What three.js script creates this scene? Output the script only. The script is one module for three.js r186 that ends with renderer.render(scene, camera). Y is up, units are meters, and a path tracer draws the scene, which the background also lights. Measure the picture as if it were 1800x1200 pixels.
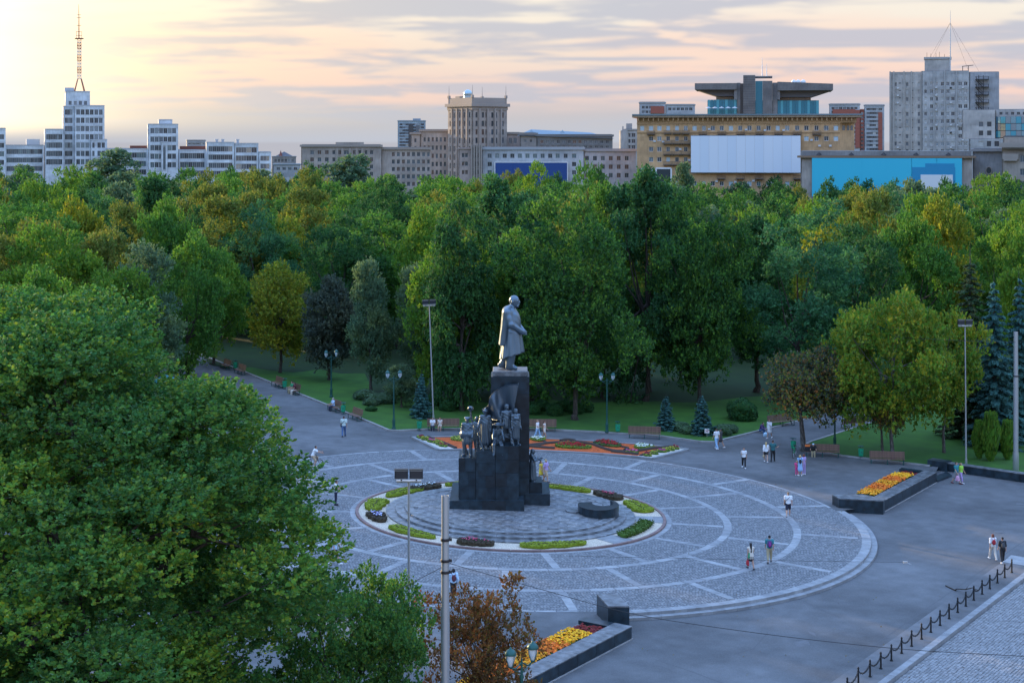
import * as THREE from 'three';
import { mergeGeometries } from 'three/addons/utils/BufferGeometryUtils.js';

// ---------------------------------------------------------------- camera
const F = 2917, YH = 250, EYE = 26, SLOPE = -0.0327;      // lens in photo pixels, horizon row, eye height, fall of the square to the right
const scene = new THREE.Scene();
const camera = new THREE.PerspectiveCamera(2 * Math.atan(600 / F) * 180 / Math.PI, 1.5, 0.5, 9000);
camera.position.set(0, EYE, 0);
camera.lookAt(0, EYE, -100);
camera.setViewOffset(1800, 1200, 0, 600 - YH, 1800, 1200); // a level camera with the lens shifted down
const renderer = new THREE.WebGLRenderer({ antialias: true });
renderer.toneMapping = THREE.LinearToneMapping;
renderer.toneMappingExposure = 2.0;
renderer.shadowMap.enabled = true;

// ---------------------------------------------------------------- noise
function rngOf(seed) { let s = seed >>> 0; return () => { s = (s + 0x6d2b79f5) | 0; let t = Math.imul(s ^ (s >>> 15), 1 | s); t = (t + Math.imul(t ^ (t >>> 7), 61 | t)) ^ t; return ((t ^ (t >>> 14)) >>> 0) / 4294967296; }; }
const NT = new Float32Array(65536); { const r = rngOf(77); for (let i = 0; i < 65536; i++) NT[i] = r(); }
const sstep = (a, b, x) => { x = Math.min(1, Math.max(0, (x - a) / (b - a))); return x * x * (3 - 2 * x); };
function vnoise(x, y, per = 256) {
  const xi = Math.floor(x), yi = Math.floor(y), fx = x - xi, fy = y - yi, u = fx * fx * (3 - 2 * fx), v = fy * fy * (3 - 2 * fy);
  const w = (a) => ((a % per) + per) % per, x0 = w(xi), x1 = w(xi + 1), y0 = w(yi) * 256, y1 = w(yi + 1) * 256;
  const a = NT[y0 + x0], b = NT[y0 + x1], c = NT[y1 + x0], d = NT[y1 + x1];
  return a + (b - a) * u + (c - a + (a - b - c + d) * u) * v;
}
function fbm(x, y, n = 5, per = 256) { let s = 0, a = 0.5, t = 0; for (let i = 0; i < n; i++) { s += a * vnoise(x, y, Math.min(256, per)); t += a; x *= 2; y *= 2; per *= 2; a *= 0.5; } return s / t; }
const mix3 = (a, b, t) => [a[0] + (b[0] - a[0]) * t, a[1] + (b[1] - a[1]) * t, a[2] + (b[2] - a[2]) * t];

// ---------------------------------------------------------------- sky: evening air, thin streaks of cloud, the sun low at the left
const SUN_AZ = -46 * Math.PI / 180, SUN_EL = 9.0 * Math.PI / 180;
const sunDir = new THREE.Vector3(Math.sin(SUN_AZ) * Math.cos(SUN_EL), Math.sin(SUN_EL), -Math.cos(SUN_AZ) * Math.cos(SUN_EL));
{
  const W = 4096, HH = 3072, data = new Float32Array(W * HH * 4), D2 = 180 / Math.PI;
  const ramp = [[0, [0.255, 0.265, 0.30]], [0.9, [0.27, 0.27, 0.30]], [1.8, [0.42, 0.325, 0.305]], [3.0, [0.45, 0.375, 0.33]], [4.6, [0.47, 0.435, 0.385]], [9, [0.43, 0.47, 0.53]], [18, [0.37, 0.54, 0.82]], [40, [0.42, 0.93, 2.02]], [90, [0.42, 0.97, 2.28]]];
  for (let j = 0; j < HH; j++) {
    const el = ((j + 0.5) / HH - 0.5) * Math.PI, se = Math.sin(el), ce = Math.cos(el), e = Math.max(0, el * D2);
    if (el <= 0) { for (let i = 0; i < W; i++) { const k = (j * W + i) * 4; data[k] = 0.255; data[k + 1] = 0.265; data[k + 2] = 0.30; data[k + 3] = 1; } continue; }
    let q = 0; while (q < ramp.length - 2 && ramp[q + 1][0] < e) q++;
    const base = mix3(ramp[q][1], ramp[q + 1][1], sstep(ramp[q][0], ramp[q + 1][0], e));
    for (let i = 0; i < W; i++) {
      const ph = ((i + 0.5) / W - 0.5) * 2 * Math.PI, dx = Math.cos(ph) * ce, dz = Math.sin(ph) * ce;
      const inv = 1 / (Math.max(0, se) + 0.075), X = dx * inv, Z = dz * inv;
      let da = Math.atan2(dx, -dz) - SUN_AZ; if (da > Math.PI) da -= 2 * Math.PI; if (da < -Math.PI) da += 2 * Math.PI;
      const ang = Math.hypot(Math.max(0, Math.abs(da) * D2 - 23) * 0.75, Math.max(0, (el - SUN_EL * 0.22) * D2) * 0.75);          // the glow lies along the horizon
      let c = base;
      const warp = (fbm(X * 0.9 + 7, Z * 0.9 + 3, 3) - 0.5) * 1.6;
      const near = e < 12, n = fbm(X * 1.25 + warp + 20, Z * 1.7 + warp * 0.8 + 31, near ? 6 : 4), fine = fbm(X * 2.6 + 60 + warp * 2, Z * 5.2 + warp + 11, near ? 5 : 3);
      const cl = sstep(0.44, 0.60, n * 0.6 + fine * 0.4), soft = sstep(0.44, 0.60, fbm(X * 0.8 + 90, Z * 0.7 + 44, 4));
      const low = sstep(0.1, 1.0, e), dull = mix3([0.245, 0.265, 0.325], [0.48, 0.60, 0.85], sstep(8, 30, e));
      c = mix3(c, mix3(c, [0.52, 0.355, 0.295], 0.75), soft * sstep(0.7, 1.6, e) * (1 - sstep(3.2, 5.5, e)) * 0.55);
      c = mix3(c, dull, cl * low * 0.8 * sstep(1, 8, ang));
      const g1 = Math.exp(-ang / 2.6), g2 = Math.exp(-ang / 6), g3 = Math.exp(-ang / 20);
      const k = (j * W + i) * 4, hz = sstep(-0.1, 0.9, e);
      data[k] = c[0] * (1 - 0.2 * g2) + 2.8 * g1 + 0.26 * g2 + 0.02 * g3;
      data[k + 1] = c[1] * (1 - 0.2 * g2) + 2.1 * g1 + 0.18 * g2 + 0.012 * g3;
      data[k + 2] = c[2] * (1 - 0.35 * g2) + 1.15 * g1 + 0.03 * g2;
      data[k] = 0.255 + (data[k] - 0.255) * hz; data[k + 1] = 0.265 + (data[k + 1] - 0.265) * hz; data[k + 2] = 0.30 + (data[k + 2] - 0.30) * hz;
      data[k + 3] = 1;
    }
  }
  const t = new THREE.DataTexture(data, W, HH, THREE.RGBAFormat, THREE.FloatType);
  t.mapping = THREE.EquirectangularReflectionMapping; t.magFilter = THREE.LinearFilter; t.needsUpdate = true;
  scene.background = t; scene.environment = t;
}
const sun = new THREE.DirectionalLight(new THREE.Color().setRGB(1.0, 0.72, 0.38), 5.0);
sun.name = 'sun';
sun.position.copy(sunDir).multiplyScalar(900); sun.target.position.set(0, 0, -150);
sun.position.add(sun.target.position);
sun.castShadow = true; sun.shadow.mapSize.set(4096, 4096); sun.shadow.radius = 2;
Object.assign(sun.shadow.camera, { left: -460, right: 460, top: 260, bottom: -160, near: 1, far: 2400 });
scene.add(sun, sun.target);
// ---------------------------------------------------------------- places
const SIDE = 60;
const gh = (x) => SLOPE * Math.max(-SIDE, Math.min(SIDE, x));                 // the square falls a little to the right
function G(px, py, dy = 0) {                                                    // a point seen on the ground: [x, y, z]
  let Z = F * (EYE - dy) / ((py - YH) + SLOPE * (px - 900)), X = (px - 900) * Z / F;
  if (Math.abs(X) > SIDE) { Z = F * (EYE - dy - gh(X)) / (py - YH); X = (px - 900) * Z / F; }
  return [X, gh(X) + dy, -Z];
}
const P = (px, py, Z) => [(px - 900) * Z / F, EYE - (py - YH) * Z / F, -Z];     // a point at a known depth
const XC = -0.078, ZC = 116.13;                                                  // centre of the round square
const ring = (r, deg, y = 0) => { const x = XC + r * Math.cos(deg * Math.PI / 180), d = ZC + r * Math.sin(deg * Math.PI / 180); return [x, gh(x) + y, -d]; };

// ---------------------------------------------------------------- names and labels
const taken = {};
function numbered(name) { const n = taken[name] ?? 0; taken[name] = n + 1; return n ? name + '_' + String(n).padStart(3, '0') : name; }
function tag(o, label, category, group) { o.userData.label = label; o.userData.category = category; if (group) o.userData.group = group; return o; }
function thing(name, label, category, pos = [0, 0, 0], turn = 0, group) {
  const o = new THREE.Group(); o.name = numbered(name); o.position.set(...pos); o.rotation.y = turn; scene.add(o);
  return tag(o, label, category, group);
}
function mesh(name, geo, mat, parent) {
  const m = new THREE.Mesh(geo, mat); m.name = parent ? name : numbered(name); m.castShadow = m.receiveShadow = true; (parent ?? scene).add(m); return m;
}
function struct(name, geo, mat) { const m = mesh(name, geo, mat); m.userData.kind = 'structure'; return m; }
function stuff(m, label, category) { m.userData.kind = 'stuff'; if (label) { m.userData.label = label; m.userData.category = category; } return m; }
function copyOf(o, pos, turn, scale, label, group) {
  const c = o.clone(); c.name = numbered(o.name.replace(/_\d{3}$/, '')); c.position.set(...pos); c.rotation.y = turn; if (scale) c.scale.set(scale[0], scale[1], scale[2]);
  c.userData = { ...o.userData, label: label ?? o.userData.label }; if (group) c.userData.group = group; scene.add(c); return c;
}

// ---------------------------------------------------------------- shapes
const M4 = () => new THREE.Matrix4();
function box(w, h, d, x = 0, y = 0, z = 0, ry = 0) { const g = new THREE.BoxGeometry(w, h, d); if (ry) g.rotateY(ry); g.translate(x, y, z); return g; }
function bevelBox(w, h, d, b = 0.02, x = 0, y = 0, z = 0) {                     // a box whose upright and top edges are chamfered
  const s = new THREE.Shape(); const a = w / 2 - b, c = d / 2 - b; s.moveTo(-a, -c); s.lineTo(a, -c); s.lineTo(a, c); s.lineTo(-a, c); s.closePath();
  const g = new THREE.ExtrudeGeometry(s, { depth: h - 2 * b, bevelEnabled: true, bevelThickness: b, bevelSize: b, bevelSegments: 1 });
  g.rotateX(-Math.PI / 2); g.translate(x, y - h / 2 + b, z); return g;
}
function tube(pts, radii, seg = 7) {                                            // tapered tube through points
  const n = pts.length, pos = [], nor = [], uv = [], idx = []; let run = 0;
  let up = new THREE.Vector3(0.31, 0.2, 0.93).normalize();
  for (let i = 0; i < n; i++) {
    const p = new THREE.Vector3(...pts[i]), a = new THREE.Vector3(...pts[Math.max(0, i - 1)]), b = new THREE.Vector3(...pts[Math.min(n - 1, i + 1)]);
    const t = b.sub(a).normalize(), s = new THREE.Vector3().crossVectors(t, up); if (s.lengthSq() < 1e-6) s.set(1, 0, 0); s.normalize(); const q = new THREE.Vector3().crossVectors(s, t); up = q.clone();
    if (i) run += p.distanceTo(new THREE.Vector3(...pts[i - 1]));
    const r = Array.isArray(radii) ? radii[i] : radii;
    for (let k = 0; k <= seg; k++) { const an = k / seg * 2 * Math.PI, c = Math.cos(an), d = Math.sin(an); const nx = s.x * c + q.x * d, ny = s.y * c + q.y * d, nz = s.z * c + q.z * d; pos.push(p.x + nx * r, p.y + ny * r, p.z + nz * r); nor.push(nx, ny, nz); uv.push(an * r * 1.0, run); }
  }
  const m = seg + 1;
  for (let i = 0; i < n - 1; i++) for (let k = 0; k < seg; k++) { const a = i * m + k, b = a + 1, c = a + m, d = c + 1; idx.push(a, c, b, b, c, d); }
  for (const [i, flip] of [[0, 1], [n - 1, 0]]) { const c = pos.length / 3; pos.push(...pts[i]); nor.push(nor[i * m * 3 + 1] * 0, flip ? -1 : 1, 0); uv.push(0, 0); for (let k = 0; k < seg; k++) flip ? idx.push(c, i * m + k, i * m + k + 1) : idx.push(c, i * m + k + 1, i * m + k); }
  const g = new THREE.BufferGeometry(); g.setAttribute('position', new THREE.Float32BufferAttribute(pos, 3)); g.setAttribute('normal', new THREE.Float32BufferAttribute(nor, 3)); g.setAttribute('uv', new THREE.Float32BufferAttribute(uv, 2)); g.setIndex(idx); return g;
}
const lathe = (pts, seg = 16) => new THREE.LatheGeometry(pts.map(([r, y]) => new THREE.Vector2(r, y)), seg);
const plain = (g) => { const o = g.index ? g.toNonIndexed() : g; for (const k of Object.keys(o.attributes)) if (!['position', 'normal', 'uv'].includes(k)) o.deleteAttribute(k); return o; };
const merge = (list) => mergeGeometries(list.map(plain));
function uvMetres(g, s = 1) {                                                    // box mapping in metres
  const q = plain(g), p = q.attributes.position, n = q.attributes.normal, uv = new Float32Array(p.count * 2);
  for (let i = 0; i < p.count; i++) { const ax = Math.abs(n.getX(i)), ay = Math.abs(n.getY(i)), az = Math.abs(n.getZ(i)); const [u, v] = ay > ax && ay > az ? [p.getX(i), p.getZ(i)] : ax > az ? [p.getZ(i), p.getY(i)] : [p.getX(i), p.getY(i)]; uv[2 * i] = u * s; uv[2 * i + 1] = v * s; }
  q.setAttribute('uv', new THREE.BufferAttribute(uv, 2)); return q;
}
function drape(g, dy = 0) { const p = g.attributes.position; for (let i = 0; i < p.count; i++) p.setY(i, p.getY(i) + gh(p.getX(i)) + dy); g.computeVertexNormals(); return g; }
// flat polygon on the ground (list of [x, z]); with thick > 0 it has sides
function slabGeo(poly, thick = 0, bevel = 0) {
  const s = new THREE.Shape(poly.map(([x, z]) => new THREE.Vector2(x, -z)));
  let g;
  if (thick) { g = new THREE.ExtrudeGeometry(s, { depth: thick - 2 * bevel, bevelEnabled: bevel > 0, bevelThickness: bevel, bevelSize: bevel, bevelOffset: -bevel, bevelSegments: 1, curveSegments: 6 }); g.rotateX(-Math.PI / 2); g.translate(0, -thick + bevel, 0); }
  else { g = new THREE.ShapeGeometry(s); g.rotateX(-Math.PI / 2); }
  return uvMetres(g);
}
const onGround = (poly, dy, thick = 0, bevel = 0) => { const g = plain(slabGeo(poly, thick, bevel)); drape(g, dy); return g; };
function arcPoly(r0, r1, a0, a1, n = 4, cx = XC, cz = -ZC) {                       // sector of a ring as [x, z]
  const out = [], D = Math.PI / 180; for (let i = 0; i <= n; i++) { const a = (a0 + (a1 - a0) * i / n) * D; out.push([cx + r1 * Math.cos(a), cz - r1 * Math.sin(a)]); }
  for (let i = n; i >= 0; i--) { const a = (a0 + (a1 - a0) * i / n) * D; out.push([cx + r0 * Math.cos(a), cz - r0 * Math.sin(a)]); } return out;
}

// ---------------------------------------------------------------- textures: colour grain, never light
function tex(size, fn, rep = 1, srgb = true) {
  const d = new Uint8Array(size * size * 4);
  for (let y = 0; y < size; y++) for (let x = 0; x < size; x++) { const c = fn(x / size, y / size, x, y), k = (y * size + x) * 4; for (let q = 0; q < 3; q++) d[k + q] = Math.max(0, Math.min(255, Math.round((Array.isArray(c) ? c[q] : c) * 255))); d[k + 3] = 255; }
  const t = new THREE.DataTexture(d, size, size); t.wrapS = t.wrapT = THREE.RepeatWrapping; t.magFilter = THREE.LinearFilter; t.minFilter = THREE.LinearMipmapLinearFilter; t.repeat.set(rep, rep); if (srgb) t.colorSpace = THREE.SRGBColorSpace; t.needsUpdate = true; return t;
}
const again = (t, rep) => { const c = t.clone(); c.repeat.set(rep, rep); c.needsUpdate = true; return c; };
const hash2 = (i, j) => NT[((i * 73 + j * 151) & 255) * 256 + ((i * 31 + j * 17) & 255)];
const T = {};
T.asphalt = tex(1024, (u, v, x, y) => { const big = fbm(u * 5, v * 5, 4, 5), mid = fbm(u * 40, v * 40, 3, 40), gr = NT[(x * 7 + y * 131) & 65535]; return 0.70 + (big - 0.5) * 0.34 + (mid - 0.5) * 0.12 + (gr - 0.5) * 0.12; }, 1 / 26);
T.grain = tex(512, (u, v, x, y) => 0.86 + (fbm(u * 8, v * 8, 4, 8) - 0.5) * 0.22 + (NT[(x * 13 + y * 257) & 65535] - 0.5) * 0.14, 1 / 3);
T.granite = tex(512, (u, v, x, y) => { const f = NT[(x * 17 + y * 389) & 65535], b = fbm(u * 6, v * 6, 5, 6); return 0.62 + (b - 0.5) * 0.5 + (f > 0.93 ? 0.28 : 0) + (f - 0.5) * 0.12; }, 1 / 1.8);
T.gravel = tex(512, (u, v, x, y) => { const i = Math.floor(u * 90), j = Math.floor(v * 90); const h = hash2(i, j); return [0.80 + (h - 0.5) * 0.3, 0.77 + (h - 0.5) * 0.28, 0.72 + (h - 0.5) * 0.3]; }, 1 / 3);
T.mulch = tex(512, (u, v, x, y) => { const h = hash2(Math.floor(u * 70), Math.floor(v * 70)), b = fbm(u * 9, v * 9, 3, 9); return [0.76 + (h - 0.5) * 0.36 + (b - .5) * .2, 0.40 + (h - 0.5) * 0.26 + (b - .5) * .12, 0.16 + (h - 0.5) * 0.14]; }, 1 / 3);
T.grass = tex(512, (u, v, x, y) => { const b = fbm(u * 6, v * 6, 5, 6), f = NT[(x * 29 + y * 67) & 65535]; const t = b * 0.6 + f * 0.4; return [0.17 + t * 0.16, 0.30 + t * 0.20, 0.07 + t * 0.07]; }, 1 / 7);
const setts = (h) => (u, v) => { const R = 40, row = Math.floor(v * R), off = (hash2(row, 3) * 0.8), C = 28, cu = u * C + off, col = Math.floor(cu), fu = cu - col, fv = v * R - row; const e = Math.min(fu, 1 - fu) * (R / C) * 0.9, e2 = Math.min(fv, 1 - fv); const m = Math.min(e, e2); const k = hash2((col % C + C) % C, row + 11); const j = sstep(0.02, 0.16, m); return h ? j * (0.7 + 0.3 * k) : [(0.50 + (k - 0.5) * 0.22) * j + 0.28 * (1 - j), (0.505 + (k - 0.5) * 0.21) * j + 0.285 * (1 - j), (0.51 + (k - 0.5) * 0.2) * j + 0.29 * (1 - j)]; };
T.setts = tex(1024, setts(0), 1 / 5.2); T.settsB = tex(1024, setts(1), 1 / 5.2, false);
T.wood = tex(256, (u, v) => 0.75 + (fbm(u * 40, v * 3, 3, 40) - 0.5) * 0.5, 1);
T.bark = tex(256, (u, v) => 0.6 + (fbm(u * 24, v * 6, 4, 6) - 0.5) * 0.9, 0.6);
T.plaster = tex(512, (u, v, x, y) => 0.85 + (fbm(u * 4, v * 7, 5, 4) - 0.5) * 0.34 + (fbm(u * 60, v * 12, 2, 12) - 0.5) * 0.10, 1 / 22);
const rgb = (r, g, b) => new THREE.Color().setRGB(r, g, b);
const mats = {};
function mat(key, c, rough = 0.85, metal = 0, extra = {}) { return mats[key] ??= new THREE.MeshStandardMaterial({ name: key, color: rgb(...c), roughness: rough, metalness: metal, ...extra }); }
// ---------------------------------------------------------------- smooth solids: tapered capsules and ellipsoids joined, then meshed
const V = (x, y, z) => [x, y, z];
function sdPrim(p, x, y, z) {
  if (p.t === 'c') {                                                            // tapered capsule a-b with radii ra, rb; flat: squash in z
    const ax = p.a[0], ay = p.a[1], az = p.a[2], bx = p.b[0] - ax, by = p.b[1] - ay, bz = p.b[2] - az, f = p.f ?? 1;
    const px = x - ax, py = y - ay, pz = (z - az) / f, bzz = bz / f, L = bx * bx + by * by + bzz * bzz;
    let h = L > 1e-9 ? (px * bx + py * by + pz * bzz) / L : 0; h = h < 0 ? 0 : h > 1 ? 1 : h;
    const dx = px - bx * h, dy = py - by * h, dz = pz - bzz * h; return (Math.sqrt(dx * dx + dy * dy + dz * dz) - (p.ra + (p.rb - p.ra) * h)) * (f < 1 ? f : 1);
  }
  if (p.t === 'e') {
    let px = x - p.c[0], py = y - p.c[1], pz = z - p.c[2];
    if (p.m) { const m = p.m, a = m[0] * px + m[1] * py + m[2] * pz, b = m[3] * px + m[4] * py + m[5] * pz, c = m[6] * px + m[7] * py + m[8] * pz; px = a; py = b; pz = c; }
    const qx = px / p.r[0], qy = py / p.r[1], qz = pz / p.r[2], k = Math.sqrt(qx * qx + qy * qy + qz * qz); return (k - 1) * Math.min(p.r[0], p.r[1], p.r[2]);
  }
  return p.fn(x, y, z);
}
function sdUnion(prims, x, y, z) {
  let d = 1e3;
  for (const p of prims) {
    const e = sdPrim(p, x, y, z); if (p.cut) { d = Math.max(d, -e); continue; }
    const k = p.k ?? 0.04; if (k > 0) { const h = Math.max(0, k - Math.abs(d - e)) / k; d = Math.min(d, e) - h * h * k * 0.25; } else d = Math.min(d, e);
  }
  return d;
}
function surface(fn, lo, hi, cell) {                                            // surface nets
  const nx = Math.ceil((hi[0] - lo[0]) / cell) + 1, ny = Math.ceil((hi[1] - lo[1]) / cell) + 1, nz = Math.ceil((hi[2] - lo[2]) / cell) + 1;
  const f = new Float32Array(nx * ny * nz), at = (i, j, k) => (k * ny + j) * nx + i;
  for (let k = 0; k < nz; k++) for (let j = 0; j < ny; j++) for (let i = 0; i < nx; i++) f[at(i, j, k)] = fn(lo[0] + i * cell, lo[1] + j * cell, lo[2] + k * cell);
  const id = new Int32Array(nx * ny * nz).fill(-1), pos = [], idx = [];
  const E = [[0, 1], [0, 2], [0, 4], [1, 3], [1, 5], [2, 3], [2, 6], [3, 7], [4, 5], [4, 6], [5, 7], [6, 7]];
  for (let k = 0; k < nz - 1; k++) for (let j = 0; j < ny - 1; j++) for (let i = 0; i < nx - 1; i++) {
    const v = []; let m = 0; for (let q = 0; q < 8; q++) { const a = f[at(i + (q & 1), j + ((q >> 1) & 1), k + (q >> 2))]; v.push(a); if (a < 0) m |= 1 << q; }
    if (m === 0 || m === 255) continue;
    let sx = 0, sy = 0, sz = 0, n = 0;
    for (const [a, b] of E) if (((m >> a) & 1) !== ((m >> b) & 1)) { const t = v[a] / (v[a] - v[b]); sx += (a & 1) + ((b & 1) - (a & 1)) * t; sy += ((a >> 1) & 1) + (((b >> 1) & 1) - ((a >> 1) & 1)) * t; sz += (a >> 2) + ((b >> 2) - (a >> 2)) * t; n++; }
    id[at(i, j, k)] = pos.length / 3; pos.push(lo[0] + (i + sx / n) * cell, lo[1] + (j + sy / n) * cell, lo[2] + (k + sz / n) * cell);
  }
  for (let k = 1; k < nz - 1; k++) for (let j = 1; j < ny - 1; j++) for (let i = 1; i < nx - 1; i++) {
    const a = f[at(i, j, k)] < 0;
    const quad = (p, q, r, s, flip) => { if (p < 0 || q < 0 || r < 0 || s < 0) return; flip ? idx.push(p, r, q, p, s, r) : idx.push(p, q, r, p, r, s); };
    if (a !== f[at(i + 1, j, k)] < 0) quad(id[at(i, j - 1, k - 1)], id[at(i, j, k - 1)], id[at(i, j, k)], id[at(i, j - 1, k)], !a);
    if (a !== f[at(i, j + 1, k)] < 0) quad(id[at(i - 1, j, k - 1)], id[at(i - 1, j, k)], id[at(i, j, k)], id[at(i, j, k - 1)], !a);
    if (a !== f[at(i, j, k + 1)] < 0) quad(id[at(i - 1, j - 1, k)], id[at(i, j - 1, k)], id[at(i, j, k)], id[at(i - 1, j, k)], !a);
  }
  const nor = new Float32Array(pos.length), h = cell * 0.5;
  for (let i = 0; i < pos.length; i += 3) { const x = pos[i], y = pos[i + 1], z = pos[i + 2]; let a = fn(x + h, y, z) - fn(x - h, y, z), b = fn(x, y + h, z) - fn(x, y - h, z), c = fn(x, y, z + h) - fn(x, y, z - h); const l = Math.hypot(a, b, c) || 1; nor[i] = a / l; nor[i + 1] = b / l; nor[i + 2] = c / l; }
  const g = new THREE.BufferGeometry(); g.setAttribute('position', new THREE.Float32BufferAttribute(pos, 3)); g.setAttribute('normal', new THREE.BufferAttribute(nor, 3)); g.setAttribute('uv', new THREE.BufferAttribute(new Float32Array(pos.length / 3 * 2), 2)); g.setIndex(idx); return g;
}
function solid(prims, cell = 0.03, inflate = 0, warp) {
  const lo = [1e9, 1e9, 1e9], hi = [-1e9, -1e9, -1e9];
  for (const p of prims) { if (p.cut) continue; for (let q = 0; q < 3; q++) { if (p.t === 'c') { lo[q] = Math.min(lo[q], p.a[q] - p.ra, p.b[q] - p.rb); hi[q] = Math.max(hi[q], p.a[q] + p.ra, p.b[q] + p.rb); } else if (p.t === 'e') { const R = p.m ? Math.max(...p.r) : p.r[q]; lo[q] = Math.min(lo[q], p.c[q] - R); hi[q] = Math.max(hi[q], p.c[q] + R); } else { lo[q] = Math.min(lo[q], p.lo[q]); hi[q] = Math.max(hi[q], p.hi[q]); } } }
  const e = inflate + cell * 2.5 + 0.01; for (let q = 0; q < 3; q++) { lo[q] -= e; hi[q] += e; }
  const fn = warp ? (x, y, z) => sdUnion(prims, x, y, z) - inflate - warp(x, y, z) : (x, y, z) => sdUnion(prims, x, y, z) - inflate;
  return surface(fn, lo, hi, cell);
}
const cap = (a, b, ra, rb = ra, k = 0.04, f) => ({ t: 'c', a, b, ra, rb, k, f });
const ell = (c, r, k = 0.04, m) => ({ t: 'e', c, r, k, m });
const rotM = (rx, ry, rz) => { const e = new THREE.Matrix4().makeRotationFromEuler(new THREE.Euler(rx, ry, rz, 'YXZ')).invert().elements; return [e[0], e[4], e[8], e[1], e[5], e[9], e[2], e[6], e[10]]; };
// ---------------------------------------------------------------- a human figure, 1.75 m tall, facing +z, feet on y = 0
const D2R = Math.PI / 180;
function skeleton(o = {}) {
  const J = {}, sit = o.sit ?? 0, lean = (o.lean ?? 0) * D2R, wide = o.wide ?? 1, fem = o.fem ? 1 : 0;
  const dir = (deg, side = 0) => { const a = deg * D2R, b = side * D2R; return [Math.sin(b), -Math.cos(a) * Math.cos(b), Math.sin(a) * Math.cos(b)]; };
  const add = (p, d, l) => [p[0] + d[0] * l, p[1] + d[1] * l, p[2] + d[2] * l];
  J.pelvis = [0, 0.93, 0]; const up = [0, Math.cos(lean), Math.sin(lean)];
  J.waist = add(J.pelvis, up, 0.14); J.chest = add(J.pelvis, up, 0.36); J.neck = add(J.pelvis, up, 0.54);
  const nod = lean + (o.nod ?? 0) * D2R, hu = [Math.sin((o.tilt ?? 0) * D2R), Math.cos(nod), Math.sin(nod)]; J.headBase = add(J.neck, hu, 0.05); J.head = add(J.neck, hu, 0.165);
  for (const [s, k] of [[1, 'L'], [-1, 'R']]) {
    const h = [s * 0.09 * (fem ? 1.05 : 1), 0.91, 0]; J['hip' + k] = h;
    const hf = o['hip' + k] ?? 0, kf = o['knee' + k] ?? 4, sp = s * (o['spread' + k] ?? 2);
    J['knee' + k] = add(h, dir(hf, sp), 0.43); J['ankle' + k] = add(J['knee' + k], dir(hf - kf, s * (o['shin' + k] ?? 0.5)), 0.42); const fd = (o['foot' + k] ?? 0) * D2R; J['toe' + k] = add(J['ankle' + k], [s * 0.2, -0.22 + Math.sin(fd), Math.cos(fd)], 0.17);
    const sh = add(J.pelvis, up, 0.49); sh[0] = s * (fem ? 0.168 : 0.19) * wide; J['sh' + k] = sh;
    const af = o['arm' + k] ?? 0, ef = o['elbow' + k] ?? 12, ab = s * (o['out' + k] ?? 9), inn = s * (o['in' + k] ?? 2);
    J['elbow' + k] = add(sh, dir(af, ab), 0.29); J['wrist' + k] = add(J['elbow' + k], dir(af + ef, inn), 0.25); J['hand' + k] = add(J['wrist' + k], dir(af + ef + (o['wristBend' + k] ?? 6), inn), 0.09); J['handDir' + k] = dir(af + ef + 6, inn);
  }
  const lowest = Math.min(J.ankleL[1] - 0.075, J.ankleR[1] - 0.075); J.drop = sit ? 0.93 - sit - 0.02 : lowest;
  for (const k of Object.keys(J)) if (Array.isArray(J[k]) && !k.startsWith('handDir')) J[k][1] -= J.drop;
  return J;
}
const lerp3 = (a, b, t) => [a[0] + (b[0] - a[0]) * t, a[1] + (b[1] - a[1]) * t, a[2] + (b[2] - a[2]) * t];
function bodyPrims(J, o = {}) {
  const w = o.wide ?? 1, f = o.fem ? 0.92 : 1, out = [];
  out.push(ell(J.pelvis, [0.155 * w, 0.12, 0.11 * w], 0.06), ell(J.waist, [0.135 * w * f, 0.13, 0.10 * w], 0.07), ell(J.chest, [0.165 * w * f, 0.17, 0.115 * w], 0.07), cap(J.shL, J.shR, 0.065 * f, 0.065 * f, 0.06));
  if (o.belly) out.push(ell([0, J.waist[1] + 0.02, J.waist[2] + 0.06], [0.13, 0.13, 0.1], 0.06));
  out.push(cap(lerp3(J.neck, J.chest, 0.2), J.headBase, 0.058, 0.05, 0.03));
  for (const k of ['L', 'R']) {
    out.push(cap(J['hip' + k], J['knee' + k], 0.088 * w, 0.056, 0.04), cap(J['knee' + k], lerp3(J['knee' + k], J['ankle' + k], 0.35), 0.053, 0.056, 0.03), cap(lerp3(J['knee' + k], J['ankle' + k], 0.35), J['ankle' + k], 0.054, 0.036, 0.03));
    const heel = [J['ankle' + k][0], J['ankle' + k][1] - 0.04, J['ankle' + k][2] - 0.03]; out.push(cap(heel, J['toe' + k], 0.042, 0.034, 0.03));
    out.push(cap(J['sh' + k], J['elbow' + k], 0.054 * w, 0.042, 0.035), cap(J['elbow' + k], J['wrist' + k], 0.042, 0.028, 0.02), ell(lerp3(J['wrist' + k], J['hand' + k], 0.55), [0.036, 0.045, 0.036], 0.02));
  }
  const h = J.head; out.push(ell(h, [0.077, 0.108, 0.092], 0.02), ell([h[0], h[1] - 0.06, h[2] + 0.028], [0.058, 0.06, 0.062], 0.03), ell([h[0], h[1] - 0.018, h[2] + 0.094], [0.013, 0.026, 0.02], 0.015), ell([h[0] + 0.078, h[1] - 0.01, h[2] - 0.005], [0.012, 0.028, 0.018], 0.01), ell([h[0] - 0.078, h[1] - 0.01, h[2] - 0.005], [0.012, 0.028, 0.018], 0.01));
  return out;
}
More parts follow.
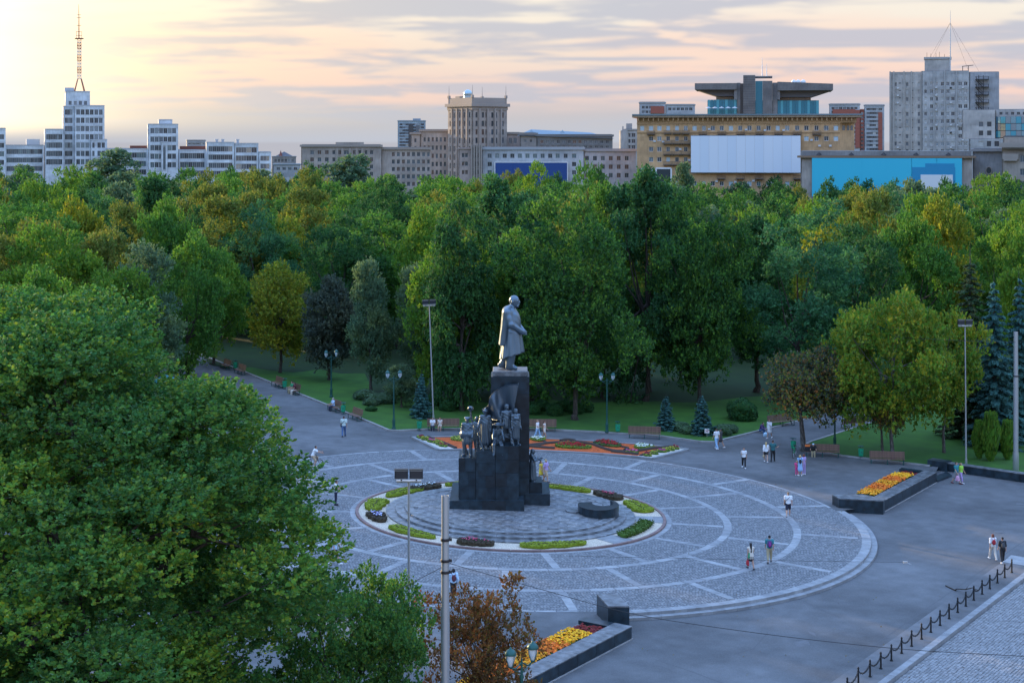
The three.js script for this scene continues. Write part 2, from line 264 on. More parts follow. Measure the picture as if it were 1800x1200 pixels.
function fingers(J) {                                                           // five separate, unequal, bent fingers on each hand
  const gs = [];
  for (const [k, s] of [['L', 1], ['R', -1]]) {
    const p = J['hand' + k], d = new THREE.Vector3(...J['handDir' + k]).normalize(), side = new THREE.Vector3(0, 0, 1).addScaledVector(d, -d.z).normalize(), n = new THREE.Vector3().crossVectors(d, side);
    const at = (a, b, c) => [p[0] + d.x * a + side.x * b + n.x * c, p[1] + d.y * a + side.y * b + n.y * c, p[2] + d.z * a + side.z * b + n.z * c];
    [[0.030, 0.072], [0.010, 0.082], [-0.010, 0.076], [-0.029, 0.060]].forEach(([b, l]) => gs.push(tube([at(-0.01, b, 0), at(l * 0.5, b, -s * 0.006), at(l * 0.9, b * 0.9, -s * 0.03)], [0.0095, 0.009, 0.007], 5)));
    gs.push(tube([at(-0.05, 0.028, 0), at(-0.012, 0.055, -s * 0.01), at(0.02, 0.062, -s * 0.022)], [0.011, 0.010, 0.008], 5));
  }
  return merge(gs);
}
// ================================================================ the ground
const xz = (p) => [p[0], p[2]];
const gpoly = (list, dy = 0) => list.map(([a, b]) => xz(G(a, b, dy)));
const mAsphalt = mat('asphalt', [0.225, 0.226, 0.228], 0.92, 0, { map: T.asphalt });
const mAsphaltLow = mat('asphalt_lower', [0.21, 0.212, 0.216], 0.92, 0, { map: again(T.asphalt, 1 / 31) });
const mSetts = mat('setts', [0.84, 0.84, 0.84], 0.9, 0, { map: T.setts, bumpMap: T.settsB, bumpScale: 0.012 });
const mBand = [0, 1, 2, 3].map((i) => mat('band_granite_' + i, [0.28 + 0.035 * i, 0.285 + 0.035 * i, 0.29 + 0.033 * i], 0.75, 0, { map: T.grain }));
const mKerb = mat('kerb_stone', [0.36, 0.345, 0.33], 0.8, 0, { map: T.grain });
const mLawn = mat('lawn_grass', [0.56, 0.74, 0.30], 1, 0, { map: T.grass });
const mDarkStone = [0, 1, 2, 3].map((i) => mat('black_granite_' + i, [[0.020, 0.046, 0.066], [0.028, 0.060, 0.084], [0.038, 0.074, 0.100], [0.026, 0.040, 0.052]][i], 0.34, 0, { map: T.granite }));
const mStoneTop = mat('grey_granite', [0.30, 0.31, 0.32], 0.45, 0, { map: T.granite });
{
  const pos = [], idx = [], quad = (x0, x1, z0, z1, y) => { const k = pos.length / 3; for (const [x, z] of [[x0, z0], [x1, z0], [x1, z1], [x0, z1]]) pos.push(x, gh(x) + y, z); idx.push(k, k + 1, k + 2, k, k + 2, k + 3); };
  quad(-1500, -SIDE, -40, -1500, -0.03); quad(-SIDE, SIDE, -140, -1500, -0.05); quad(SIDE, 1500, -140, -1500, -0.05); quad(SIDE, 1500, -20, -140, -0.6);
  const g = new THREE.BufferGeometry(); g.setAttribute('position', new THREE.Float32BufferAttribute(pos, 3)); g.setIndex(idx); g.computeVertexNormals();
  const uv = []; for (let i = 0; i < pos.length; i += 3) uv.push(pos[i], pos[i + 2]); g.setAttribute('uv', new THREE.Float32BufferAttribute(uv, 2));
  struct('ground', g, mat('park_soil', [0.30, 0.36, 0.26], 1, 0, { map: again(T.grass, 1 / 11) }));
}
// the upper level: everything up to the planters, the curved steps and the far wall
const LOW = -0.3;
const pl1A = G(1110.7, 1123.5, LOW), pl1B = G(968, 1199, LOW), pl2A = G(1554.8, 899.7, LOW), pl2B = G(1647, 848, LOW), wallA = G(1655, 826.7, LOW), wallB = G(1800, 848, LOW);
{
  const d = new THREE.Vector2(pl1B[0] - pl1A[0], pl1B[2] - pl1A[2]).normalize(), e = [pl1A[0] - 0.6, pl1A[2] - 0.3];
  const poly = [[-SIDE, -40], [-SIDE, -250], [SIDE, -250], [SIDE, -138], [wallB[0], wallB[2] - 1.0], [wallA[0], wallA[2] - 0.6], [pl2B[0] - 0.3, pl2B[2] - 0.2], [pl2A[0] - 0.5, pl2A[2] - 0.5], [24.4, -121]];
  for (let a = 10; a >= -78; a -= 2) poly.push(xz(ring(24.05, a)));
  poly.push(e, [e[0] + d.x * 48, e[1] + d.y * 48]);
  struct('plaza_asphalt', onGround(poly, 0), mAsphalt);
}
// round cobbled square
struct('cobbled_circle', onGround(arcPoly(10.6, 24.1, 0, 360, 120), 0.004), mSetts);
{
  const mk = (name, label) => { const g = new THREE.Group(); g.name = numbered(name); g.userData.kind = 'structure'; scene.add(g); return g; };
  const r = rngOf(5);
  const slab = (parent, poly) => mesh('slab', onGround(poly, 0.012, 0.03), mBand[Math.min(3, Math.floor(Math.pow(r(), 1.2) * 4))], parent);
  const bandRing = (r0, r1, n, a0 = 0, a1 = 360) => { const g = mk('paving_ring'); for (let i = 0; i < n; i++) { const s = (a1 - a0) / n; slab(g, arcPoly(r0, r1, a0 + i * s + 0.08, a0 + (i + 1) * s - 0.08, 3)); } };
  bandRing(14.82, 15.34, 62); bandRing(19.52, 20.04, 80); bandRing(10.86, 11.22, 48);
  bandRing(23.85, 24.12, 92, 13, 279);
  const spokes = (r0, r1, off, n) => { const g = mk('paving_spokes'); for (let k = 0; k < 15; k++) for (let i = 0; i < n; i++) { const a = off + k * 24, b0 = r0 + (r1 - r0) * i / n + 0.012, b1 = r0 + (r1 - r0) * (i + 1) / n - 0.012; const D = Math.PI / 180, c = Math.cos(a * D), s = Math.sin(a * D), w = 0.25; const q = (rr, t) => [XC + rr * c - t * s, -(ZC + rr * s + t * c)]; slab(g, [q(b0, -w), q(b1, -w), q(b1, w), q(b0, w)]); } };
  spokes(11.24, 14.76, -79, 3); spokes(15.40, 19.46, -91, 3); spokes(20.1, 23.83, -81.5, 3);
}
// curved steps down to the lower level
{
  const t = thing('curved_steps', 'long curved flight of two pale granite steps edging the cobbled circle', 'steps');
  const r = rngOf(9);
  for (let i = 0; i < 46; i++) {
    const a0 = -77.6 + i * 1.91, a1 = a0 + 1.88;
    mesh('step_stone', onGround(arcPoly(24.07, 24.66, a0, a1, 2), 0.02, 0.17), mBand[Math.floor(r() * 3)], t);
    mesh('step_stone', onGround(arcPoly(24.665, 25.08, a0 - 0.4, a1 - 0.4, 2), -0.145, 0.155), mBand[Math.floor(r() * 2)], t);
  }
}
// lawns and their kerbs
const lawnEdge1 = gpoly([[215, 566], [300, 603], [435.5, 656.7], [571, 711], [655, 745], [683, 757], [700, 758], [749, 755.5], [850, 754], [940, 755], [1050, 760], [1166, 768], [1230, 777], [1256, 778], [1275, 773], [1336, 758], [1420, 737], [1500, 717], [1600, 692], [1690, 669]]);
const lawnEdge2 = gpoly([[1700, 690], [1590, 725], [1480, 760], [1427, 777], [1408, 786], [1410, 791], [1480, 801.8], [1594, 815], [1634.7, 819.6]]);
struct('park_lawn', onGround([...lawnEdge1, [56, -240], [56, -249], [-58, -249]], 0.07), mLawn);
struct('park_lawn', onGround([...lawnEdge2, [wallA[0] + 0.5, wallA[2] - 0.6], [wallB[0], wallB[2] - 0.6], [59.5, -122], [59.5, -200]], 0.07), mLawn);
struct('park_lawn', onGround([[-59.5, -45], [-59.5, -245], [-57, -232], [-47, -195], [-33, -150], [-31, -130], [-34, -105], [-30, -45]], 0.07), mLawn);
{ // darker ground colour painting in the shade under the old trees, with a ragged edge
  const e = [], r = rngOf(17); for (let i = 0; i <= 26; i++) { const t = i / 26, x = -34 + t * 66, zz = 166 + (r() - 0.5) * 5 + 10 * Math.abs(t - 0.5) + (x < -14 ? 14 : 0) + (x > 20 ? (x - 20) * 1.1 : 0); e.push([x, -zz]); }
  struct('shade_painted_lawn', onGround([...e, [38, -248], [-50, -248]], 0.075), mat('shade_painted_lawn', [0.20, 0.25, 0.13], 1, 0, { map: again(T.grass, 1 / 9) }));
}
function strip(line, w, dy, thick, m, name = 'kerb') {
  const gs = [];
  for (let i = 0; i < line.length - 1; i++) { const a = new THREE.Vector2(...line[i]), b = new THREE.Vector2(...line[i + 1]), d = b.clone().sub(a).normalize(), n = new THREE.Vector2(-d.y, d.x).multiplyScalar(w / 2), e = d.clone().multiplyScalar(0.02); a.sub(e); b.add(e); gs.push(onGround([[a.x + n.x, a.y + n.y], [b.x + n.x, b.y + n.y], [b.x - n.x, b.y - n.y], [a.x - n.x, a.y - n.y]], dy + i * 0.0007, thick)); }
  return struct(name, merge(gs), m);
}
strip(lawnEdge1, 0.24, 0.12, 0.16, mKerb); strip(lawnEdge2, 0.24, 0.12, 0.16, mKerb);
// street at the lower right: kerb and setts
const kA = G(1544, 1200, LOW), kB = G(1800, 1007, LOW), kd = new THREE.Vector2(kB[0] - kA[0], kB[2] - kA[2]).normalize(), kn = new THREE.Vector2(-kd.y, kd.x);
const kp = (s, t) => [kA[0] + kd.x * s + kn.x * t, kA[2] + kd.y * s + kn.y * t];
struct('lower_asphalt', onGround([[-30, -38], [-8, -96], [14, -146], [SIDE - 0.1, -150], kp(48, 0.02), kp(-45, 0.02)], LOW), mAsphaltLow);
{
  const t = thing('street_kerb', 'pale stone kerb running along the edge of the cobbled street', 'kerb');
  const r = rngOf(3);
  for (let i = 0; i < 34; i++) { const s = -9 + i * 1.5; mesh('kerb_stone', onGround([kp(s + 0.01, 0), kp(s + 1.49, 0), kp(s + 1.49, 0.38), kp(s + 0.01, 0.38)], LOW + 0.02 + r() * 0.008, 0.42), mBand[Math.floor(r() * 2)], t); }
  struct('street_bed', onGround([kp(-30, 0.37), kp(44, 0.37), kp(44, 26), kp(-30, 26)], LOW - 0.235), mat('street_joints', [0.05, 0.05, 0.052], 1, 0, { map: T.grain }));
  struct('footway_asphalt', onGround([kp(-10, -0.02), kp(42, -0.02), kp(42, -1.9), kp(-10, -1.9)], LOW + 0.006), mat('footway', [0.25, 0.248, 0.25], 0.92, 0, { map: again(T.asphalt, 1 / 17) }));
  const shape = bevelBox(0.272, 0.12, 0.158, 0.022), spots = [];
  for (let j = 0; j < 92; j++) for (let i = -24; i < 112; i++) { const s = i * 0.284 + (j % 2) * 0.14 + (r() - 0.5) * 0.03, w = 0.50 + j * 0.17 + (r() - 0.5) * 0.02; const p = kp(s, w); if (p[0] > -p[1] * 0.318 + 1.5 || p[1] > -74) continue; spots.push([p, r(), r(), r()]); }
  const im = new THREE.InstancedMesh(shape, mat('street_setts', [1, 1, 1], 0.82, 0), spots.length), o = new THREE.Object3D(), c = new THREE.Color();
  spots.forEach(([p, a, b, q], i) => { o.position.set(p[0], gh(p[0]) + LOW - 0.235 + (a - 0.5) * 0.03, p[1]); o.rotation.set((b - 0.5) * 0.07, -Math.atan2(kd.y, kd.x) + (q - 0.5) * 0.08, (a - 0.5) * 0.08); o.scale.setScalar(0.97 + b * 0.05); o.updateMatrix(); im.setMatrixAt(i, o.matrix); const v = 0.16 + q * 0.09; c.setRGB(v, v * 0.99, v * 0.98); im.setColorAt(i, c); });
  im.name = 'street_setts'; scene.add(im); im.castShadow = im.receiveShadow = true; stuff(im, 'worn grey stone setts paving the street beyond the kerb', 'setts');
  strip([kp(-9, -2.35), kp(40, -2.35)], 0.05, LOW + 0.004, 0, mat('joint_tar', [0.07, 0.07, 0.075], 0.8), 'asphalt_joint');
  for (const [l, dy] of [[[[1150, 1158], [1215, 1180], [1280, 1204]], LOW], [[[1405, 1052], [1440, 1070], [1478, 1086]], LOW], [[[1290, 1150], [1325, 1140], [1350, 1112]], LOW], [[[975, 1118], [930, 1101], [880, 1078]], 0], [[[1180, 812], [1240, 822], [1330, 836]], 0], [[[560, 780], [640, 772], [700, 768]], 0]]) strip(l.map(([a, b]) => xz(G(a, b, dy))), 0.045, dy + 0.005, 0, mat('joint_tar', [0, 0, 0]), 'asphalt_joint');
  // pale drain slab and a manhole lid
  const dp = (list) => list.map(([a, b]) => xz(G(a, b, LOW)));
  struct('concrete_slab', onGround(dp([[1764, 988], [1778, 975.5], [1830, 984], [1822, 997]]), LOW + 0.012), mBand[2]);
}
// ---------------------------------------------------------------- leaves and flowers in beds
function kites(r, n, place, size, colours, fold = 0.25) {                       // n leaf-sized folded kites; place(r) gives [point, outward normal]
  const pos = new Float32Array(n * 12), nor = new Float32Array(n * 12), col = new Float32Array(n * 12), idx = new Uint32Array(n * 6);
  const d = new THREE.Vector3(), u = new THREE.Vector3(), w = new THREE.Vector3(), a = new THREE.Vector3(), b = new THREE.Vector3(), c = new THREE.Vector3();
  for (let i = 0; i < n; i++) {
    const [p, out, k = 0, dir] = place(r, i), sz = 1;
    w.set(out[0] + (r() - 0.5) * 1.5, out[1] + (r() - 0.5) * 1.5, out[2] + (r() - 0.5) * 1.5).normalize();
    if (dir) { d.set(dir[0], dir[1], dir[2]).normalize(); w.addScaledVector(d, -w.dot(d)).normalize(); } else d.set(r() - 0.5, r() - 0.5, r() - 0.5).cross(w).normalize(); u.crossVectors(w, d);
    const s = size * sz * (0.65 + r() * 0.7), hw = s * 0.36, f = s * fold * (r() - 0.3);
    const P0 = [p[0] - d.x * s * 0.5, p[1] - d.y * s * 0.5, p[2] - d.z * s * 0.5], P2 = [p[0] + d.x * s * 0.5, p[1] + d.y * s * 0.5, p[2] + d.z * s * 0.5];
    const P1 = [p[0] + u.x * hw + w.x * f, p[1] + u.y * hw + w.y * f, p[2] + u.z * hw + w.z * f], P3 = [p[0] - u.x * hw + w.x * f, p[1] - u.y * hw + w.y * f, p[2] - u.z * hw + w.z * f];
    pos.set([...P0, ...P1, ...P2, ...P3], i * 12);
    const cc = colours[Math.floor(r() * colours.length)], v = 0.8 + r() * 0.4, kr = Math.max(0.3, 1 + k * 1.5), kk = Math.max(0.4, 1 + k * 0.7);
    for (let q = 0; q < 4; q++) { nor.set([w.x, w.y, w.z], i * 12 + q * 3); col.set([cc[0] * v * kr, cc[1] * v * kk, cc[2] * v], i * 12 + q * 3); }
    const e = i * 4; idx.set([e, e + 2, e + 1, e, e + 3, e + 2], i * 6);
  }
  const g = new THREE.BufferGeometry(); g.setAttribute('position', new THREE.BufferAttribute(pos, 3)); g.setAttribute('normal', new THREE.BufferAttribute(nor, 3)); g.setAttribute('color', new THREE.BufferAttribute(col, 3)); g.setIndex(new THREE.BufferAttribute(idx, 1)); return g;
}
const mLeaf = new THREE.MeshPhysicalMaterial({ name: 'leaf', color: 0xffffff, vertexColors: true, roughness: 0.95, transmission: 0.42, thickness: 0, side: THREE.DoubleSide, specularIntensity: 0.3 });
const mLeafLow = new THREE.MeshStandardMaterial({ name: 'clipped_leaf', color: 0xffffff, vertexColors: true, roughness: 0.95, side: THREE.DoubleSide });
const mPetal = new THREE.MeshStandardMaterial({ name: 'petal', color: 0xffffff, vertexColors: true, roughness: 0.8, side: THREE.DoubleSide });
const inside = (poly, x, z) => { let c = false; for (let i = 0, j = poly.length - 1; i < poly.length; j = i++) { const [a, b] = poly[i], [p, q] = poly[j]; if ((b > z) !== (q > z) && x < (p - a) * (z - b) / (q - b) + a) c = !c; } return c; };
function inPoly(poly) { let x0 = 1e9, x1 = -1e9, z0 = 1e9, z1 = -1e9; for (const [x, z] of poly) { x0 = Math.min(x0, x); x1 = Math.max(x1, x); z0 = Math.min(z0, z); z1 = Math.max(z1, z); } return (r) => { for (let k = 0; k < 60; k++) { const x = x0 + r() * (x1 - x0), z = z0 + r() * (z1 - z0); if (inside(poly, x, z)) return [x, z]; } return poly[0]; }; }
const areaOf = (poly) => Math.abs(poly.reduce((s, [x, z], i) => { const [a, b] = poly[(i + 1) % poly.length]; return s + x * b - a * z; }, 0)) / 2;
const GREEN = [[0.06, 0.11, 0.012], [0.075, 0.135, 0.015], [0.05, 0.10, 0.012]], MOSS = [[0.21, 0.26, 0.012], [0.25, 0.30, 0.015], [0.18, 0.23, 0.012]], BROWNLEAF = [[0.045, 0.03, 0.018], [0.06, 0.04, 0.022], [0.05, 0.045, 0.02]];
const mHedgeCore = mat('hedge_core', [0.06, 0.12, 0.015], 1), mMossCore = mat('moss_core', [0.20, 0.25, 0.013], 1), mBrownCore = mat('plant_core', [0.052, 0.038, 0.020], 1);
function foliagePatch(name, poly, dy, h, cols, parent, seed, core = mHedgeCore, leaf = 0.10, dens = 260) {
  const r = rngOf(seed), pick = inPoly(poly), n = Math.min(4200, Math.ceil(areaOf(poly) * dens)), m = mesh(name, onGround(poly, dy + h, h, Math.min(0.06, h * 0.35)), core, parent);
  const edge = (q) => { const i = Math.floor(q() * poly.length), [a, b] = poly[i], [c, d] = poly[(i + 1) % poly.length], t = q(); return [a + (c - a) * t, b + (d - b) * t]; };
  mesh('foliage', kites(r, n, (q) => { if (q() < 0.3) { const [x, z] = edge(q); return [[x, gh(x) + dy + h * (0.1 + 0.9 * q()), z], [q() - 0.5, 0.5, q() - 0.2]]; } const [x, z] = pick(q); return [[x, gh(x) + dy + h + (q() - 0.3) * 0.07, z], [0, 1.2, 0]]; }, leaf, cols), mLeafLow, m);
  return m;
}
function flowers(name, poly, dy, cols, parent, seed, size = 0.1, dens = 60, leaves = GREEN) {           // flower heads on short stems over leaves
  const r = rngOf(seed), pick = inPoly(poly), n = Math.min(3000, Math.ceil(areaOf(poly) * dens));
  mesh('flower_leaves', kites(r, Math.ceil(n * 1.1), (q) => { const [x, z] = pick(q); return [[x, gh(x) + dy + q() * 0.12, z], [0, 1, 0]]; }, size * 1.3, leaves), mLeaf, parent);
  const heads = []; for (let i = 0; i < n; i++) { const [x, z] = pick(r); heads.push([x, z, r(), r() * 0.10]); }
  const g = kites(r, n * 5, (q, i) => { const h = heads[Math.floor(i / 5)], k = i % 5, a = k * 1.256 + h[2] * 6; return [[h[0] + Math.cos(a) * size * 0.3, gh(h[0]) + dy + 0.12 + h[3], h[1] + Math.sin(a) * size * 0.3], [Math.cos(a) * 0.8, 1.6, Math.sin(a) * 0.8], (h[2] - 0.5) * 0.3]; }, size * 0.95, cols, 0.1);
  return stuff(mesh(name, g, mPetal, parent));
}
const angleOf = (px, py) => { const p = G(px, py); return [Math.atan2(-p[2] - ZC, p[0] - XC) * 180 / Math.PI, Math.hypot(-p[2] - ZC, p[0] - XC)]; };
// ring of gravel round the steps, with clipped leaf shapes
{
  const t = thing('flower_ring', 'ring of pale gravel with clipped green leaf shapes round the monument steps', 'flower bed');
  mesh('gravel', onGround(arcPoly(8.4, 10.66, 0, 360, 96), 0.05), mat('gravel', [0.80, 0.74, 0.66], 1, 0, { map: T.gravel }), t);
  const mRed = mat('red_kerb', [0.27, 0.17, 0.15], 0.8, 0, { map: T.grain });
  for (let i = 0; i < 72; i++) mesh('edging_stone', onGround(arcPoly(10.64, 10.84, i * 5 + 0.06, i * 5 + 4.94, 3), 0.13, 0.16), mRed, t);
  const lobed = (ac, rc, len, wid, lobes, ph = 0) => {                          // outline of a lobed leaf lying along the ring
    const out = [], n = 30; const at = (s, w) => ring(rc + w, ac + s / rc * 180 / Math.PI);
    const half = (s) => { const q = s / len; return wid * Math.sqrt(Math.max(0, 1 - q * q * q * q)) * (0.72 + 0.28 * Math.abs(Math.cos(q * Math.PI * lobes / 2 + ph))) * (1 - 0.25 * q); };
    for (let i = 0; i <= n; i++) { const s = -len + 2 * len * i / n; out.push(xz(at(s, half(s)))); } for (let i = n - 1; i > 0; i--) { const s = -len + 2 * len * i / n; out.push(xz(at(s, -half(s)))); } return out;
  };
  let k = 0;
  for (const [px, py, len, wid, lobes] of [[672, 891, 1.75, 0.74, 3], [688, 864, 2.1, 0.62, 3], [748, 934, 2.1, 0.56, 3], [962, 952, 2.3, 0.58, 3], [1133, 893, 1.8, 0.76, 3], [1006, 856, 2.1, 0.52, 4], [808, 845, 1.8, 0.5, 3]]) {
    const [a] = angleOf(px, py); const m = foliagePatch('hedge_leaf', lobed(a, 9.62, len, wid, lobes, k * 0.7), 0.05, 0.2, MOSS, t, 40 + k++, mMossCore, 0.10, 420);
    const vein = []; for (let i = 0; i <= 8; i++) { const s = -len * 0.75 + len * 1.5 * i / 8; const q = ring(9.62 + Math.sin(i * 1.3) * 0.06, a + s / 9.62 * 57.3, 0.27); vein.push(q); }
    mesh('vein', tube(vein, 0.035, 5), mBrownCore, m);
  }
  for (const [px, py, len, cols] of [[680, 912, 1.3, [[0.45, 0.45, 0.75], [0.6, 0.62, 0.8], [0.3, 0.3, 0.6]]], [722, 854, 1.5, [[0.72, 0.74, 0.74], [0.6, 0.7, 0.7]]], [846, 949, 1.25, [[0.5, 0.05, 0.14], [0.6, 0.1, 0.2]]], [1085, 872, 1.4, [[0.5, 0.06, 0.12], [0.4, 0.05, 0.09]]]]) {
    const [a] = angleOf(px, py); const outer = lobed(a, 9.6, len, 0.62, 4, 0.4), m = foliagePatch('flower_patch', outer, 0.05, 0.26, BROWNLEAF, t, 60 + k++, mBrownCore, 0.10, 300);
    flowers('blossom', lobed(a, 9.6, len * (k > 10 ? 0.45 : 0.75), 0.36, 2, 0.4), 0.27, cols, m, 80 + k, 0.10, k > 10 ? 30 : 26, BROWNLEAF);
  }
  const [as] = angleOf(1105, 932);                                            // curled clipped hedge like a written word
  const line = []; for (let i = 0; i <= 60; i++) { const s = -2.4 + i * 0.08; line.push(ring(9.55 + Math.sin(i * 1.05) * 0.42, as + s / 9.55 * 57.3, 0.18)); }
  const hw = mesh('curled_hedge', tube(line, 0.17, 6), mHedgeCore, t), rr = rngOf(31);
  mesh('foliage', kites(rr, 1900, (q) => { const c = line[Math.floor(q() * line.length)], a = q() * 6.28, b = q() * 2 - 0.4; return [[c[0] + Math.cos(a) * 0.18, c[1] + 0.02 + Math.max(-0.05, Math.sin(b)) * 0.17, c[2] + Math.sin(a) * 0.18], [Math.cos(a), 0.8, Math.sin(a)]]; }, 0.10, GREEN), mLeaf, hw);
  for (const [px, py] of [[1075, 948], [1136, 914]]) { const [a] = angleOf(px, py); for (let i = 0; i < 3; i++) mesh('path_slab', onGround(arcPoly(8.6 + i * 0.69, 9.27 + i * 0.69, a - 5.2, a + 5.2, 2), 0.075, 0.05), mBand[i % 2], t); }
}
// long bed behind the circle
{
  const front = [[770, 792], [810, 791.5], [870, 791.5], [930, 793], [1000, 796], [1060, 799.5], [1110, 803.5], [1147, 807.5]], back = [[1210, 791.7], [1180, 787.5], [1100, 781], [1000, 774.5], [930, 771.7], [870, 770.3], [800, 769.5], [725, 770.5]];
  const t = thing('long_flower_bed', 'long curved flower bed of orange mulch with red ovals behind the monument', 'flower bed');
  mesh('mulch', onGround(gpoly([...front, ...back]), 0.09), mat('mulch', [0.85, 0.62, 0.52], 1, 0, { map: T.mulch }), t);
  const line = gpoly([...front, ...back, front[0]]), r = rngOf(21);
  for (let i = 0; i < line.length - 1; i++) { const a = new THREE.Vector2(...line[i]), b = new THREE.Vector2(...line[i + 1]), d = b.clone().sub(a).normalize(), n = new THREE.Vector2(-d.y, d.x).multiplyScalar(0.14); mesh('edging_stone', onGround([[a.x + n.x, a.y + n.y], [b.x + n.x, b.y + n.y], [b.x - n.x, b.y - n.y], [a.x - n.x, a.y - n.y]], 0.14 + i * 0.002, 0.18), mBand[i % 2], t); }
  const white = mat('white_gravel', [0.86, 0.86, 0.85], 1, 0, { map: T.gravel });
  mesh('white_gravel', onGround(gpoly([[729, 771], [744, 770.3], [799, 790.6], [771, 791.4]]), 0.10), white, t);
  mesh('white_gravel', onGround(gpoly([[1179, 788], [1207, 791.7], [1147, 806.6], [1120, 803.3]]), 0.10), white, t);
  const oval = (cx, cy, rx, ry, tilt = 0, wob = 0.12) => { const o = []; for (let i = 0; i < 22; i++) { const a = i / 22 * 6.283, q = 1 + wob * Math.sin(a * 3 + cx); const ex = rx * Math.cos(a) * q; o.push([cx + ex, cy + ry * Math.sin(a) * q + tilt * ex]); } return gpoly(o); };
  const RED = [[0.36, 0.008, 0.012], [0.45, 0.015, 0.02], [0.28, 0.006, 0.01]], WHITE = [[0.72, 0.74, 0.66], [0.62, 0.68, 0.55]], PINK = [[0.5, 0.06, 0.2], [0.55, 0.1, 0.28]], WINE = [[0.22, 0.012, 0.03], [0.3, 0.02, 0.05]], LIME = [[0.30, 0.32, 0.03], [0.36, 0.36, 0.04]];
  let k = 0;
  const patch = (cx, cy, rx, ry, tilt, cols, rim = MOSS) => { const m = foliagePatch('flower_patch', oval(cx, cy, rx, ry, tilt), 0.09, 0.16, rim, t, 120 + k, mHedgeCore, 0.12, 110); flowers('blossom', oval(cx, cy, rx * 0.86, ry * 0.78, tilt), 0.17, cols, m, 140 + k++, 0.13, 34); };
  patch(1006, 786.3, 31, 4.6, 0.06, RED); patch(1068, 782.6, 24, 4.6, 0.10, RED, BROWNLEAF); patch(1132, 788, 18, 3.4, 0.05, WHITE); patch(946, 775, 13, 2.6, 0.03, WHITE); patch(1112, 797.5, 11, 2.2, 0.04, PINK);
  foliagePatch('flower_patch', oval(812, 774, 22, 3.4, 0.05), 0.09, 0.14, LIME, t, 171, mHedgeCore, 0.12, 120);
  for (const [x, y, c] of [[740, 771.6, WINE], [748, 774.5, LIME], [759, 778.6, PINK], [767, 780, LIME], [773, 783, LIME], [779, 786, WINE], [1187, 790.3, WINE], [1180, 792.6, LIME], [1163, 796, PINK], [1170, 794.8, LIME], [1150, 799.5, LIME], [1138, 802.6, WINE]]) patch(x, y, 7.5, 2.0, 0.1, c, LIME);
  const mDark = mat('dark_mulch', [0.05, 0.036, 0.028], 1);
  for (const [pts, w] of [[[[905, 788], [940, 784], [975, 780.5], [1010, 779.5], [1040, 783], [1060, 790], [1080, 795], [1110, 796], [1150, 790.5], [1180, 787.8]], 0.5], [[[930, 787], [960, 789.5], [975, 790.5]], 0.5], [[[985, 776], [1000, 774.8], [1012, 777], [1008, 779.5]], 0.4], [[[1075, 796], [1100, 798.5], [1122, 801]], 0.45], [[[1098, 793], [1104, 790], [1092, 787]], 0.4], [[[752, 770.5], [780, 781], [801, 790]], 0.5], [[[1176, 788.5], [1150, 796], [1126, 803]], 0.4], [[[930, 787], [955, 783], [958, 778], [950, 776.5]], 0.35]]) {
    const l = gpoly(pts); const c = new THREE.CatmullRomCurve3(l.map(([x, z]) => new THREE.Vector3(x, gh(x) + 0.10, z))).getPoints(pts.length * 4).map((v) => [v.x, v.y, v.z]); mesh('dark_line', tube(c, w * 0.35, 6), mDark, t);
  }
}
// ---------------------------------------------------------------- granite planters
const MARI = { y: [[0.86, 0.43, 0.006], [0.92, 0.50, 0.008], [0.78, 0.36, 0.005]], o: [[0.72, 0.17, 0.006], [0.8, 0.22, 0.008], [0.6, 0.12, 0.005]], yo: [[0.78, 0.30, 0.006], [0.75, 0.36, 0.008]], r: [[0.16, 0.012, 0.012], [0.22, 0.02, 0.016]] };
function planter(label, A, B, inward, pillar, top, beds, len, endWall) {
  const t = thing('granite_planter', label, 'planter');
  const a = new THREE.Vector2(A[0], A[2]), d = new THREE.Vector2(B[0] - A[0], B[2] - A[2]), L = len ?? d.length(); d.normalize(); const n = new THREE.Vector2(inward[0], inward[1]);
  const q = (s, w) => [a.x + d.x * s + n.x * w, a.y + d.y * s + n.y * w], r = rngOf(Math.round(A[0] * 10));
  const N = Math.round(L / 2.1);
  for (let i = 0; i < N; i++) { const s0 = L * i / N + 0.008, s1 = L * (i + 1) / N - 0.008; mesh('granite_block', onGround([q(s0, 0), q(s1, 0), q(s1, 1.0), q(s0, 1.0)], top - 0.075, top - 0.075 - LOW), mDarkStone[Math.floor(r() * 3)], t); mesh('coping_slab', onGround([q(s0, -0.03), q(s1, -0.03), q(s1, 1.03), q(s0, 1.03)], top, 0.072, 0.012), mStoneTop, t); }
  mesh('footing', onGround([q(-0.05, -0.06), q(L, -0.06), q(L, 0.6), q(-0.05, 0.6)], LOW + 0.05, 0.08), mKerb, t);
  mesh('soil', onGround([q(0.2, 0.98), q(L - 0.2, 0.98), q(L - 0.2, 2.6), q(0.2, 2.6)], top - 0.30, 0.25), mat('soil', [0.05, 0.035, 0.028], 1), t);
  mesh('inner_rim', onGround([q(0, 2.58), q(L, 2.58), q(L, 2.82), q(0, 2.82)], top - 0.2, Math.max(0.2, top - 0.2)), mStoneTop, t);
  for (const s of endWall) mesh('end_wall', onGround([q(s, 1.04), q(s + 0.8, 1.04), q(s + 0.8, 2.8), q(s, 2.8)], top - 0.004, top - LOW), mDarkStone[1], t);
  beds.forEach(([s0, s1, c, hgt], i) => flowers('marigolds', [q(s0, 1.08), q(s1, 1.08), q(s1 + (i % 2 ? 0.3 : -0.2), 2.52), q(s0, 2.52)], top - 0.28 + hgt, MARI[c], t, 300 + i + Math.round(A[0]), 0.15, 70));
  const pb = mesh('end_block', onGround(pillar[0], pillar[1] - 0.1, pillar[1] - 0.1 - LOW), mDarkStone[1], t); mesh('coping', onGround(pillar[0], pillar[1], 0.098, 0.014), mStoneTop, pb);
}
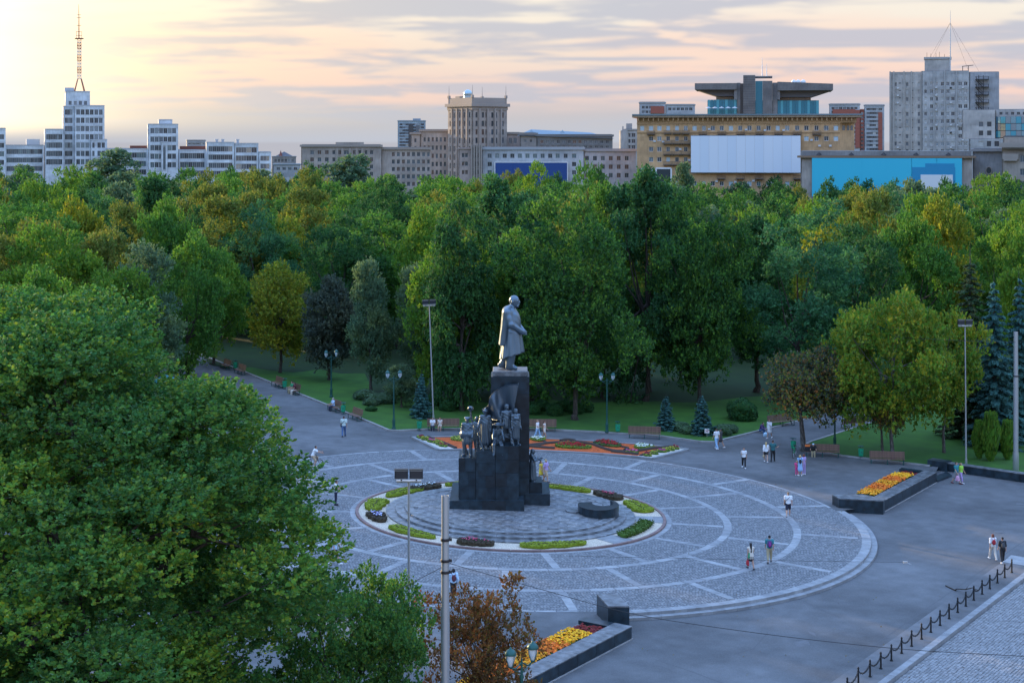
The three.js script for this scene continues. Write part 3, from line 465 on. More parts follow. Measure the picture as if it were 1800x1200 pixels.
{
  const bl = G(1049, 1081), top = 1.12;
  const w = (px, py, y) => { const Z = F * (EYE - y) / ((py - YH) + SLOPE * (px - 900)); return [(px - 900) * Z / F, -Z]; };
  planter('long granite planter of marigolds at the bottom edge, beside the twin lantern', pl1A, pl1B, [-0.858, -0.514], [[w(1049, 1043.5, top), w(1086, 1043, top), w(1106.5, 1065, top), w(1069, 1065, top)], top], 0.42,
    [[0.9, 2.6, 'r', 0.0], [2.4, 5.0, 'y', 0.14], [4.8, 7.2, 'o', 0.14], [7.0, 9.6, 'yo', 0.14], [9.4, 12, 'o', 0.12], [11.8, 14.5, 'y', 0.12]], 16, [0.02]);
  const t2 = 0.66;
  const n2 = new THREE.Vector2(pl2B[0] - pl2A[0], pl2B[2] - pl2A[2]).normalize();
  planter('granite planter of orange marigolds on the right side of the cobbled circle', pl2A, pl2B, [n2.y, -n2.x], [[w(1463.3, 869, t2 + 0.06), w(1516.7, 868.3, t2 + 0.06), w(1556, 876.5, t2 + 0.06), w(1553, 879.6, t2 + 0.06), w(1475.3, 875.3, t2 + 0.06)], t2 + 0.06], 0.57,
    [[1.2, 3.4, 'yo', 0.16], [3.2, 5.2, 'o', 0.2], [5.0, 7.2, 'yo', 0.2], [7.0, 9.0, 'o', 0.2], [8.8, 11.0, 'y', 0.2], [11, 12.2, 'r', 0.05]], undefined, [12.6]);
}
// low granite wall in front of the right lawn, and the short step beside it
{
  const t = thing('granite_wall', 'low dark granite retaining wall along the right lawn', 'wall');
  const a = new THREE.Vector2(wallA[0], wallA[2]), d = new THREE.Vector2(wallB[0] - wallA[0], wallB[2] - wallA[2]).normalize(), n = new THREE.Vector2(d.y, -d.x), q = (s, w) => [a.x + d.x * s + n.x * w, a.y + d.y * s + n.y * w];
  for (let i = 0; i < 9; i++) { const s0 = 0.6 + i * 2.0; mesh('granite_block', onGround([q(s0, 0), q(s0 + 1.985, 0), q(s0 + 1.985, 0.8), q(s0, 0.8)], 0.33, 0.62), mDarkStone[i % 3], t); mesh('coping_slab', onGround([q(s0, -0.03), q(s0 + 1.985, -0.03), q(s0 + 1.985, 0.83), q(s0, 0.83)], 0.40, 0.068, 0.01), mStoneTop, t); }
  mesh('end_block', onGround([q(-1.1, -0.25), q(0.59, -0.25), q(0.59, 0.95), q(-1.1, 0.95)], 0.48, 0.8, 0.012), mDarkStone[2], t);
  const s = thing('stone_step', 'short dark stone step between the planter end and the low wall', 'step');
  mesh('step_stone', onGround(gpoly([[1648, 848], [1674, 838], [1664, 832], [1640, 842]], LOW), -0.13, 0.16), mDarkStone[2], s);
}
// ================================================================ the monument
const STEP = 0.15, PT = 0.45;
const mTile = [0, 1, 2, 3].map((i) => mat('platform_tile_' + i, [[0.34, 0.35, 0.37], [0.40, 0.41, 0.42], [0.46, 0.455, 0.45], [0.37, 0.36, 0.355]][i], 0.5, 0, { map: T.granite }));
const mStepStone = [0, 1].map((i) => mat('step_granite_' + i, [0.40 + i * 0.07, 0.42 + i * 0.07, 0.44 + i * 0.07], 0.34, 0, { map: T.granite }));
{
  const t = thing('monument_platform', 'round three-step granite platform carrying the monument', 'platform');
  const r = rngOf(12);
  [[8.05, 8.72, 1, 30], [7.42, 8.07, 2, 28], [6.85, 7.44, 3, 26]].forEach(([r0, r1, k, n]) => { for (let i = 0; i < n; i++) { const s = 360 / n; mesh('step_stone', onGround(arcPoly(r0 - 0.02, r1, i * s + 0.06 + k * 3, (i + 1) * s - 0.06 + k * 3, 4), STEP * k, STEP + 0.02, 0.012), mStepStone[r() < 0.35 ? 1 : 0], t); } });
  // rectangular paving inside the top step
  const clip = (poly) => { const out = []; for (let i = 0; i < poly.length; i++) { const a = poly[i], b = poly[(i + 1) % poly.length]; for (let q = 0; q < 6; q++) { const p = [a[0] + (b[0] - a[0]) * q / 6, a[1] + (b[1] - a[1]) * q / 6], d = Math.hypot(p[0] - XC, p[1] + ZC); out.push(d > 6.83 ? [XC + (p[0] - XC) * 6.83 / d, -ZC + (p[1] + ZC) * 6.83 / d] : p); } } return out; };
  mesh('platform_core', onGround(arcPoly(0.01, 6.84, 0, 360, 48), PT - 0.03, 0.3), mat('joint', [0.10, 0.10, 0.10], 1), t);
  const ang = 0.12, ca = Math.cos(ang), sa = Math.sin(ang);
  for (let j = -9; j < 9; j++) for (let i = -7; i < 7; i++) {
    const u0 = i * 1.25 + (j & 1) * 0.62, v0 = j * 0.8, cx = XC + (u0 + 0.62) * ca - (v0 + 0.4) * sa, cz = -ZC + (u0 + 0.62) * sa + (v0 + 0.4) * ca;
    if (Math.hypot(cx - XC, cz + ZC) > 7.05) continue;
    const rot = (u, v) => [XC + u * ca - v * sa, -ZC + u * sa + v * ca], g = 0.008;
    const poly = [rot(u0 + g, v0 + g), rot(u0 + 1.25 - g, v0 + g), rot(u0 + 1.25 - g, v0 + 0.8 - g), rot(u0 + g, v0 + 0.8 - g)];
    const far = poly.every(([x, z]) => Math.hypot(x - XC, z + ZC) < 6.83);
    const pp = far ? poly : clip(poly); if (areaOf(pp) < 0.05) continue;
    mesh('paving_tile', onGround(pp, PT + r() * 0.003, 0.04), mTile[Math.floor(r() * 4)], t);
  }
}
const mJoint = mat('granite_joint', [0.012, 0.013, 0.015], 0.9);
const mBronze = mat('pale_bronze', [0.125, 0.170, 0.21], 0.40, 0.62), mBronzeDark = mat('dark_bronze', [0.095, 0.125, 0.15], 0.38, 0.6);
const monument = thing('monument', 'tall dark granite monument with a bronze standing man and a group of bronze figures', 'monument', [XC, gh(XC), -ZC]);
const rel = (p) => [p[0] - XC, p[1] - gh(XC), p[2] + ZC];
function clad(name, x0, x1, y0, y1, zf, depth, rows, cols, seed) {               // a granite block faced with slabs
  const r = rngOf(seed), w = x1 - x0, h = y1 - y0, t = 0.07, zb = zf - depth;
  const core = mesh(name, box(w - 2 * t + 0.01, h - 0.02, depth - 2 * t + 0.01, (x0 + x1) / 2, (y0 + y1) / 2 - 0.01, (zf + zb) / 2), mJoint, monument);
  const pick = () => mDarkStone[Math.min(3, Math.floor(r() * 4))], g = 0.006;
  const row = []; let y = y0; for (let j = 0; j < rows; j++) { const hh = h / rows; row.push([y, y + hh]); y += hh; }
  row.forEach(([a, b], j) => {
    const split = (n) => { const c = [0]; for (let i = 1; i < n; i++) c.push((i + (r() - 0.5) * 0.5) / n); c.push(1); return c; };
    const cf = split(cols), cs = split(Math.max(1, Math.round(cols * depth / w)));
    for (let i = 0; i < cf.length - 1; i++) { const a0 = x0 + w * cf[i] + g, a1 = x0 + w * cf[i + 1] - g, m = pick(); for (const [z] of [[zf - t / 2], [zb + t / 2]]) mesh('granite_slab', uvMetres(box(a1 - a0, b - a - 2 * g, t, (a0 + a1) / 2, (a + b) / 2, z)), m, core); }
    for (let i = 0; i < cs.length - 1; i++) { const d = depth - 2 * t, a0 = zb + t + d * cs[i] + g, a1 = zb + t + d * cs[i + 1] - g; for (const x of [x0 + t / 2, x1 - t / 2]) mesh('granite_slab', uvMetres(box(t, b - a - 2 * g, a1 - a0, x, (a + b) / 2, (a0 + a1) / 2)), pick(), core); }
  });
  mesh('top_slab', uvMetres(box(w - 2 * t, 0.03, depth - 2 * t, (x0 + x1) / 2, y1 - 0.012, (zf + zb) / 2)), mDarkStone[2], core);
  return core;
}
const mx = (px, Z) => (px - 900) * Z / F - XC, my = (py, Z) => EYE - (py - YH) * Z / F - gh(XC), mz = (Z) => ZC - Z;
clad('plinth', mx(790, 115.1), mx(921.5, 115.1), PT - 0.06, 1.14, mz(115.05), 6.4, 1, 4, 1);
clad('plinth', mx(921.5, 117.1) + 0.01, mx(967, 117.1), PT - 0.12, 1.17, mz(117.1), 4.2, 1, 2, 2);
clad('pedestal', mx(806, 115.5), mx(836.3, 115.5), 1.13, my(805, 115.5), mz(115.5), 3.0, 3, 2, 3);
clad('pedestal', mx(836.7, 115.45), mx(870.7, 115.45), 1.13, my(793, 115.45), mz(115.42), 3.2, 4, 2, 4);
clad('pedestal', mx(871, 115.35), mx(912, 115.35), 1.13, my(784, 115.35), mz(115.32), 3.4, 4, 2, 5);
clad('pedestal', mx(930.8, 117.5), mx(953, 117.5), 1.16, my(848, 117.5), mz(117.5), 2.2, 1, 1, 6);
clad('pylon', mx(863, 117), mx(930.5, 117), 1.12, my(662, 117), mz(117), 2.75, 7, 2, 7);
mesh('capstone', uvMetres(bevelBox(mx(927.5, 117.1) - mx(866, 117.1), 0.36, 2.5, 0.03, (mx(927.5, 117.1) + mx(866, 117.1)) / 2, my(662, 117) + 0.178, mz(118.37))), mStoneTop, monument);
// the standing man, modelled 1.75 m tall and cast at three times that
{
  const hem = { t: 'f', cut: true, fn: (x, y, z) => y - (0.24 + (z + 0.25) * 0.33) };
  const coat = [cap([0, 1.02, 0.03], [0, 0.20, 0.03], 0.20, 0.31, 0.05), hem];
  const fold = (x, y, z) => { const a = Math.atan2(x, z + 0.02), k = sstep(1.1, 0.5, y); return k * 0.010 * Math.sin(a * 9 + y * 2.2) + 0.005 * k * Math.sin(a * 17 - y * 3) + (y > 0.9 && y < 1.3 ? 0.005 * Math.sin(y * 38 + z * 20 + x * 9) : 0); };
  const g1 = solid(coat, 0.024, 0, fold);
  const man = [
    ell([0, 1.10, 0.025], [0.215, 0.27, 0.205], 0.06), ell([0, 1.24, -0.01], [0.225, 0.21, 0.185], 0.08), ell([0, 1.41, -0.04], [0.17, 0.10, 0.125], 0.09), cap([-0.19, 1.37, -0.05], [0.19, 1.37, -0.05], 0.085, 0.085, 0.08), cap([0, 1.38, -0.03], [0, 1.53, 0.045], 0.088, 0.07, 0.05), ell([0, 1.445, -0.03], [0.12, 0.05, 0.10], 0.04),
    cap([-0.215, 1.37, -0.05], [-0.265, 1.09, 0.05], 0.088, 0.078, 0.03), cap([-0.265, 1.09, 0.05], [-0.10, 0.925, 0.26], 0.076, 0.056, 0.03), cap([-0.12, 0.94, 0.24], [-0.085, 0.905, 0.285], 0.062, 0.06, 0.01), ell([-0.05, 0.885, 0.325], [0.05, 0.05, 0.055], 0.02),
    cap([0.215, 1.37, -0.05], [0.255, 1.09, 0.06], 0.088, 0.076, 0.03), cap([0.255, 1.09, 0.06], [0.06, 0.92, 0.27], 0.074, 0.056, 0.03), ell([0.01, 0.895, 0.315], [0.05, 0.045, 0.05], 0.02),
    // coat hung on the back and its empty sleeve
    cap([-0.13, 1.36, -0.10], [-0.13, 0.62, -0.19], 0.07, 0.08, 0.09), cap([0.13, 1.36, -0.10], [0.13, 0.62, -0.19], 0.07, 0.08, 0.09), cap([0, 1.38, -0.11], [0, 0.60, -0.215], 0.08, 0.085, 0.09),
    cap([-0.225, 1.37, -0.075], [-0.20, 0.60, -0.165], 0.07, 0.078, 0.05), { t: 'f', cut: true, fn: (x, y, z) => Math.max(y - 0.585, z + 0.02 - 0.02) },
    // lapels
    cap([-0.075, 1.44, 0.075], [-0.06, 1.0, 0.205], 0.022, 0.02, 0.012), cap([0.075, 1.44, 0.075], [0.06, 1.0, 0.205], 0.022, 0.02, 0.012), cap([-0.11, 1.40, 0.06], [-0.12, 1.18, 0.145], 0.026, 0.02, 0.012),
  ];
  const g2 = solid(man, 0.022, 0, (x, y, z) => 0.0035 * Math.sin(y * 22 + x * 40 - z * 25) * (y < 1.35 && z > -0.1 ? 1 : 0.25));
  const head = [ell([0, 1.625, 0.07], [0.094, 0.112, 0.108], 0.03, rotM(0.25, 0, 0)), ell([0, 1.55, 0.095], [0.070, 0.075, 0.078], 0.035), ell([0, 1.585, 0.178], [0.02, 0.034, 0.026], 0.014, rotM(0.3, 0, 0)), cap([-0.05, 1.622, 0.150], [0.05, 1.622, 0.150], 0.019, 0.019, 0.012), cap([0, 1.542, 0.170], [0.052, 1.508, 0.148], 0.021, 0.013, 0.006), cap([0, 1.542, 0.170], [-0.052, 1.508, 0.148], 0.021, 0.013, 0.006), ell([0, 1.498, 0.145], [0.035, 0.026, 0.032], 0.012), ell([-0.094, 1.598, 0.05], [0.016, 0.036, 0.024], 0.008), ell([0.094, 1.598, 0.05], [0.016, 0.036, 0.024], 0.008), { t: 'e', c: [-0.036, 1.597, 0.172], r: [0.018, 0.010, 0.012], cut: true }, { t: 'e', c: [0.036, 1.597, 0.172], r: [0.018, 0.010, 0.012], cut: true }, ell([-0.036, 1.597, 0.155], [0.014, 0.010, 0.010], 0.003), ell([0.036, 1.597, 0.155], [0.014, 0.010, 0.010], 0.003)];
  const g3 = solid(head, 0.009); g3.translate(0, -1.5, -0.06); g3.scale(1.1, 1.1, 1.1); g3.translate(0, 1.5, 0.06);
  const legs = [cap([0.10, 0.50, -0.05], [0.09, 0.14, -0.195], 0.13, 0.098, 0.03), cap([0.09, 0.14, -0.195], [0.09, 0.09, -0.215], 0.085, 0.07, 0.03), cap([0.09, 0.085, -0.285], [0.10, 0.04, -0.13], 0.062, 0.042, 0.03), cap([-0.09, 0.50, 0.03], [-0.09, 0.14, -0.02], 0.13, 0.10, 0.03), cap([-0.09, 0.12, -0.03], [-0.10, 0.045, 0.13], 0.066, 0.048, 0.03), cap([-0.09, 0.06, -0.06], [-0.09, 0.05, 0.0], 0.062, 0.06, 0.03), { t: 'f', cut: true, fn: (x, y, z) => y }];
  const g4 = solid(legs, 0.02, 0, (x, y, z) => (y < 0.4 && y > 0.1 ? 0.004 * Math.sin(x * 50 + y * 12 + z * 30) : 0));
  const fing = []; for (let i = 0; i < 4; i++) { const y = 0.915 - i * 0.022; fing.push(tube([[-0.085, y, 0.345], [-0.05, y - 0.006, 0.378], [-0.008, y - 0.004, 0.372]], [0.012, 0.0125, 0.011], 6)); } fing.push(tube([[-0.07, 0.925, 0.30], [-0.05, 0.94, 0.335], [-0.02, 0.938, 0.355]], [0.014, 0.0135, 0.011], 6));
  const g = merge([g1, g2, g3, g4, ...fing]); g.scale(3.02, 3.0, 3.02); g.rotateY(78 * D2R);
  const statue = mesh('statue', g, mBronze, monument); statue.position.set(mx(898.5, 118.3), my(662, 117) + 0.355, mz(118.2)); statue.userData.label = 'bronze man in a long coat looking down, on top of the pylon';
}
// the group on the stepped pedestals
const stone1 = my(805, 115.5), stone2 = my(793, 115.45), stone3 = my(784, 115.35);
function figure(label, px, Z, y, height, turn, o, extra, warp) {
  const J = skeleton(o), prims = [...bodyPrims(J, o), ...(extra ? extra(J) : [])];
  const g = merge([solid(prims, 0.024, 0.012, warp), fingers(J)]); const s = height / 1.75; g.scale(s, s, s); g.rotateY(turn * D2R);
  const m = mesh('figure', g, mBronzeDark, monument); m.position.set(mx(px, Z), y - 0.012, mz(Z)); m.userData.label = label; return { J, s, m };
}
const folds = (hem, amp = 0.008) => (x, y, z) => (y < 1.1 && y > hem ? amp * Math.sin(Math.atan2(x, z) * 10 + y * 3) : 0.004 * Math.sin(y * 45 + x * 25));
const longCoat = (J, hem, r0 = 0.17, r1 = 0.26) => [cap([0, J.waist[1] + 0.05, J.waist[2]], [0, hem + r1 * 0.6, 0], r0, r1, 0.05, 0.8), { t: 'f', cut: true, fn: (x, y, z) => Math.max(y - hem, Math.abs(x) > 9 ? 1 : -1) }];
const coatThenLegs = (o, hem, r0, r1) => (J) => { const c = longCoat(J, hem, r0, r1); return [...c, ...['L', 'R'].flatMap((k) => [cap(J['hip' + k], J['knee' + k], 0.10, 0.075, 0.04), cap(J['knee' + k], J['ankle' + k], 0.075, 0.06, 0.03), cap([J['ankle' + k][0], J['ankle' + k][1] - 0.035, J['ankle' + k][2] - 0.04], J['toe' + k], 0.052, 0.042, 0.02)])]; };
const flatCap = (J) => [ell([J.head[0], J.head[1] + 0.085, J.head[2] + 0.01], [0.115, 0.04, 0.12], 0.02), ell([J.head[0], J.head[1] + 0.06, J.head[2] + 0.1], [0.06, 0.015, 0.05], 0.01)];
figure('bronze soldier in a short belted coat and cap on the lowest pedestal', 821.5, 116.3, stone1, 2.72, -14, { armL: 8, elbowL: 20, armR: -6, elbowR: 25, outL: 14, outR: 16, spreadL: 8, spreadR: 8, nod: 6 }, (J) => [...coatThenLegs({}, 0.55, 0.18, 0.235)(J), ...flatCap(J), cap([0.17, 1.36, 0.06], [-0.16, 1.0, 0.16], 0.028, 0.028, 0.01), cap([-0.16, 0.99, 0.02], [0.16, 0.99, 0.02], 0.17, 0.17, 0.01)], folds(0.5));
figure('bronze man raising his cap behind the lowest pedestal soldier', 838, 117.3, stone1, 2.62, -24, { armR: 168, elbowR: 6, outR: 16, armL: 20, elbowL: 40, hipL: 14, hipR: -10 }, (J) => [...longCoat(J, 0.6, 0.17, 0.21), ...['L', 'R'].flatMap((k) => [cap(J['hip' + k], J['knee' + k], 0.10, 0.075, 0.04), cap(J['knee' + k], J['ankle' + k], 0.07, 0.06, 0.03)]), ell([J.handR[0], J.handR[1] + 0.09, J.handR[2]], [0.13, 0.10, 0.13], 0.01), { t: 'e', c: [J.handR[0] + 0.02, J.handR[1] + 0.09, J.handR[2] + 0.09], r: [0.085, 0.065, 0.07], cut: true }], folds(0.6));
figure('bronze soldier in a greatcoat and pointed felt hat', 853.5, 116.5, stone2 - 0.02, 2.78, -6, { armL: -2, elbowL: 14, armR: 18, elbowR: 38, inR: 10, outR: 14 }, (J) => [...longCoat(J, 0.17, 0.19, 0.27), ...['L', 'R'].map((k) => cap(J['ankle' + k], J['toe' + k], 0.055, 0.045, 0.02)), cap([J.head[0], J.head[1] + 0.05, J.head[2]], [J.head[0], J.head[1] + 0.155, J.head[2]], 0.10, 0.016, 0.02), ell([J.head[0], J.head[1] + 0.02, J.head[2]], [0.10, 0.06, 0.11], 0.02)], folds(0.15, 0.012));
figure('bronze man in a brimmed hat seated on the second pedestal', 875, 115.95, stone2 - 0.02, 2.55, 4, { sit: 0.52, hipL: 58, kneeL: 74, hipR: 62, kneeR: 52, spreadL: 10, spreadR: 16, armL: 30, elbowL: 30, armR: 26, elbowR: 40, lean: 16, nod: 8 }, (J) => [cap([0, 0.05, -0.12], [0, J.pelvis[1] - 0.1, -0.12], 0.24, 0.2, 0.03), ...['L', 'R'].flatMap((k) => [cap(J['hip' + k], J['knee' + k], 0.10, 0.075, 0.04), cap(J['knee' + k], J['ankle' + k], 0.07, 0.055, 0.03)]), ell([J.head[0], J.head[1] + 0.075, J.head[2]], [0.175, 0.018, 0.185], 0.01), ell([J.head[0], J.head[1] + 0.115, J.head[2]], [0.09, 0.055, 0.1], 0.02)], folds(0.2));
figure('tall bronze worker with a head cloth striding beneath the banner', 891, 116.05, stone3 - 0.02, 2.86, 22, { hipL: 18, kneeL: 6, hipR: -16, kneeR: 4, spreadL: 9, armL: 26, elbowL: 20, armR: -8, elbowR: 20, outR: 18 }, (J) => [...longCoat(J, 0.72, 0.17, 0.20), ...['L', 'R'].flatMap((k) => [cap(J['hip' + k], J['knee' + k], 0.105, 0.085, 0.04), cap(J['knee' + k], J['ankle' + k], 0.08, 0.07, 0.03)]), ell([J.head[0], J.head[1] + 0.045, J.head[2] - 0.01], [0.095, 0.09, 0.105], 0.02), cap([J.head[0], J.head[1], J.head[2] - 0.08], [J.head[0], J.neck[1], J.neck[2] - 0.08], 0.07, 0.06, 0.02)], folds(0.7));
figure('bronze woman in a plain dress at the right end of the group', 906.5, 115.85, stone3 - 0.02, 2.55, 26, { fem: 1, armL: 2, elbowL: 10, armR: 4, elbowR: 8, hipL: 4, hipR: -4, tilt: 2 }, (J) => [cap([0, J.waist[1], 0], [0, 0.42, 0], 0.145, 0.17, 0.05, 0.8), ell([0.065, J.chest[1] - 0.01, J.chest[2] + 0.10], [0.06, 0.06, 0.05], 0.03), ell([-0.065, J.chest[1] - 0.01, J.chest[2] + 0.10], [0.06, 0.06, 0.05], 0.03), ell([J.head[0], J.head[1] + 0.03, J.head[2] - 0.03], [0.085, 0.09, 0.09], 0.01)], folds(0.4, 0.006));
figure('bronze woman with a bundle on the small pedestal at the right of the pylon', 936, 117.9, my(848, 117.5) - 0.02, 2.3, 84, { fem: 1, armL: 30, elbowL: 70, armR: 30, elbowR: 70, nod: 12 }, (J) => [cap([0, J.waist[1], 0], [0, 0.2, 0], 0.15, 0.22, 0.05), ell([0, J.chest[1] - 0.04, J.chest[2] + 0.2], [0.16, 0.11, 0.1], 0.03), ell([J.head[0], J.head[1] + 0.02, J.head[2] - 0.02], [0.1, 0.12, 0.11], 0.02), cap([J.head[0], J.head[1] - 0.05, J.head[2] - 0.06], [0, J.chest[1], J.chest[2] - 0.08], 0.08, 0.12, 0.03)], folds(0.2));
{
  const at = (px, py, Z) => [mx(px, Z), my(py, Z), mz(Z)];
  mesh('banner_pole', tube([at(911.5, 672.5, 116.3), at(899, 738, 116.1), at(896, 752, 115.95)], [0.035, 0.055, 0.055], 8), mBronzeDark, monument);
  // the banner: a thick cloth in deep folds
  const top = [[911, 675], [897, 675.5], [884, 679], [871, 686.5], [861, 698], [857, 713], [847, 719]], bot = [[901, 728], [893, 731], [885, 735], [876, 738], [866, 737], [858, 731], [849, 725]];
  const ct = new THREE.CatmullRomCurve3(top.map(([a, b]) => new THREE.Vector3(a, b, 0))), cb = new THREE.CatmullRomCurve3(bot.map(([a, b]) => new THREE.Vector3(a, b, 0)));
  const nu = 56, nv = 30, pos = [], idx = [], nside = (nu + 1) * (nv + 1);
  for (const off of [0.05, -0.05]) for (let i = 0; i <= nu; i++) for (let j = 0; j <= nv; j++) { const u = i / nu, v = j / nv, a = ct.getPoint(u), b = cb.getPoint(u); const X = a.x + (b.x - a.x) * v, Y = a.y + (b.y - a.y) * v; const wave = 0.95 * Math.sin(u * 12 + v * 2.4) * (0.25 + u * 0.75) * (0.45 + 0.55 * v) + 0.12 * Math.sin(u * 27 - v * 3) * u; const p = at(X, Y, 116.2 - wave * 0.7 + u * 0.35); pos.push(p[0], p[1], p[2] + off); }
  for (let s = 0; s < 2; s++) for (let i = 0; i < nu; i++) for (let j = 0; j < nv; j++) { const a = s * nside + i * (nv + 1) + j, b = a + 1, c = a + nv + 1, d = c + 1; s ? idx.push(a, c, b, b, c, d) : idx.push(a, b, c, b, d, c); }
  const link = (a, b) => idx.push(a, a + nside, b, b, a + nside, b + nside);
  for (let i = 0; i < nu; i++) { link(i * (nv + 1), (i + 1) * (nv + 1)); link((i + 1) * (nv + 1) + nv, i * (nv + 1) + nv); } for (let j = 0; j < nv; j++) { link(j + 1, j); link(nu * (nv + 1) + j, nu * (nv + 1) + j + 1); }
  const g = new THREE.BufferGeometry(); g.setAttribute('position', new THREE.Float32BufferAttribute(pos, 3)); g.setIndex(idx); g.computeVertexNormals(); mesh('banner', g, mat('banner_bronze', [0.075, 0.10, 0.125], 0.36, 0.6, { side: THREE.DoubleSide }), monument);
  const rifle = (a, b) => { const m = [a[0] * 0.45 + b[0] * 0.55, a[1] * 0.45 + b[1] * 0.55, a[2] * 0.45 + b[2] * 0.55]; return merge([tube([a, lerp3(a, m, 0.5), m, b], [0.10, 0.075, 0.045, 0.028], 6)]); };
  mesh('rifle', rifle(at(850, 793, 115.75), at(838.5, 757, 115.9)), mBronzeDark, monument);
  mesh('rifle', rifle(at(822, 800, 117.0), at(808.5, 753, 117.0)), mBronzeDark, monument);
  const sheaf = []; const rr = rngOf(44); for (let i = 0; i < 26; i++) { const a = at(872 + rr() * 3, 778 + rr() * 4, 115.7), m = at(879 + rr() * 4, 765 + rr() * 3, 115.62), e = at(888 + rr() * 8, 762 + rr() * 8, 115.7); sheaf.push(tube([a, m, e], [0.02, 0.022, 0.016], 4)); } mesh('wheat_sheaf', merge(sheaf), mBronzeDark, monument);
}
// curved parapet on the right of the steps
{
  const c = G(1052, 912), t = thing('curved_parapet', 'crescent-shaped dark granite parapet on the right of the monument steps', 'parapet', [c[0], c[1], c[2]]);
  const out = [], n = 28; for (let i = 0; i <= n; i++) { const a = (160 + 250 * i / n) * D2R; out.push([1.42 * Math.cos(a), -1.42 * Math.sin(a) * 1.35]); } for (let i = n; i >= 0; i--) { const a = (158 + 250 * i / n) * D2R, k = 0.62 + 0.30 * Math.abs(i / n - 0.45); out.push([0.34 + 1.0 * k * 1.05 * Math.cos(a), -0.35 - 1.0 * k * Math.sin(a) * 1.35]); }
  mesh('parapet_wall', uvMetres(slabGeo(out, 0.86)), mDarkStone[1], t).position.y = 0.98;
  mesh('parapet_coping', slabGeo(out, 0.05, 0.01), mDarkStone[3], t).position.y = 1.03;
  const disc = []; for (let i = 0; i < 24; i++) disc.push([-1.75 + 0.55 * Math.cos(i / 24 * 6.283), -0.2 + 0.75 * Math.sin(i / 24 * 6.283)]); mesh('round_slab', slabGeo(disc, 0.14, 0.01), mStepStone[0], t).position.y = 0.60;
}
// ================================================================ trees
const ORD = ['first', 'second', 'third', 'fourth', 'fifth', 'sixth', 'seventh', 'eighth', 'ninth', 'tenth', 'eleventh', 'twelfth', 'thirteenth', 'fourteenth', 'fifteenth', 'sixteenth', 'seventeenth', 'eighteenth', 'nineteenth'];
const mBark = mat('bark', [0.16, 0.125, 0.10], 0.95, 0, { map: T.bark, bumpMap: T.bark, bumpScale: 0.03 }), mBarkPale = mat('pale_bark', [0.26, 0.23, 0.20], 0.95, 0, { map: T.bark, bumpMap: T.bark, bumpScale: 0.03 });
const unit = (r) => { const z = r() * 2 - 1, a = r() * 6.2832, s = Math.sqrt(1 - z * z); return [s * Math.cos(a), z, s * Math.sin(a)]; };
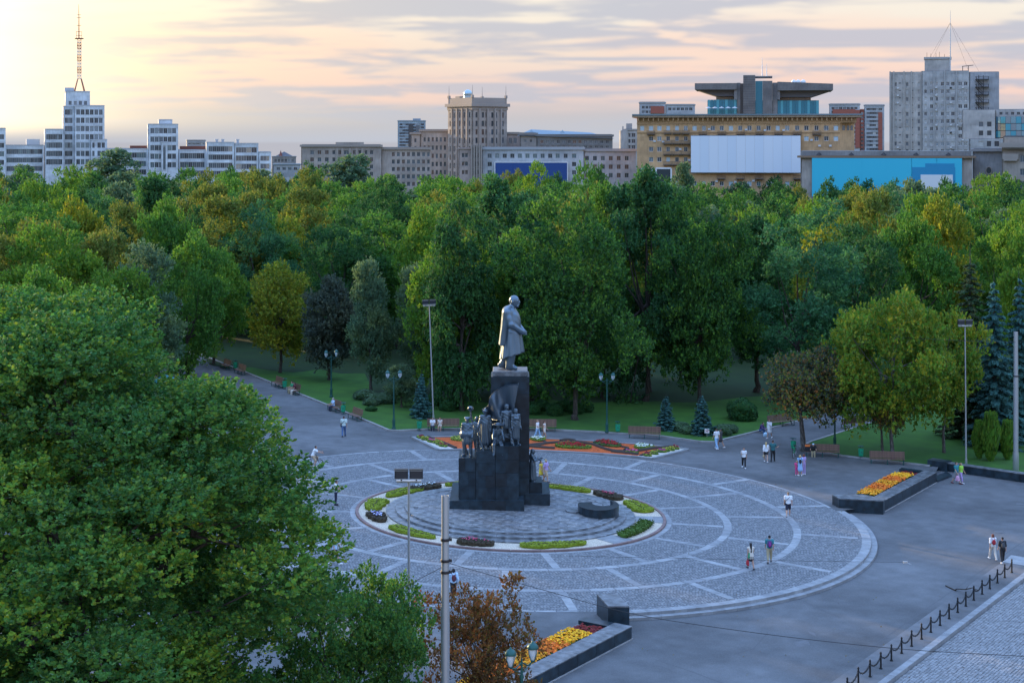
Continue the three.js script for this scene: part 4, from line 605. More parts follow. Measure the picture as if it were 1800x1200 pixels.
// a broadleaf tree as { trunk, crown }: lobes fill the crown's volume, each lobe carries leaf sprays, limbs run to the lobes
function broadleaf(seed, o) {
  const r = rngOf(seed), h = o.height, cb = o.base ?? h * 0.3, R = o.radius, lobes = [], wood = [];
  const cy = (h + cb) / 2, ry = (h - cb) / 2;
  const trunkTop = [(r() - 0.5) * R * 0.2, cb + ry * 0.9, (r() - 0.5) * R * 0.2], tr = o.trunk ?? h * 0.02;
  const bend = [(r() - 0.5) * 0.5, cb * 0.55, (r() - 0.5) * 0.5];
  wood.push(tube([[0, -0.15, 0], [0, 0.25, 0], bend, [trunkTop[0] * 0.5, cb, trunkTop[2] * 0.5], trunkTop], [tr * 1.55, tr * 1.15, tr * 0.95, tr * 0.8, tr * 0.35], 9));
  const n = o.lobes;
  for (let i = 0; i < n; i++) {
    const u = unit(r), rad = (o.inner ?? 0.6) + (1 - (o.inner ?? 0.6)) * Math.pow(r(), 0.6); if (o.boxy) { const q = Math.hypot(u[0], u[2]) || 1, w = Math.pow(1 - Math.pow(Math.abs(u[1]), o.boxy), 1 / o.boxy); u[0] *= w / q; u[2] *= w / q; }
    let yy = u[1] * rad; if (o.cone) { const t = (yy + 1) / 2, w = 1 - t * o.cone; u[0] *= w; u[2] *= w; }
    const wob = 1 + (o.wob ?? 0.16) * (vnoise(u[0] * 2.2 + seed, u[2] * 2.2 + u[1] * 1.7 + 9) - 0.5) * 4;
    const c = [u[0] * R * rad * wob, cy + yy * ry * wob, u[2] * R * rad * wob], lr = (o.lobeR ?? R * 0.26) * (0.7 + r() * 0.6);
    lobes.push({ c, r: lr, rad, k: Math.pow(r(), 4) * (o.turning ?? 0.5) + (r() - 0.5) * 0.12 });
  }
  const limbs = lobes.filter((_, i) => i % Math.max(1, Math.round(n / (o.limbs ?? 16))) === 0);
  for (const L of limbs) { const t = 0.35 + r() * 0.6, s = lerp3([trunkTop[0] * 0.5, cb * 0.85, trunkTop[2] * 0.5], trunkTop, t), m = lerp3(s, L.c, 0.5); m[1] -= ry * 0.06 * r(); m[0] += (r() - 0.5) * R * 0.15; m[2] += (r() - 0.5) * R * 0.15; wood.push(tube([s, m, L.c], [tr * 0.42, tr * 0.24, tr * 0.06], 6)); }
  if (o.twigs) for (const L of lobes) { let p = trunkTop, best = 1e9; for (const q of limbs) { const t = lerp3(trunkTop, q.c, 0.72), d = Math.hypot(t[0] - L.c[0], t[1] - L.c[1], t[2] - L.c[2]) + (t[1] > L.c[1] ? 0.8 : 0); if (d < best) { best = d; p = t; } } const m = lerp3(p, L.c, 0.5); m[0] += (r() - 0.5) * 0.6; m[2] += (r() - 0.5) * 0.6; m[1] += (r() - 0.6) * 0.7; wood.push(tube([p, m, L.c], [tr * 0.13, tr * 0.08, tr * 0.03], 4)); }
  const total = lobes.reduce((s, L) => s + L.r * L.r, 0), N = o.leaves; let li = 0, quota = 0, made = 0, spray = null, left = 0;
  const g = kites(r, N, (q, i) => {
    while (made >= quota && li < lobes.length) { quota += Math.ceil(N * lobes[li].r * lobes[li].r / total); li++; }
    made++; const L = lobes[Math.max(0, Math.min(lobes.length, li) - 1)];
    if (left <= 0) {                                                             // a new tuft of leaves along a short twig, pointing out and up
      const u = unit(q); if (u[1] < -0.2 && q() < 0.75) u[1] = -u[1];
      const k = 0.62 + 0.40 * q(), lift = o.lift ?? 0.55; const t = [u[0] + (q() - 0.5) * 0.7, u[1] * 0.8 + lift + (q() - 0.5) * 0.5, u[2] + (q() - 0.5) * 0.7], l = Math.hypot(...t);
      spray = { p: [L.c[0] + u[0] * L.r * k, L.c[1] + u[1] * L.r * k * 0.86, L.c[2] + u[2] * L.r * k], u, t: t.map((v) => v / l), k: (q() - 0.5) * 0.3 + L.k }; left = o.spray ?? 9;
    }
    const n1 = o.spray ?? 9, t = (left-- / n1) * (o.sprayLen ?? 0.7), a = unit(q), w = 1 - 0.6 * t / (o.sprayLen ?? 0.7), j = (o.jit ?? 0.25) * w, dd = [spray.t[0] * 0.8 + a[0] * 0.9, spray.t[1] * 0.8 + a[1] * 0.7, spray.t[2] * 0.8 + a[2] * 0.9];
    return [[spray.p[0] + spray.t[0] * t + a[0] * j, spray.p[1] + spray.t[1] * t + a[1] * j, spray.p[2] + spray.t[2] * t + a[2] * j], [spray.u[0] * 1.1, spray.u[1] * 1.0 + 0.3, spray.u[2] * 1.1], spray.k, dd];
  }, o.leaf, o.colours, 0.3);
  const a = g.attributes.position, ys = [], rs = []; for (let i = 0; i < a.count; i += 7) { ys.push(a.getY(i)); rs.push(Math.hypot(a.getX(i), a.getZ(i))); } const top = Float32Array.from(ys).sort(), out = Float32Array.from(rs).sort();
  return { trunk: merge(wood), crown: g, h: top[Math.floor(top.length * 0.998)], R: out[Math.floor(out.length * 0.985)] };
}
function conifer(seed, o) {                                                     // whorls of drooping branches set with needle sprays
  const r = rngOf(seed), h = o.height, R = o.radius, wood = [tube([[0, -0.1, 0], [0, h * 0.5, 0], [0, h, 0]], [h * 0.016 + 0.03, h * 0.009 + 0.02, 0.01], 7)], br = [];
  const rows = o.rows; for (let i = 0; i < rows; i++) { const t = i / (rows - 1), y = (o.base ?? 0.03) * h + t * h * 0.95, len = R * Math.pow(1 - t, 0.85) * (0.82 + 0.3 * r()) + 0.06, m = Math.max(4, Math.round((o.per ?? 9) * (1 - t * 0.55))); for (let k = 0; k < m; k++) { const a = (k + r() * 0.7) / m * 6.283 + i * 1.3, L = len * (0.75 + 0.4 * r()); br.push({ y: y + (r() - 0.5) * h * 0.02, a, L }); } }
  const sum = br.reduce((s, b) => s + b.L, 0), N = o.leaves; let bi = 0, quota = Math.ceil(N * br[0].L / sum), c = 0;
  const g = kites(r, N, (q) => { while (c >= quota && bi < br.length - 1) { bi++; quota += Math.ceil(N * br[bi].L / sum); } c++; const b = br[bi], s = Math.pow(q(), 0.7), d = b.L * s, w = (1 - s * 0.6) * b.L * 0.24 * (q() - 0.5) * 2, dy = -(o.droop ?? 0.28) * d + 0.14 * d * d / Math.max(0.3, b.L) + (q() - 0.5) * 0.06; return [[Math.cos(b.a) * d - Math.sin(b.a) * w, b.y + dy, Math.sin(b.a) * d + Math.cos(b.a) * w], [Math.cos(b.a) * 0.5, 0.9, Math.sin(b.a) * 0.5], (s - 0.5) * 0.25]; }, o.leaf, o.colours, 0.3);
  for (const b of br) if (b.L > 0.5) wood.push(tube([[0, b.y, 0], [Math.cos(b.a) * b.L * 0.9, b.y - (o.droop ?? 0.28) * b.L * 0.7, Math.sin(b.a) * b.L * 0.9]], [h * 0.004 + 0.006, 0.004], 4));
  return { trunk: merge(wood), crown: g, h, R };
}
const C = {
  mid: [[0.062, 0.185, 0.026], [0.075, 0.210, 0.028], [0.052, 0.160, 0.026], [0.095, 0.225, 0.028]],
  deep: [[0.028, 0.106, 0.028], [0.035, 0.122, 0.030], [0.022, 0.090, 0.025], [0.045, 0.136, 0.028]],
  fresh: [[0.100, 0.235, 0.022], [0.125, 0.250, 0.024], [0.085, 0.215, 0.022], [0.160, 0.260, 0.024]],
  yellow: [[0.230, 0.260, 0.018], [0.270, 0.265, 0.020], [0.185, 0.240, 0.018], [0.140, 0.225, 0.020]],
  olive: [[0.130, 0.190, 0.028], [0.155, 0.200, 0.030], [0.105, 0.170, 0.026], [0.185, 0.195, 0.032]],
  teal: [[0.040, 0.150, 0.056], [0.050, 0.170, 0.062], [0.034, 0.128, 0.050]],
  slate: [[0.062, 0.090, 0.062], [0.078, 0.106, 0.070], [0.052, 0.080, 0.056]],
  silver: [[0.090, 0.170, 0.084], [0.110, 0.190, 0.094], [0.076, 0.152, 0.076]],
  russet: [[0.200, 0.115, 0.038], [0.240, 0.140, 0.042], [0.145, 0.115, 0.036], [0.130, 0.160, 0.036], [0.27, 0.13, 0.04]],
  rust: [[0.190, 0.080, 0.028], [0.240, 0.098, 0.030], [0.140, 0.074, 0.026], [0.160, 0.130, 0.030], [0.205, 0.105, 0.026]],
  oak: [[0.052, 0.172, 0.034], [0.062, 0.195, 0.036], [0.040, 0.145, 0.034], [0.088, 0.210, 0.030], [0.125, 0.215, 0.026]],
  blue: [[0.052, 0.160, 0.150], [0.064, 0.185, 0.170], [0.044, 0.135, 0.130]],
  spruce: [[0.040, 0.098, 0.042], [0.050, 0.118, 0.048], [0.085, 0.098, 0.038]],
};
function plant(t, label, category, pos, turn, scale, group, bark = mBark, name = 'tree') {
  const o = thing(name, label, category, pos, turn, group); mesh('trunk', t.trunk, bark, o); mesh('crown', t.crown, mLeaf, o); o.scale.set(...scale); return o;
}
// ---- prototypes for the park
const proto = {};
function pk(key, make) { return proto[key] ??= make(); }
const PARK = { leaves: 24000, leaf: 0.34, sprayLen: 0.95, spray: 9, jit: 0.26, lobes: 52, limbs: 14, inner: 0.66 };
const kinds = {
  linden: () => broadleaf(11, { ...PARK, height: 20, radius: 6.2, base: 1.6, boxy: 2.6, colours: C.deep, wob: 0.2, lobeR: 1.64 }),
  linden2: () => broadleaf(12, { ...PARK, height: 20, radius: 5.6, base: 1.4, boxy: 2.4, colours: C.mid, wob: 0.24, lobeR: 1.52 }),
  tall: () => broadleaf(13, { ...PARK, height: 20, radius: 4.6, base: 1.4, colours: C.deep, cone: 0.45, wob: 0.22, lobeR: 1.29 }),
  round: () => broadleaf(14, { ...PARK, height: 14, radius: 5.6, base: 1.6, boxy: 2.6, colours: C.fresh, wob: 0.14, lobeR: 1.58 }),
  maple: () => broadleaf(15, { ...PARK, height: 16, radius: 5.6, base: 1.5, colours: C.mid, wob: 0.18, lobeR: 1.46 }),
  olive: () => broadleaf(16, { ...PARK, height: 16, radius: 5.4, base: 1.6, boxy: 2.4, colours: C.olive, wob: 0.18, lobeR: 1.41 }),
  yellow: () => broadleaf(17, { ...PARK, height: 12, radius: 4.4, base: 2.4, colours: C.yellow, wob: 0.14, lobeR: 1.36 }),
  teal: () => broadleaf(18, { ...PARK, height: 20, radius: 6.4, base: 3.2, colours: C.teal, wob: 0.26, lobeR: 1.46, lift: 0.1, leaf: 0.30, leaves: 28000 }),
  slate: () => broadleaf(19, { ...PARK, height: 11, radius: 3.6, base: 1.6, colours: C.slate, wob: 0.12, cone: 0.2, lobeR: 1.13, leaf: 0.34 }),
  silver: () => broadleaf(20, { ...PARK, height: 13, radius: 3.4, base: 1.4, colours: C.silver, cone: 0.4, wob: 0.16, lobeR: 1.01, leaf: 0.28 }),
  weep: () => broadleaf(21, { ...PARK, height: 18, radius: 5.2, base: 0.9, colours: C.deep, cone: 0.25, wob: 0.2, lobeR: 1.36, leaf: 0.32, leaves: 34000, lift: -0.75, lobes: 70 }),
  grand: () => broadleaf(26, { ...PARK, height: 22, radius: 7.6, base: 0.6, boxy: 2.4, colours: [...C.deep, ...C.mid], wob: 0.24, lobeR: 1.69, leaf: 0.34, leaves: 60000, lobes: 90, limbs: 22, trunk: 0.42 }),
  grand2: () => broadleaf(27, { ...PARK, height: 22, radius: 6.4, base: 0.9, boxy: 2.3, colours: [...C.deep, ...C.teal], wob: 0.26, lobeR: 1.52, leaf: 0.34, leaves: 50000, lobes: 84, limbs: 22, cone: 0.3 }),
  chestnut: () => broadleaf(22, { ...PARK, height: 13, radius: 6.4, base: 3.4, boxy: 2.2, lift: 0.3, colours: [...C.yellow, ...C.fresh], wob: 0.2, lobeR: 1.29, leaf: 0.32, leaves: 30000, trunk: 0.22, twigs: 1 }),
  russet: () => broadleaf(23, { ...PARK, height: 7.4, radius: 4.4, base: 2.3, colours: [...C.russet, ...C.slate, ...C.olive, ...C.slate], wob: 0.22, lobeR: 0.96, leaf: 0.26, leaves: 24000, trunk: 0.27, twigs: 1, limbs: 20, inner: 0.4 }),
  farA: () => broadleaf(31, { height: 17, radius: 5.4, base: 3, colours: C.mid, wob: 0.2, lobeR: 1.69, lobes: 46, leaves: 10000, leaf: 0.46, sprayLen: 1.0, spray: 8, jit: 0.34, limbs: 8 }),
  farB: () => broadleaf(32, { height: 17, radius: 5.0, base: 3, colours: C.deep, wob: 0.22, cone: 0.2, lobeR: 1.52, lobes: 46, leaves: 10000, leaf: 0.46, sprayLen: 1.0, spray: 8, jit: 0.34, limbs: 8 }),
  farC: () => broadleaf(33, { height: 16, radius: 5.6, base: 3, colours: C.fresh, wob: 0.18, lobeR: 1.69, lobes: 46, leaves: 10000, leaf: 0.46, sprayLen: 1.0, spray: 8, jit: 0.34, limbs: 8 }),
  farD: () => broadleaf(34, { height: 16, radius: 5.2, base: 3, colours: C.olive, wob: 0.2, lobeR: 1.58, lobes: 46, leaves: 10000, leaf: 0.46, sprayLen: 1.0, spray: 8, jit: 0.34, limbs: 8 }),
  farE: () => broadleaf(35, { height: 17, radius: 4.4, base: 2.5, colours: C.silver, wob: 0.22, cone: 0.3, lobeR: 1.46, lobes: 46, leaves: 7000, leaf: 0.6, sprayLen: 0.8, spray: 6, jit: 0.45, limbs: 8 }),
};
const placedTrees = [];
// a tree by what is seen of it: column px, the row of its foot (or its depth), the row of its top, half width in pixels
function tree(kind, px, foot, topY, halfPx, label, group, bark) {
  const p = foot > 0 ? G(px, foot, 0.05) : (() => { const Z = -foot, X = (px - 900) * Z / F; return [X, gh(X) + (Z > 250 || Math.abs(X) > SIDE ? -0.03 : 0.05), -Z]; })();
  const Z = -p[2], t = pk(kind, kinds[kind]), H = EYE - (topY - YH) * Z / F - p[1], R = halfPx * Z / F;
  placedTrees.push([p[0], Z, R]);
  const key = kind + '_first', base = proto[key];
  const turn = (px * 0.37 + Z) % 6.28, sc = [R / t.R, H / t.h, R / t.R];
  if (!base) return (proto[key] = plant(t, label, 'tree', p, turn, sc, group, bark));
  const c = copyOf(base, p, turn, sc, label); if (group) c.userData.group = group; else delete c.userData.group; return c;
}
// ---- trees that stand out, from left to right
tree('yellow', 492, 655, 462, 66, 'yellow-green lime tree behind the benches on the left path');
tree('round', 375, 640, 448, 72, 'bright green round tree at the left edge of the left path');
tree('slate', 578, 668, 486, 52, 'dark grey-purple leaved tree beside the left path lamp');
tree('silver', 652, 690, 458, 42, 'slim grey-green tree right of the purple-leaved tree');
tree('silver', 733, 690, 468, 42, 'grey-green tree right behind the tall floodlight mast');
tree('weep', 812, 722, 352, 70, 'tall dark tree with hanging foliage left of the statue');
tree('grand', 1010, 738, 340, 130, 'huge dark green tree right behind the statue');
tree('grand2', 900, 690, 318, 95, 'tall broad tree whose crown rises above the statue head');
tree('grand2', 1135, 705, 300, 92, 'tall dark tree standing behind the right lamp post');
tree('grand', 1230, 715, 340, 105, 'wide dark tree above the two small blue spruces');
tree('linden2', 1060, 700, 290, 62, 'tall green tree whose tip stands highest over the middle of the park');
tree('teal', 1405, 715, 352, 118, 'large feathery blue-green tree behind the right path');
tree('tall', 1330, 690, 380, 66, 'dark narrow tree left of the feathery blue-green tree');
tree('linden', 1500, 690, 395, 90, 'dark tree between the feathery tree and the chestnut');
tree('chestnut', 1570, 806, 512, 124, 'large yellow-green chestnut on the right lawn', undefined, mBarkPale);
tree('chestnut', 1660, 796, 545, 98, 'yellow-green chestnut close behind the right floodlight mast', undefined, mBarkPale);
tree('russet', 1413, 792, 612, 96, 'low grey-brown tree spreading above the bench with the seated cyclist', undefined, mBarkPale);
tree('russet', 1552, 800, 664, 52, 'small russet-tipped tree behind the rightmost long bench', undefined, mBarkPale);
tree('silver', 706, 716, 640, 30, 'small young tree behind the lawn lamp post');
tree('olive', 385, -150 - 60, 345, 90, 'olive and orange tinged tree over the left part of the park');
tree('round', 90, -165, 398, 96, 'dull green round tree at the left edge above the oak');
tree('yellow', 132, -205, 352, 54, 'small bright yellow tree among the far left trees');
tree('olive', 190, -172, 405, 86, 'olive tree just above the oak on the left');
tree('silver', 255, -160, 430, 66, 'pale grey-green tree rising behind the oak top');
tree('linden2', 93, -134, 505, 100, 'green tree on the left lawn just above the oak top, leftmost');
tree('maple', 90, -147, 470, 95, 'mid green tree on the left lawn behind the leftmost one');
tree('round', 205, -157, 470, 88, 'light green tree on the left lawn above the middle of the oak');
tree('maple', 330, -175, 410, 70, 'mid green tree behind the round tree of the left path');
tree('linden', 600, -196, 380, 84, 'dark green tree over the purple-leaved tree');
tree('linden2', 700, -205, 372, 80, 'green tree behind the tall floodlight mast');
tree('maple', 440, -215, 372, 80, 'mid green tree behind the yellow-green lime');
tree('olive', 785, -200, 366, 58, 'yellowish tree top left of the statue');
// ---- the park behind: rows of crowns to the far edge
{
  const wood = [], r = rngOf(808), ks = ['linden', 'linden2', 'maple', 'round', 'olive', 'tall', 'teal', 'yellow'], fs = ['farA', 'farB', 'farC', 'farD', 'farE', 'farA', 'farB'];
  const words = { linden: 'dark green', linden2: 'green', maple: 'mid green', round: 'light green', olive: 'olive', tall: 'narrow dark', teal: 'blue-green', yellow: 'yellowish', farA: 'mid green', farB: 'dark green', farC: 'light green', farD: 'olive', farE: 'grey-green' };
  for (let Z = 164, row = 0; Z < 560; Z *= 1.075, row++) {
    const half = Z * 0.3086 + 9, gap = 8.2 + Z * 0.008;
    for (let x = -half + r() * gap; x < half; x += gap * (0.75 + r() * 0.5)) {
      const zz = Z + (r() - 0.5) * Z * 0.06;
      if (zz < 255 && placedTrees.slice(0, 31).some(([a, b, R]) => Math.hypot(a - x, b - zz) < Math.min(4.2, R * 0.6) + 1.0)) continue;
      if (zz < 206 && (x < -16 - (zz - 158) * 0.62 && x > -40 - (zz - 158) * 0.3 || Math.abs(x - (26 + (zz - 150) * 0.75)) < 6 || x > 22 && zz < 176)) continue;   // the two paths stay open
      { const p = 900 + x * F / zz; if (zz < 189 && p > 380 && p < 790 || zz < 190 && p > 1260 && p < 1800) continue; }   // nothing stands before the trees listed above
      const px = 900 + x * F / zz, right = sstep(1200, 1700, px), pool = zz < 262 ? ks : fs;
      const kind = pool[Math.min(pool.length - 1, Math.floor(r() * (zz < 262 ? (r() < 0.72 ? 5 : pool.length) : pool.length)))];
      const hgt = (zz < 262 ? 17.2 : 16.0) + (r() - 0.5) * 5.2 + right * 2.4 + (zz > 420 ? -1.2 : 0), y = gh(x), top = YH + F * (EYE - hgt - y) / zz;
      const R = (4.2 + r() * 1.9);
      const mark = [[70, 'left edge'], [190, 'mast tower'], [258, 'low white wing'], [330, 'second white tower'], [420, 'wing with roof vents'], [520, 'old gabled house'], [665, 'attic panel building'], [775, 'grey annex'], [850, 'stone tower'], [940, 'blue hoarding'], [1030, 'hipped roof hall'], [1120, 'plain white end'], [1215, 'balcony stacks'], [1310, 'white banner left half'], [1410, 'white banner right half'], [1510, 'turquoise banner left end'], [1600, 'turquoise banner middle'], [1700, 'dark blue banner field'], [1e9, 'right edge']].find(([p]) => px < p)[1];
      const band = zz < 205 ? 'front rows' : zz < 262 ? 'second rows' : zz < 350 ? 'middle rows' : zz < 450 ? 'far rows' : 'farthest rows';
      wood.push([kind, px, zz, top, R * F / zz, `${words[kind]} park tree, ${band}, below the ${mark}`, `park trees, ${band}`]);
    }
  }
  const same = {}; for (const w of wood) (same[w[5]] ??= []).push(w);
  const nth = ['leftmost', 'second from left', 'third from left', 'fourth from left', 'fifth from left', 'sixth from left'];
  for (const l of Object.values(same)) if (l.length > 1) l.sort((p, q) => p[1] - q[1]).forEach((w, i) => { w[5] += l.length === 2 ? (i ? ', right one of two' : ', left one of two') : `, ${nth[i] ?? 'rightmost'} alike`; });
  for (const w of wood) tree(w[0], w[1], -w[2], w[3], w[4], w[5], w[6]);
}
// ---- lone trees in front of the far buildings
for (const [px, top, w, Z, k, label] of [[198, 262, 46, 470, 'farE', 'dark loose tree in front of the white tower block'], [615, 272, 52, 455, 'farE', 'grey-green tree in front of the long grey building'], [950, 284, 36, 430, 'farC', 'green tree in front of the blue hoarding'], [1050, 290, 24, 420, 'farB', 'narrow dark tree beside the blue hoarding'], [1203, 286, 24, 440, 'farE', 'blue-green tree at the foot of the tan building'], [545, 285, 30, 460, 'farB', 'dark green tree at the left end of the grey building']]) tree(k, px, -Z, top, w, label);
// ---- park trees left of the picture, whose shade lies on the square
let off = 0;
for (const [x, Z, k] of [[-50, 92, 'linden'], [-57, 104, 'maple'], [-49, 114, 'linden2'], [-58, 126, 'linden'], [-50, 137, 'maple'], [-62, 115, 'linden2'], [-60, 146, 'linden'], [-66, 135, 'maple'], [-68, 98, 'linden2']]) tree(k, 900 + x * F / Z, -Z, YH + F * (EYE - 19 - gh(x)) / Z, 6.0 * F / Z, `${ORD[off++]} park tree from the front, just left of the picture`, 'park trees left of the picture');
// ---- conifers
const mNeedle = mLeaf;
const blueS = conifer(51, { height: 3.6, radius: 1.05, rows: 17, per: 9, leaves: 5200, leaf: 0.20, colours: C.blue, droop: 0.18 });
const bigS = conifer(52, { height: 16, radius: 3.3, rows: 30, per: 10, leaves: 16000, leaf: 0.42, colours: C.blue, droop: 0.42 });
const darkS = conifer(53, { height: 18, radius: 3.2, rows: 32, per: 10, leaves: 15000, leaf: 0.42, colours: C.spruce, droop: 0.4 });
function spruce(t, px, foot, topY, halfPx, label, group) { const p = G(px, foot, 0.05), Z = -p[2], H = EYE - (topY - YH) * Z / F - p[1], R = halfPx * Z / F; return plant(t, label, 'spruce', p, px % 6, [R / t.R, H / t.h, R / t.R], group, mBark, 'spruce_tree'); }
spruce(blueS, 741, 735, 652, 21, 'small blue spruce at the foot of the left floodlight mast');
spruce(blueS, 1171, 756, 692, 21, 'small blue spruce behind the bench, left of the pair');
spruce(blueS, 1234, 764, 691, 24, 'small blue spruce beside the lawn sign, right of the pair');
spruce(darkS, 1706, 770, 428, 62, 'tall brownish spruce at the right edge of the park');
spruce(bigS, 1748, 785, 474, 56, 'tall blue spruce next to the right floodlight mast');
spruce(bigS, 1792, 775, 468, 50, 'tall blue spruce cut by the right edge');
// ---- the near oak and its neighbours
{
  const Z = 60, X = (105 - 900) * Z / F;
  const oak = broadleaf(61, { height: 20.2, radius: 9.7, base: 4.2, colours: C.oak, wob: 0.14, lobeR: 1.28, lobes: 360, inner: 0.5, boxy: 2.0, cone: 0.52, turning: 1.0, leaves: 520000, leaf: 0.14, spray: 14, sprayLen: 0.46, jit: 0.12, limbs: 44, tip: 0.9, trunk: 0.5, twigs: 1 });
  plant(oak, 'very large oak filling the lower left corner', 'oak', [X, gh(X) + 0.05, -Z], 0.4, [10.7 / oak.R, 19.6 / oak.h, 10.7 / oak.R], undefined, mBark, 'oak_tree');
  const ob = broadleaf(62, { height: 10.4, radius: 4.6, base: 2.2, colours: C.oak, wob: 0.2, lobeR: 1.1, lobes: 90, inner: 0.45, boxy: 2.6, leaves: 84000, leaf: 0.155, spray: 13, sprayLen: 0.42, jit: 0.13, tip: 0.9, limbs: 22, trunk: 0.2, twigs: 1 });
  const Z2 = 64, X2 = (600 - 900) * Z2 / F; plant(ob, 'smaller oak right of the big oak at the bottom edge', 'oak', [X2, gh(X2), -Z2], 1.1, [4.0 / ob.R, 9.6 / ob.h, 4.0 / ob.R], undefined, mBark, 'oak_tree');
  const rt = broadleaf(63, { height: 7.6, radius: 3.0, base: 2.4, colours: C.rust, wob: 0.26, lobeR: 0.55, lobes: 90, inner: 0.3, leaves: 17000, leaf: 0.14, spray: 9, sprayLen: 0.35, jit: 0.12, limbs: 24, trunk: 0.13, twigs: 1 });
  const Z3 = 70, X3 = (848 - 900) * Z3 / F; plant(rt, 'small rust-brown tree with sparse leaves behind the tram pole', 'tree', [X3, gh(X3), -Z3], 0.2, [3.0 / rt.R, 7.3 / rt.h, 3.0 / rt.R], undefined, mBark, 'rust_brown_tree');
}
// ---- clipped bushes and shrubs on the lawn
{
  const ball = (seed, cols, n) => { const r = rngOf(seed); return { core: new THREE.IcosahedronGeometry(0.74, 2).scale(1, 0.8, 1).translate(0, 0.6, 0), leaves: kites(r, n, (q) => { const u = unit(q), k = 0.78 + 0.42 * vnoise(u[0] * 2.4 + seed, u[2] * 2.4 + u[1] * 2 + 4); return [[u[0] * k, Math.max(0.03, 0.62 + u[1] * k * 0.82), u[2] * k], u]; }, 0.2, cols) }; };
  const b1 = ball(71, C.deep, 1500), b2 = ball(72, C.silver, 1300), b3 = (() => { const r = rngOf(73), st = []; for (let i = 0; i < 7; i++) { const a = r() * 6.28; st.push(tube([[0, 0, 0], [Math.cos(a) * 0.3, 0.8, Math.sin(a) * 0.3], [Math.cos(a) * 0.55, 1.5, Math.sin(a) * 0.55]], [0.04, 0.03, 0.01], 5)); } return { core: merge(st), leaves: kites(r, 2600, (q) => { const a = q() * 6.28, y = q(), w = 0.25 + 0.7 * Math.sin(Math.min(1, y * 1.15) * 2.6) * (0.7 + 0.5 * vnoise(a * 1.3, y * 5)), k = Math.sqrt(q()); return [[Math.cos(a) * w * k, 0.06 + y * 1.5, Math.sin(a) * w * k], [Math.cos(a), 0.6, Math.sin(a)], 0, [Math.cos(a) * 0.5 + q() - 0.5, 1, Math.sin(a) * 0.5 + q() - 0.5]]; }, 0.22, C.fresh) }; })(); let first = {};
  const bush = (b, px, py, r, label, group, name = 'clipped_bush', tall = 1) => { const p = G(px, py, 0.05), s = r * -p[2] / F; const o = thing(name, label, 'bush', p, px % 6, group); o.scale.set(s, s * tall, s); mesh('core', b.core, mHedgeCore, o); mesh('foliage', b.leaves, mLeaf, o); };
  let bn = 0;
  for (const [px, py, r] of [[764, 712, 14], [786, 722, 14], [800, 716, 13], [938, 728, 15], [955, 722, 13], [975, 730, 15], [993, 722, 14], [1012, 727, 15], [1030, 724, 13]]) bush(b1, px, py, r, `${ORD[bn++]} clipped dark bush from the left on the lawn behind the monument`, 'clipped bushes behind the monument');
  bn = 0;
  for (const [px, py, r] of [[640, 702, 20], [652, 712, 15], [662, 706, 18], [678, 708, 20]]) bush(b2, px, py, r, `${ORD[bn++]} low juniper from the left on the lawn beside the left path`, 'junipers on the left lawn', 'juniper_bush', 0.6);
  bush(b1, 652, 722, 10, 'single dark low bush near the lawn corner behind the empty bench', undefined, 'juniper_bush', 0.6);
  bn = 0;
  for (const [px, py, r] of [[1196, 757, 16], [1208, 762, 14], [1270, 764, 18], [1284, 760, 14]]) bush(b2, px, py, r, `${ORD[bn++]} grey-green tufted shrub from the left by the small blue spruces`, 'shrubs by the small spruces', 'tufted_shrub', 0.7);
  bush(b1, 1305, 738, 26, 'dark rounded shrub under the grey-brown tree', undefined, 'round_shrub', 1.0);
  for (const [px, py, r, t] of [[1722, 806, 14, 3.0], [1742, 810, 19, 2.8], [1772, 808, 16, 2.7]]) bush(b3, px, py, r, ['leafy upright shrub nearest the right floodlight mast', 'widest leafy upright shrub on the right lawn', 'leafy upright shrub beside the thick right pole'][px === 1722 ? 0 : px === 1742 ? 1 : 2], undefined, 'upright_shrub', t);
}
// ================================================================ buildings beyond the park
const wall = (key, c, rough = 0.85) => mat(key, c, rough, 0, { map: T.plaster });
const GL = [mat('glass_dark', [0.05, 0.06, 0.07], 0.12, 0.1), mat('glass_sky', [0.22, 0.29, 0.35], 0.08, 0.6), mat('glass_mid', [0.12, 0.15, 0.18], 0.12, 0.4), mat('glass_curtain', [0.42, 0.42, 0.40], 0.4, 0), mat('glass_brown', [0.10, 0.06, 0.045], 0.3, 0)];
const mFrameW = mat('white_paint', [0.66, 0.66, 0.65], 0.6), mSash = mat('window_sash', [0.34, 0.33, 0.32], 0.6), mRoofBlue = mat('metal_roof', [0.26, 0.33, 0.36], 0.5, 0.3, { map: T.plaster }), mRoofDark = mat('dark_roof', [0.10, 0.10, 0.11], 0.8), mRail = mat('iron', [0.04, 0.035, 0.035], 0.6, 0.5), mRoofRed = mat('red_roof', [0.26, 0.09, 0.06], 0.85, 0, { map: T.plaster });
const paneGeo = new THREE.BoxGeometry(1, 1, 0.06), frameGeo = merge([box(1, 0.06, 0.05, 0, 0.47, 0), box(1, 0.06, 0.05, 0, -0.47, 0), box(0.06, 1, 0.05, -0.47, 0, 0), box(0.06, 1, 0.05, 0.47, 0, 0), box(0.05, 0.9, 0.05, 0, 0, 0)]);
function building(name, label, px, Z, turn, category = 'building', mid = px + 40) { const X = (px - 900) * Z / F, tn = turn ?? -Math.atan((mid - 900) / F) + (mid < 500 ? 0.05 : 0); const b = thing(name, label, category, [X, -12, -Z], tn); b.Z = Z; b.px0 = px; b.turn = tn; b.X0 = X; return b; }
const bw = (b, dpx) => { const k = (b.px0 + dpx - 900) / F; return (k * b.Z - b.X0) / (Math.cos(b.turn) - k * Math.sin(b.turn)); }, by = (b, py) => EYE - (py - YH) * b.Z / F + 12;            // pixel widths and rows to the building's own metres
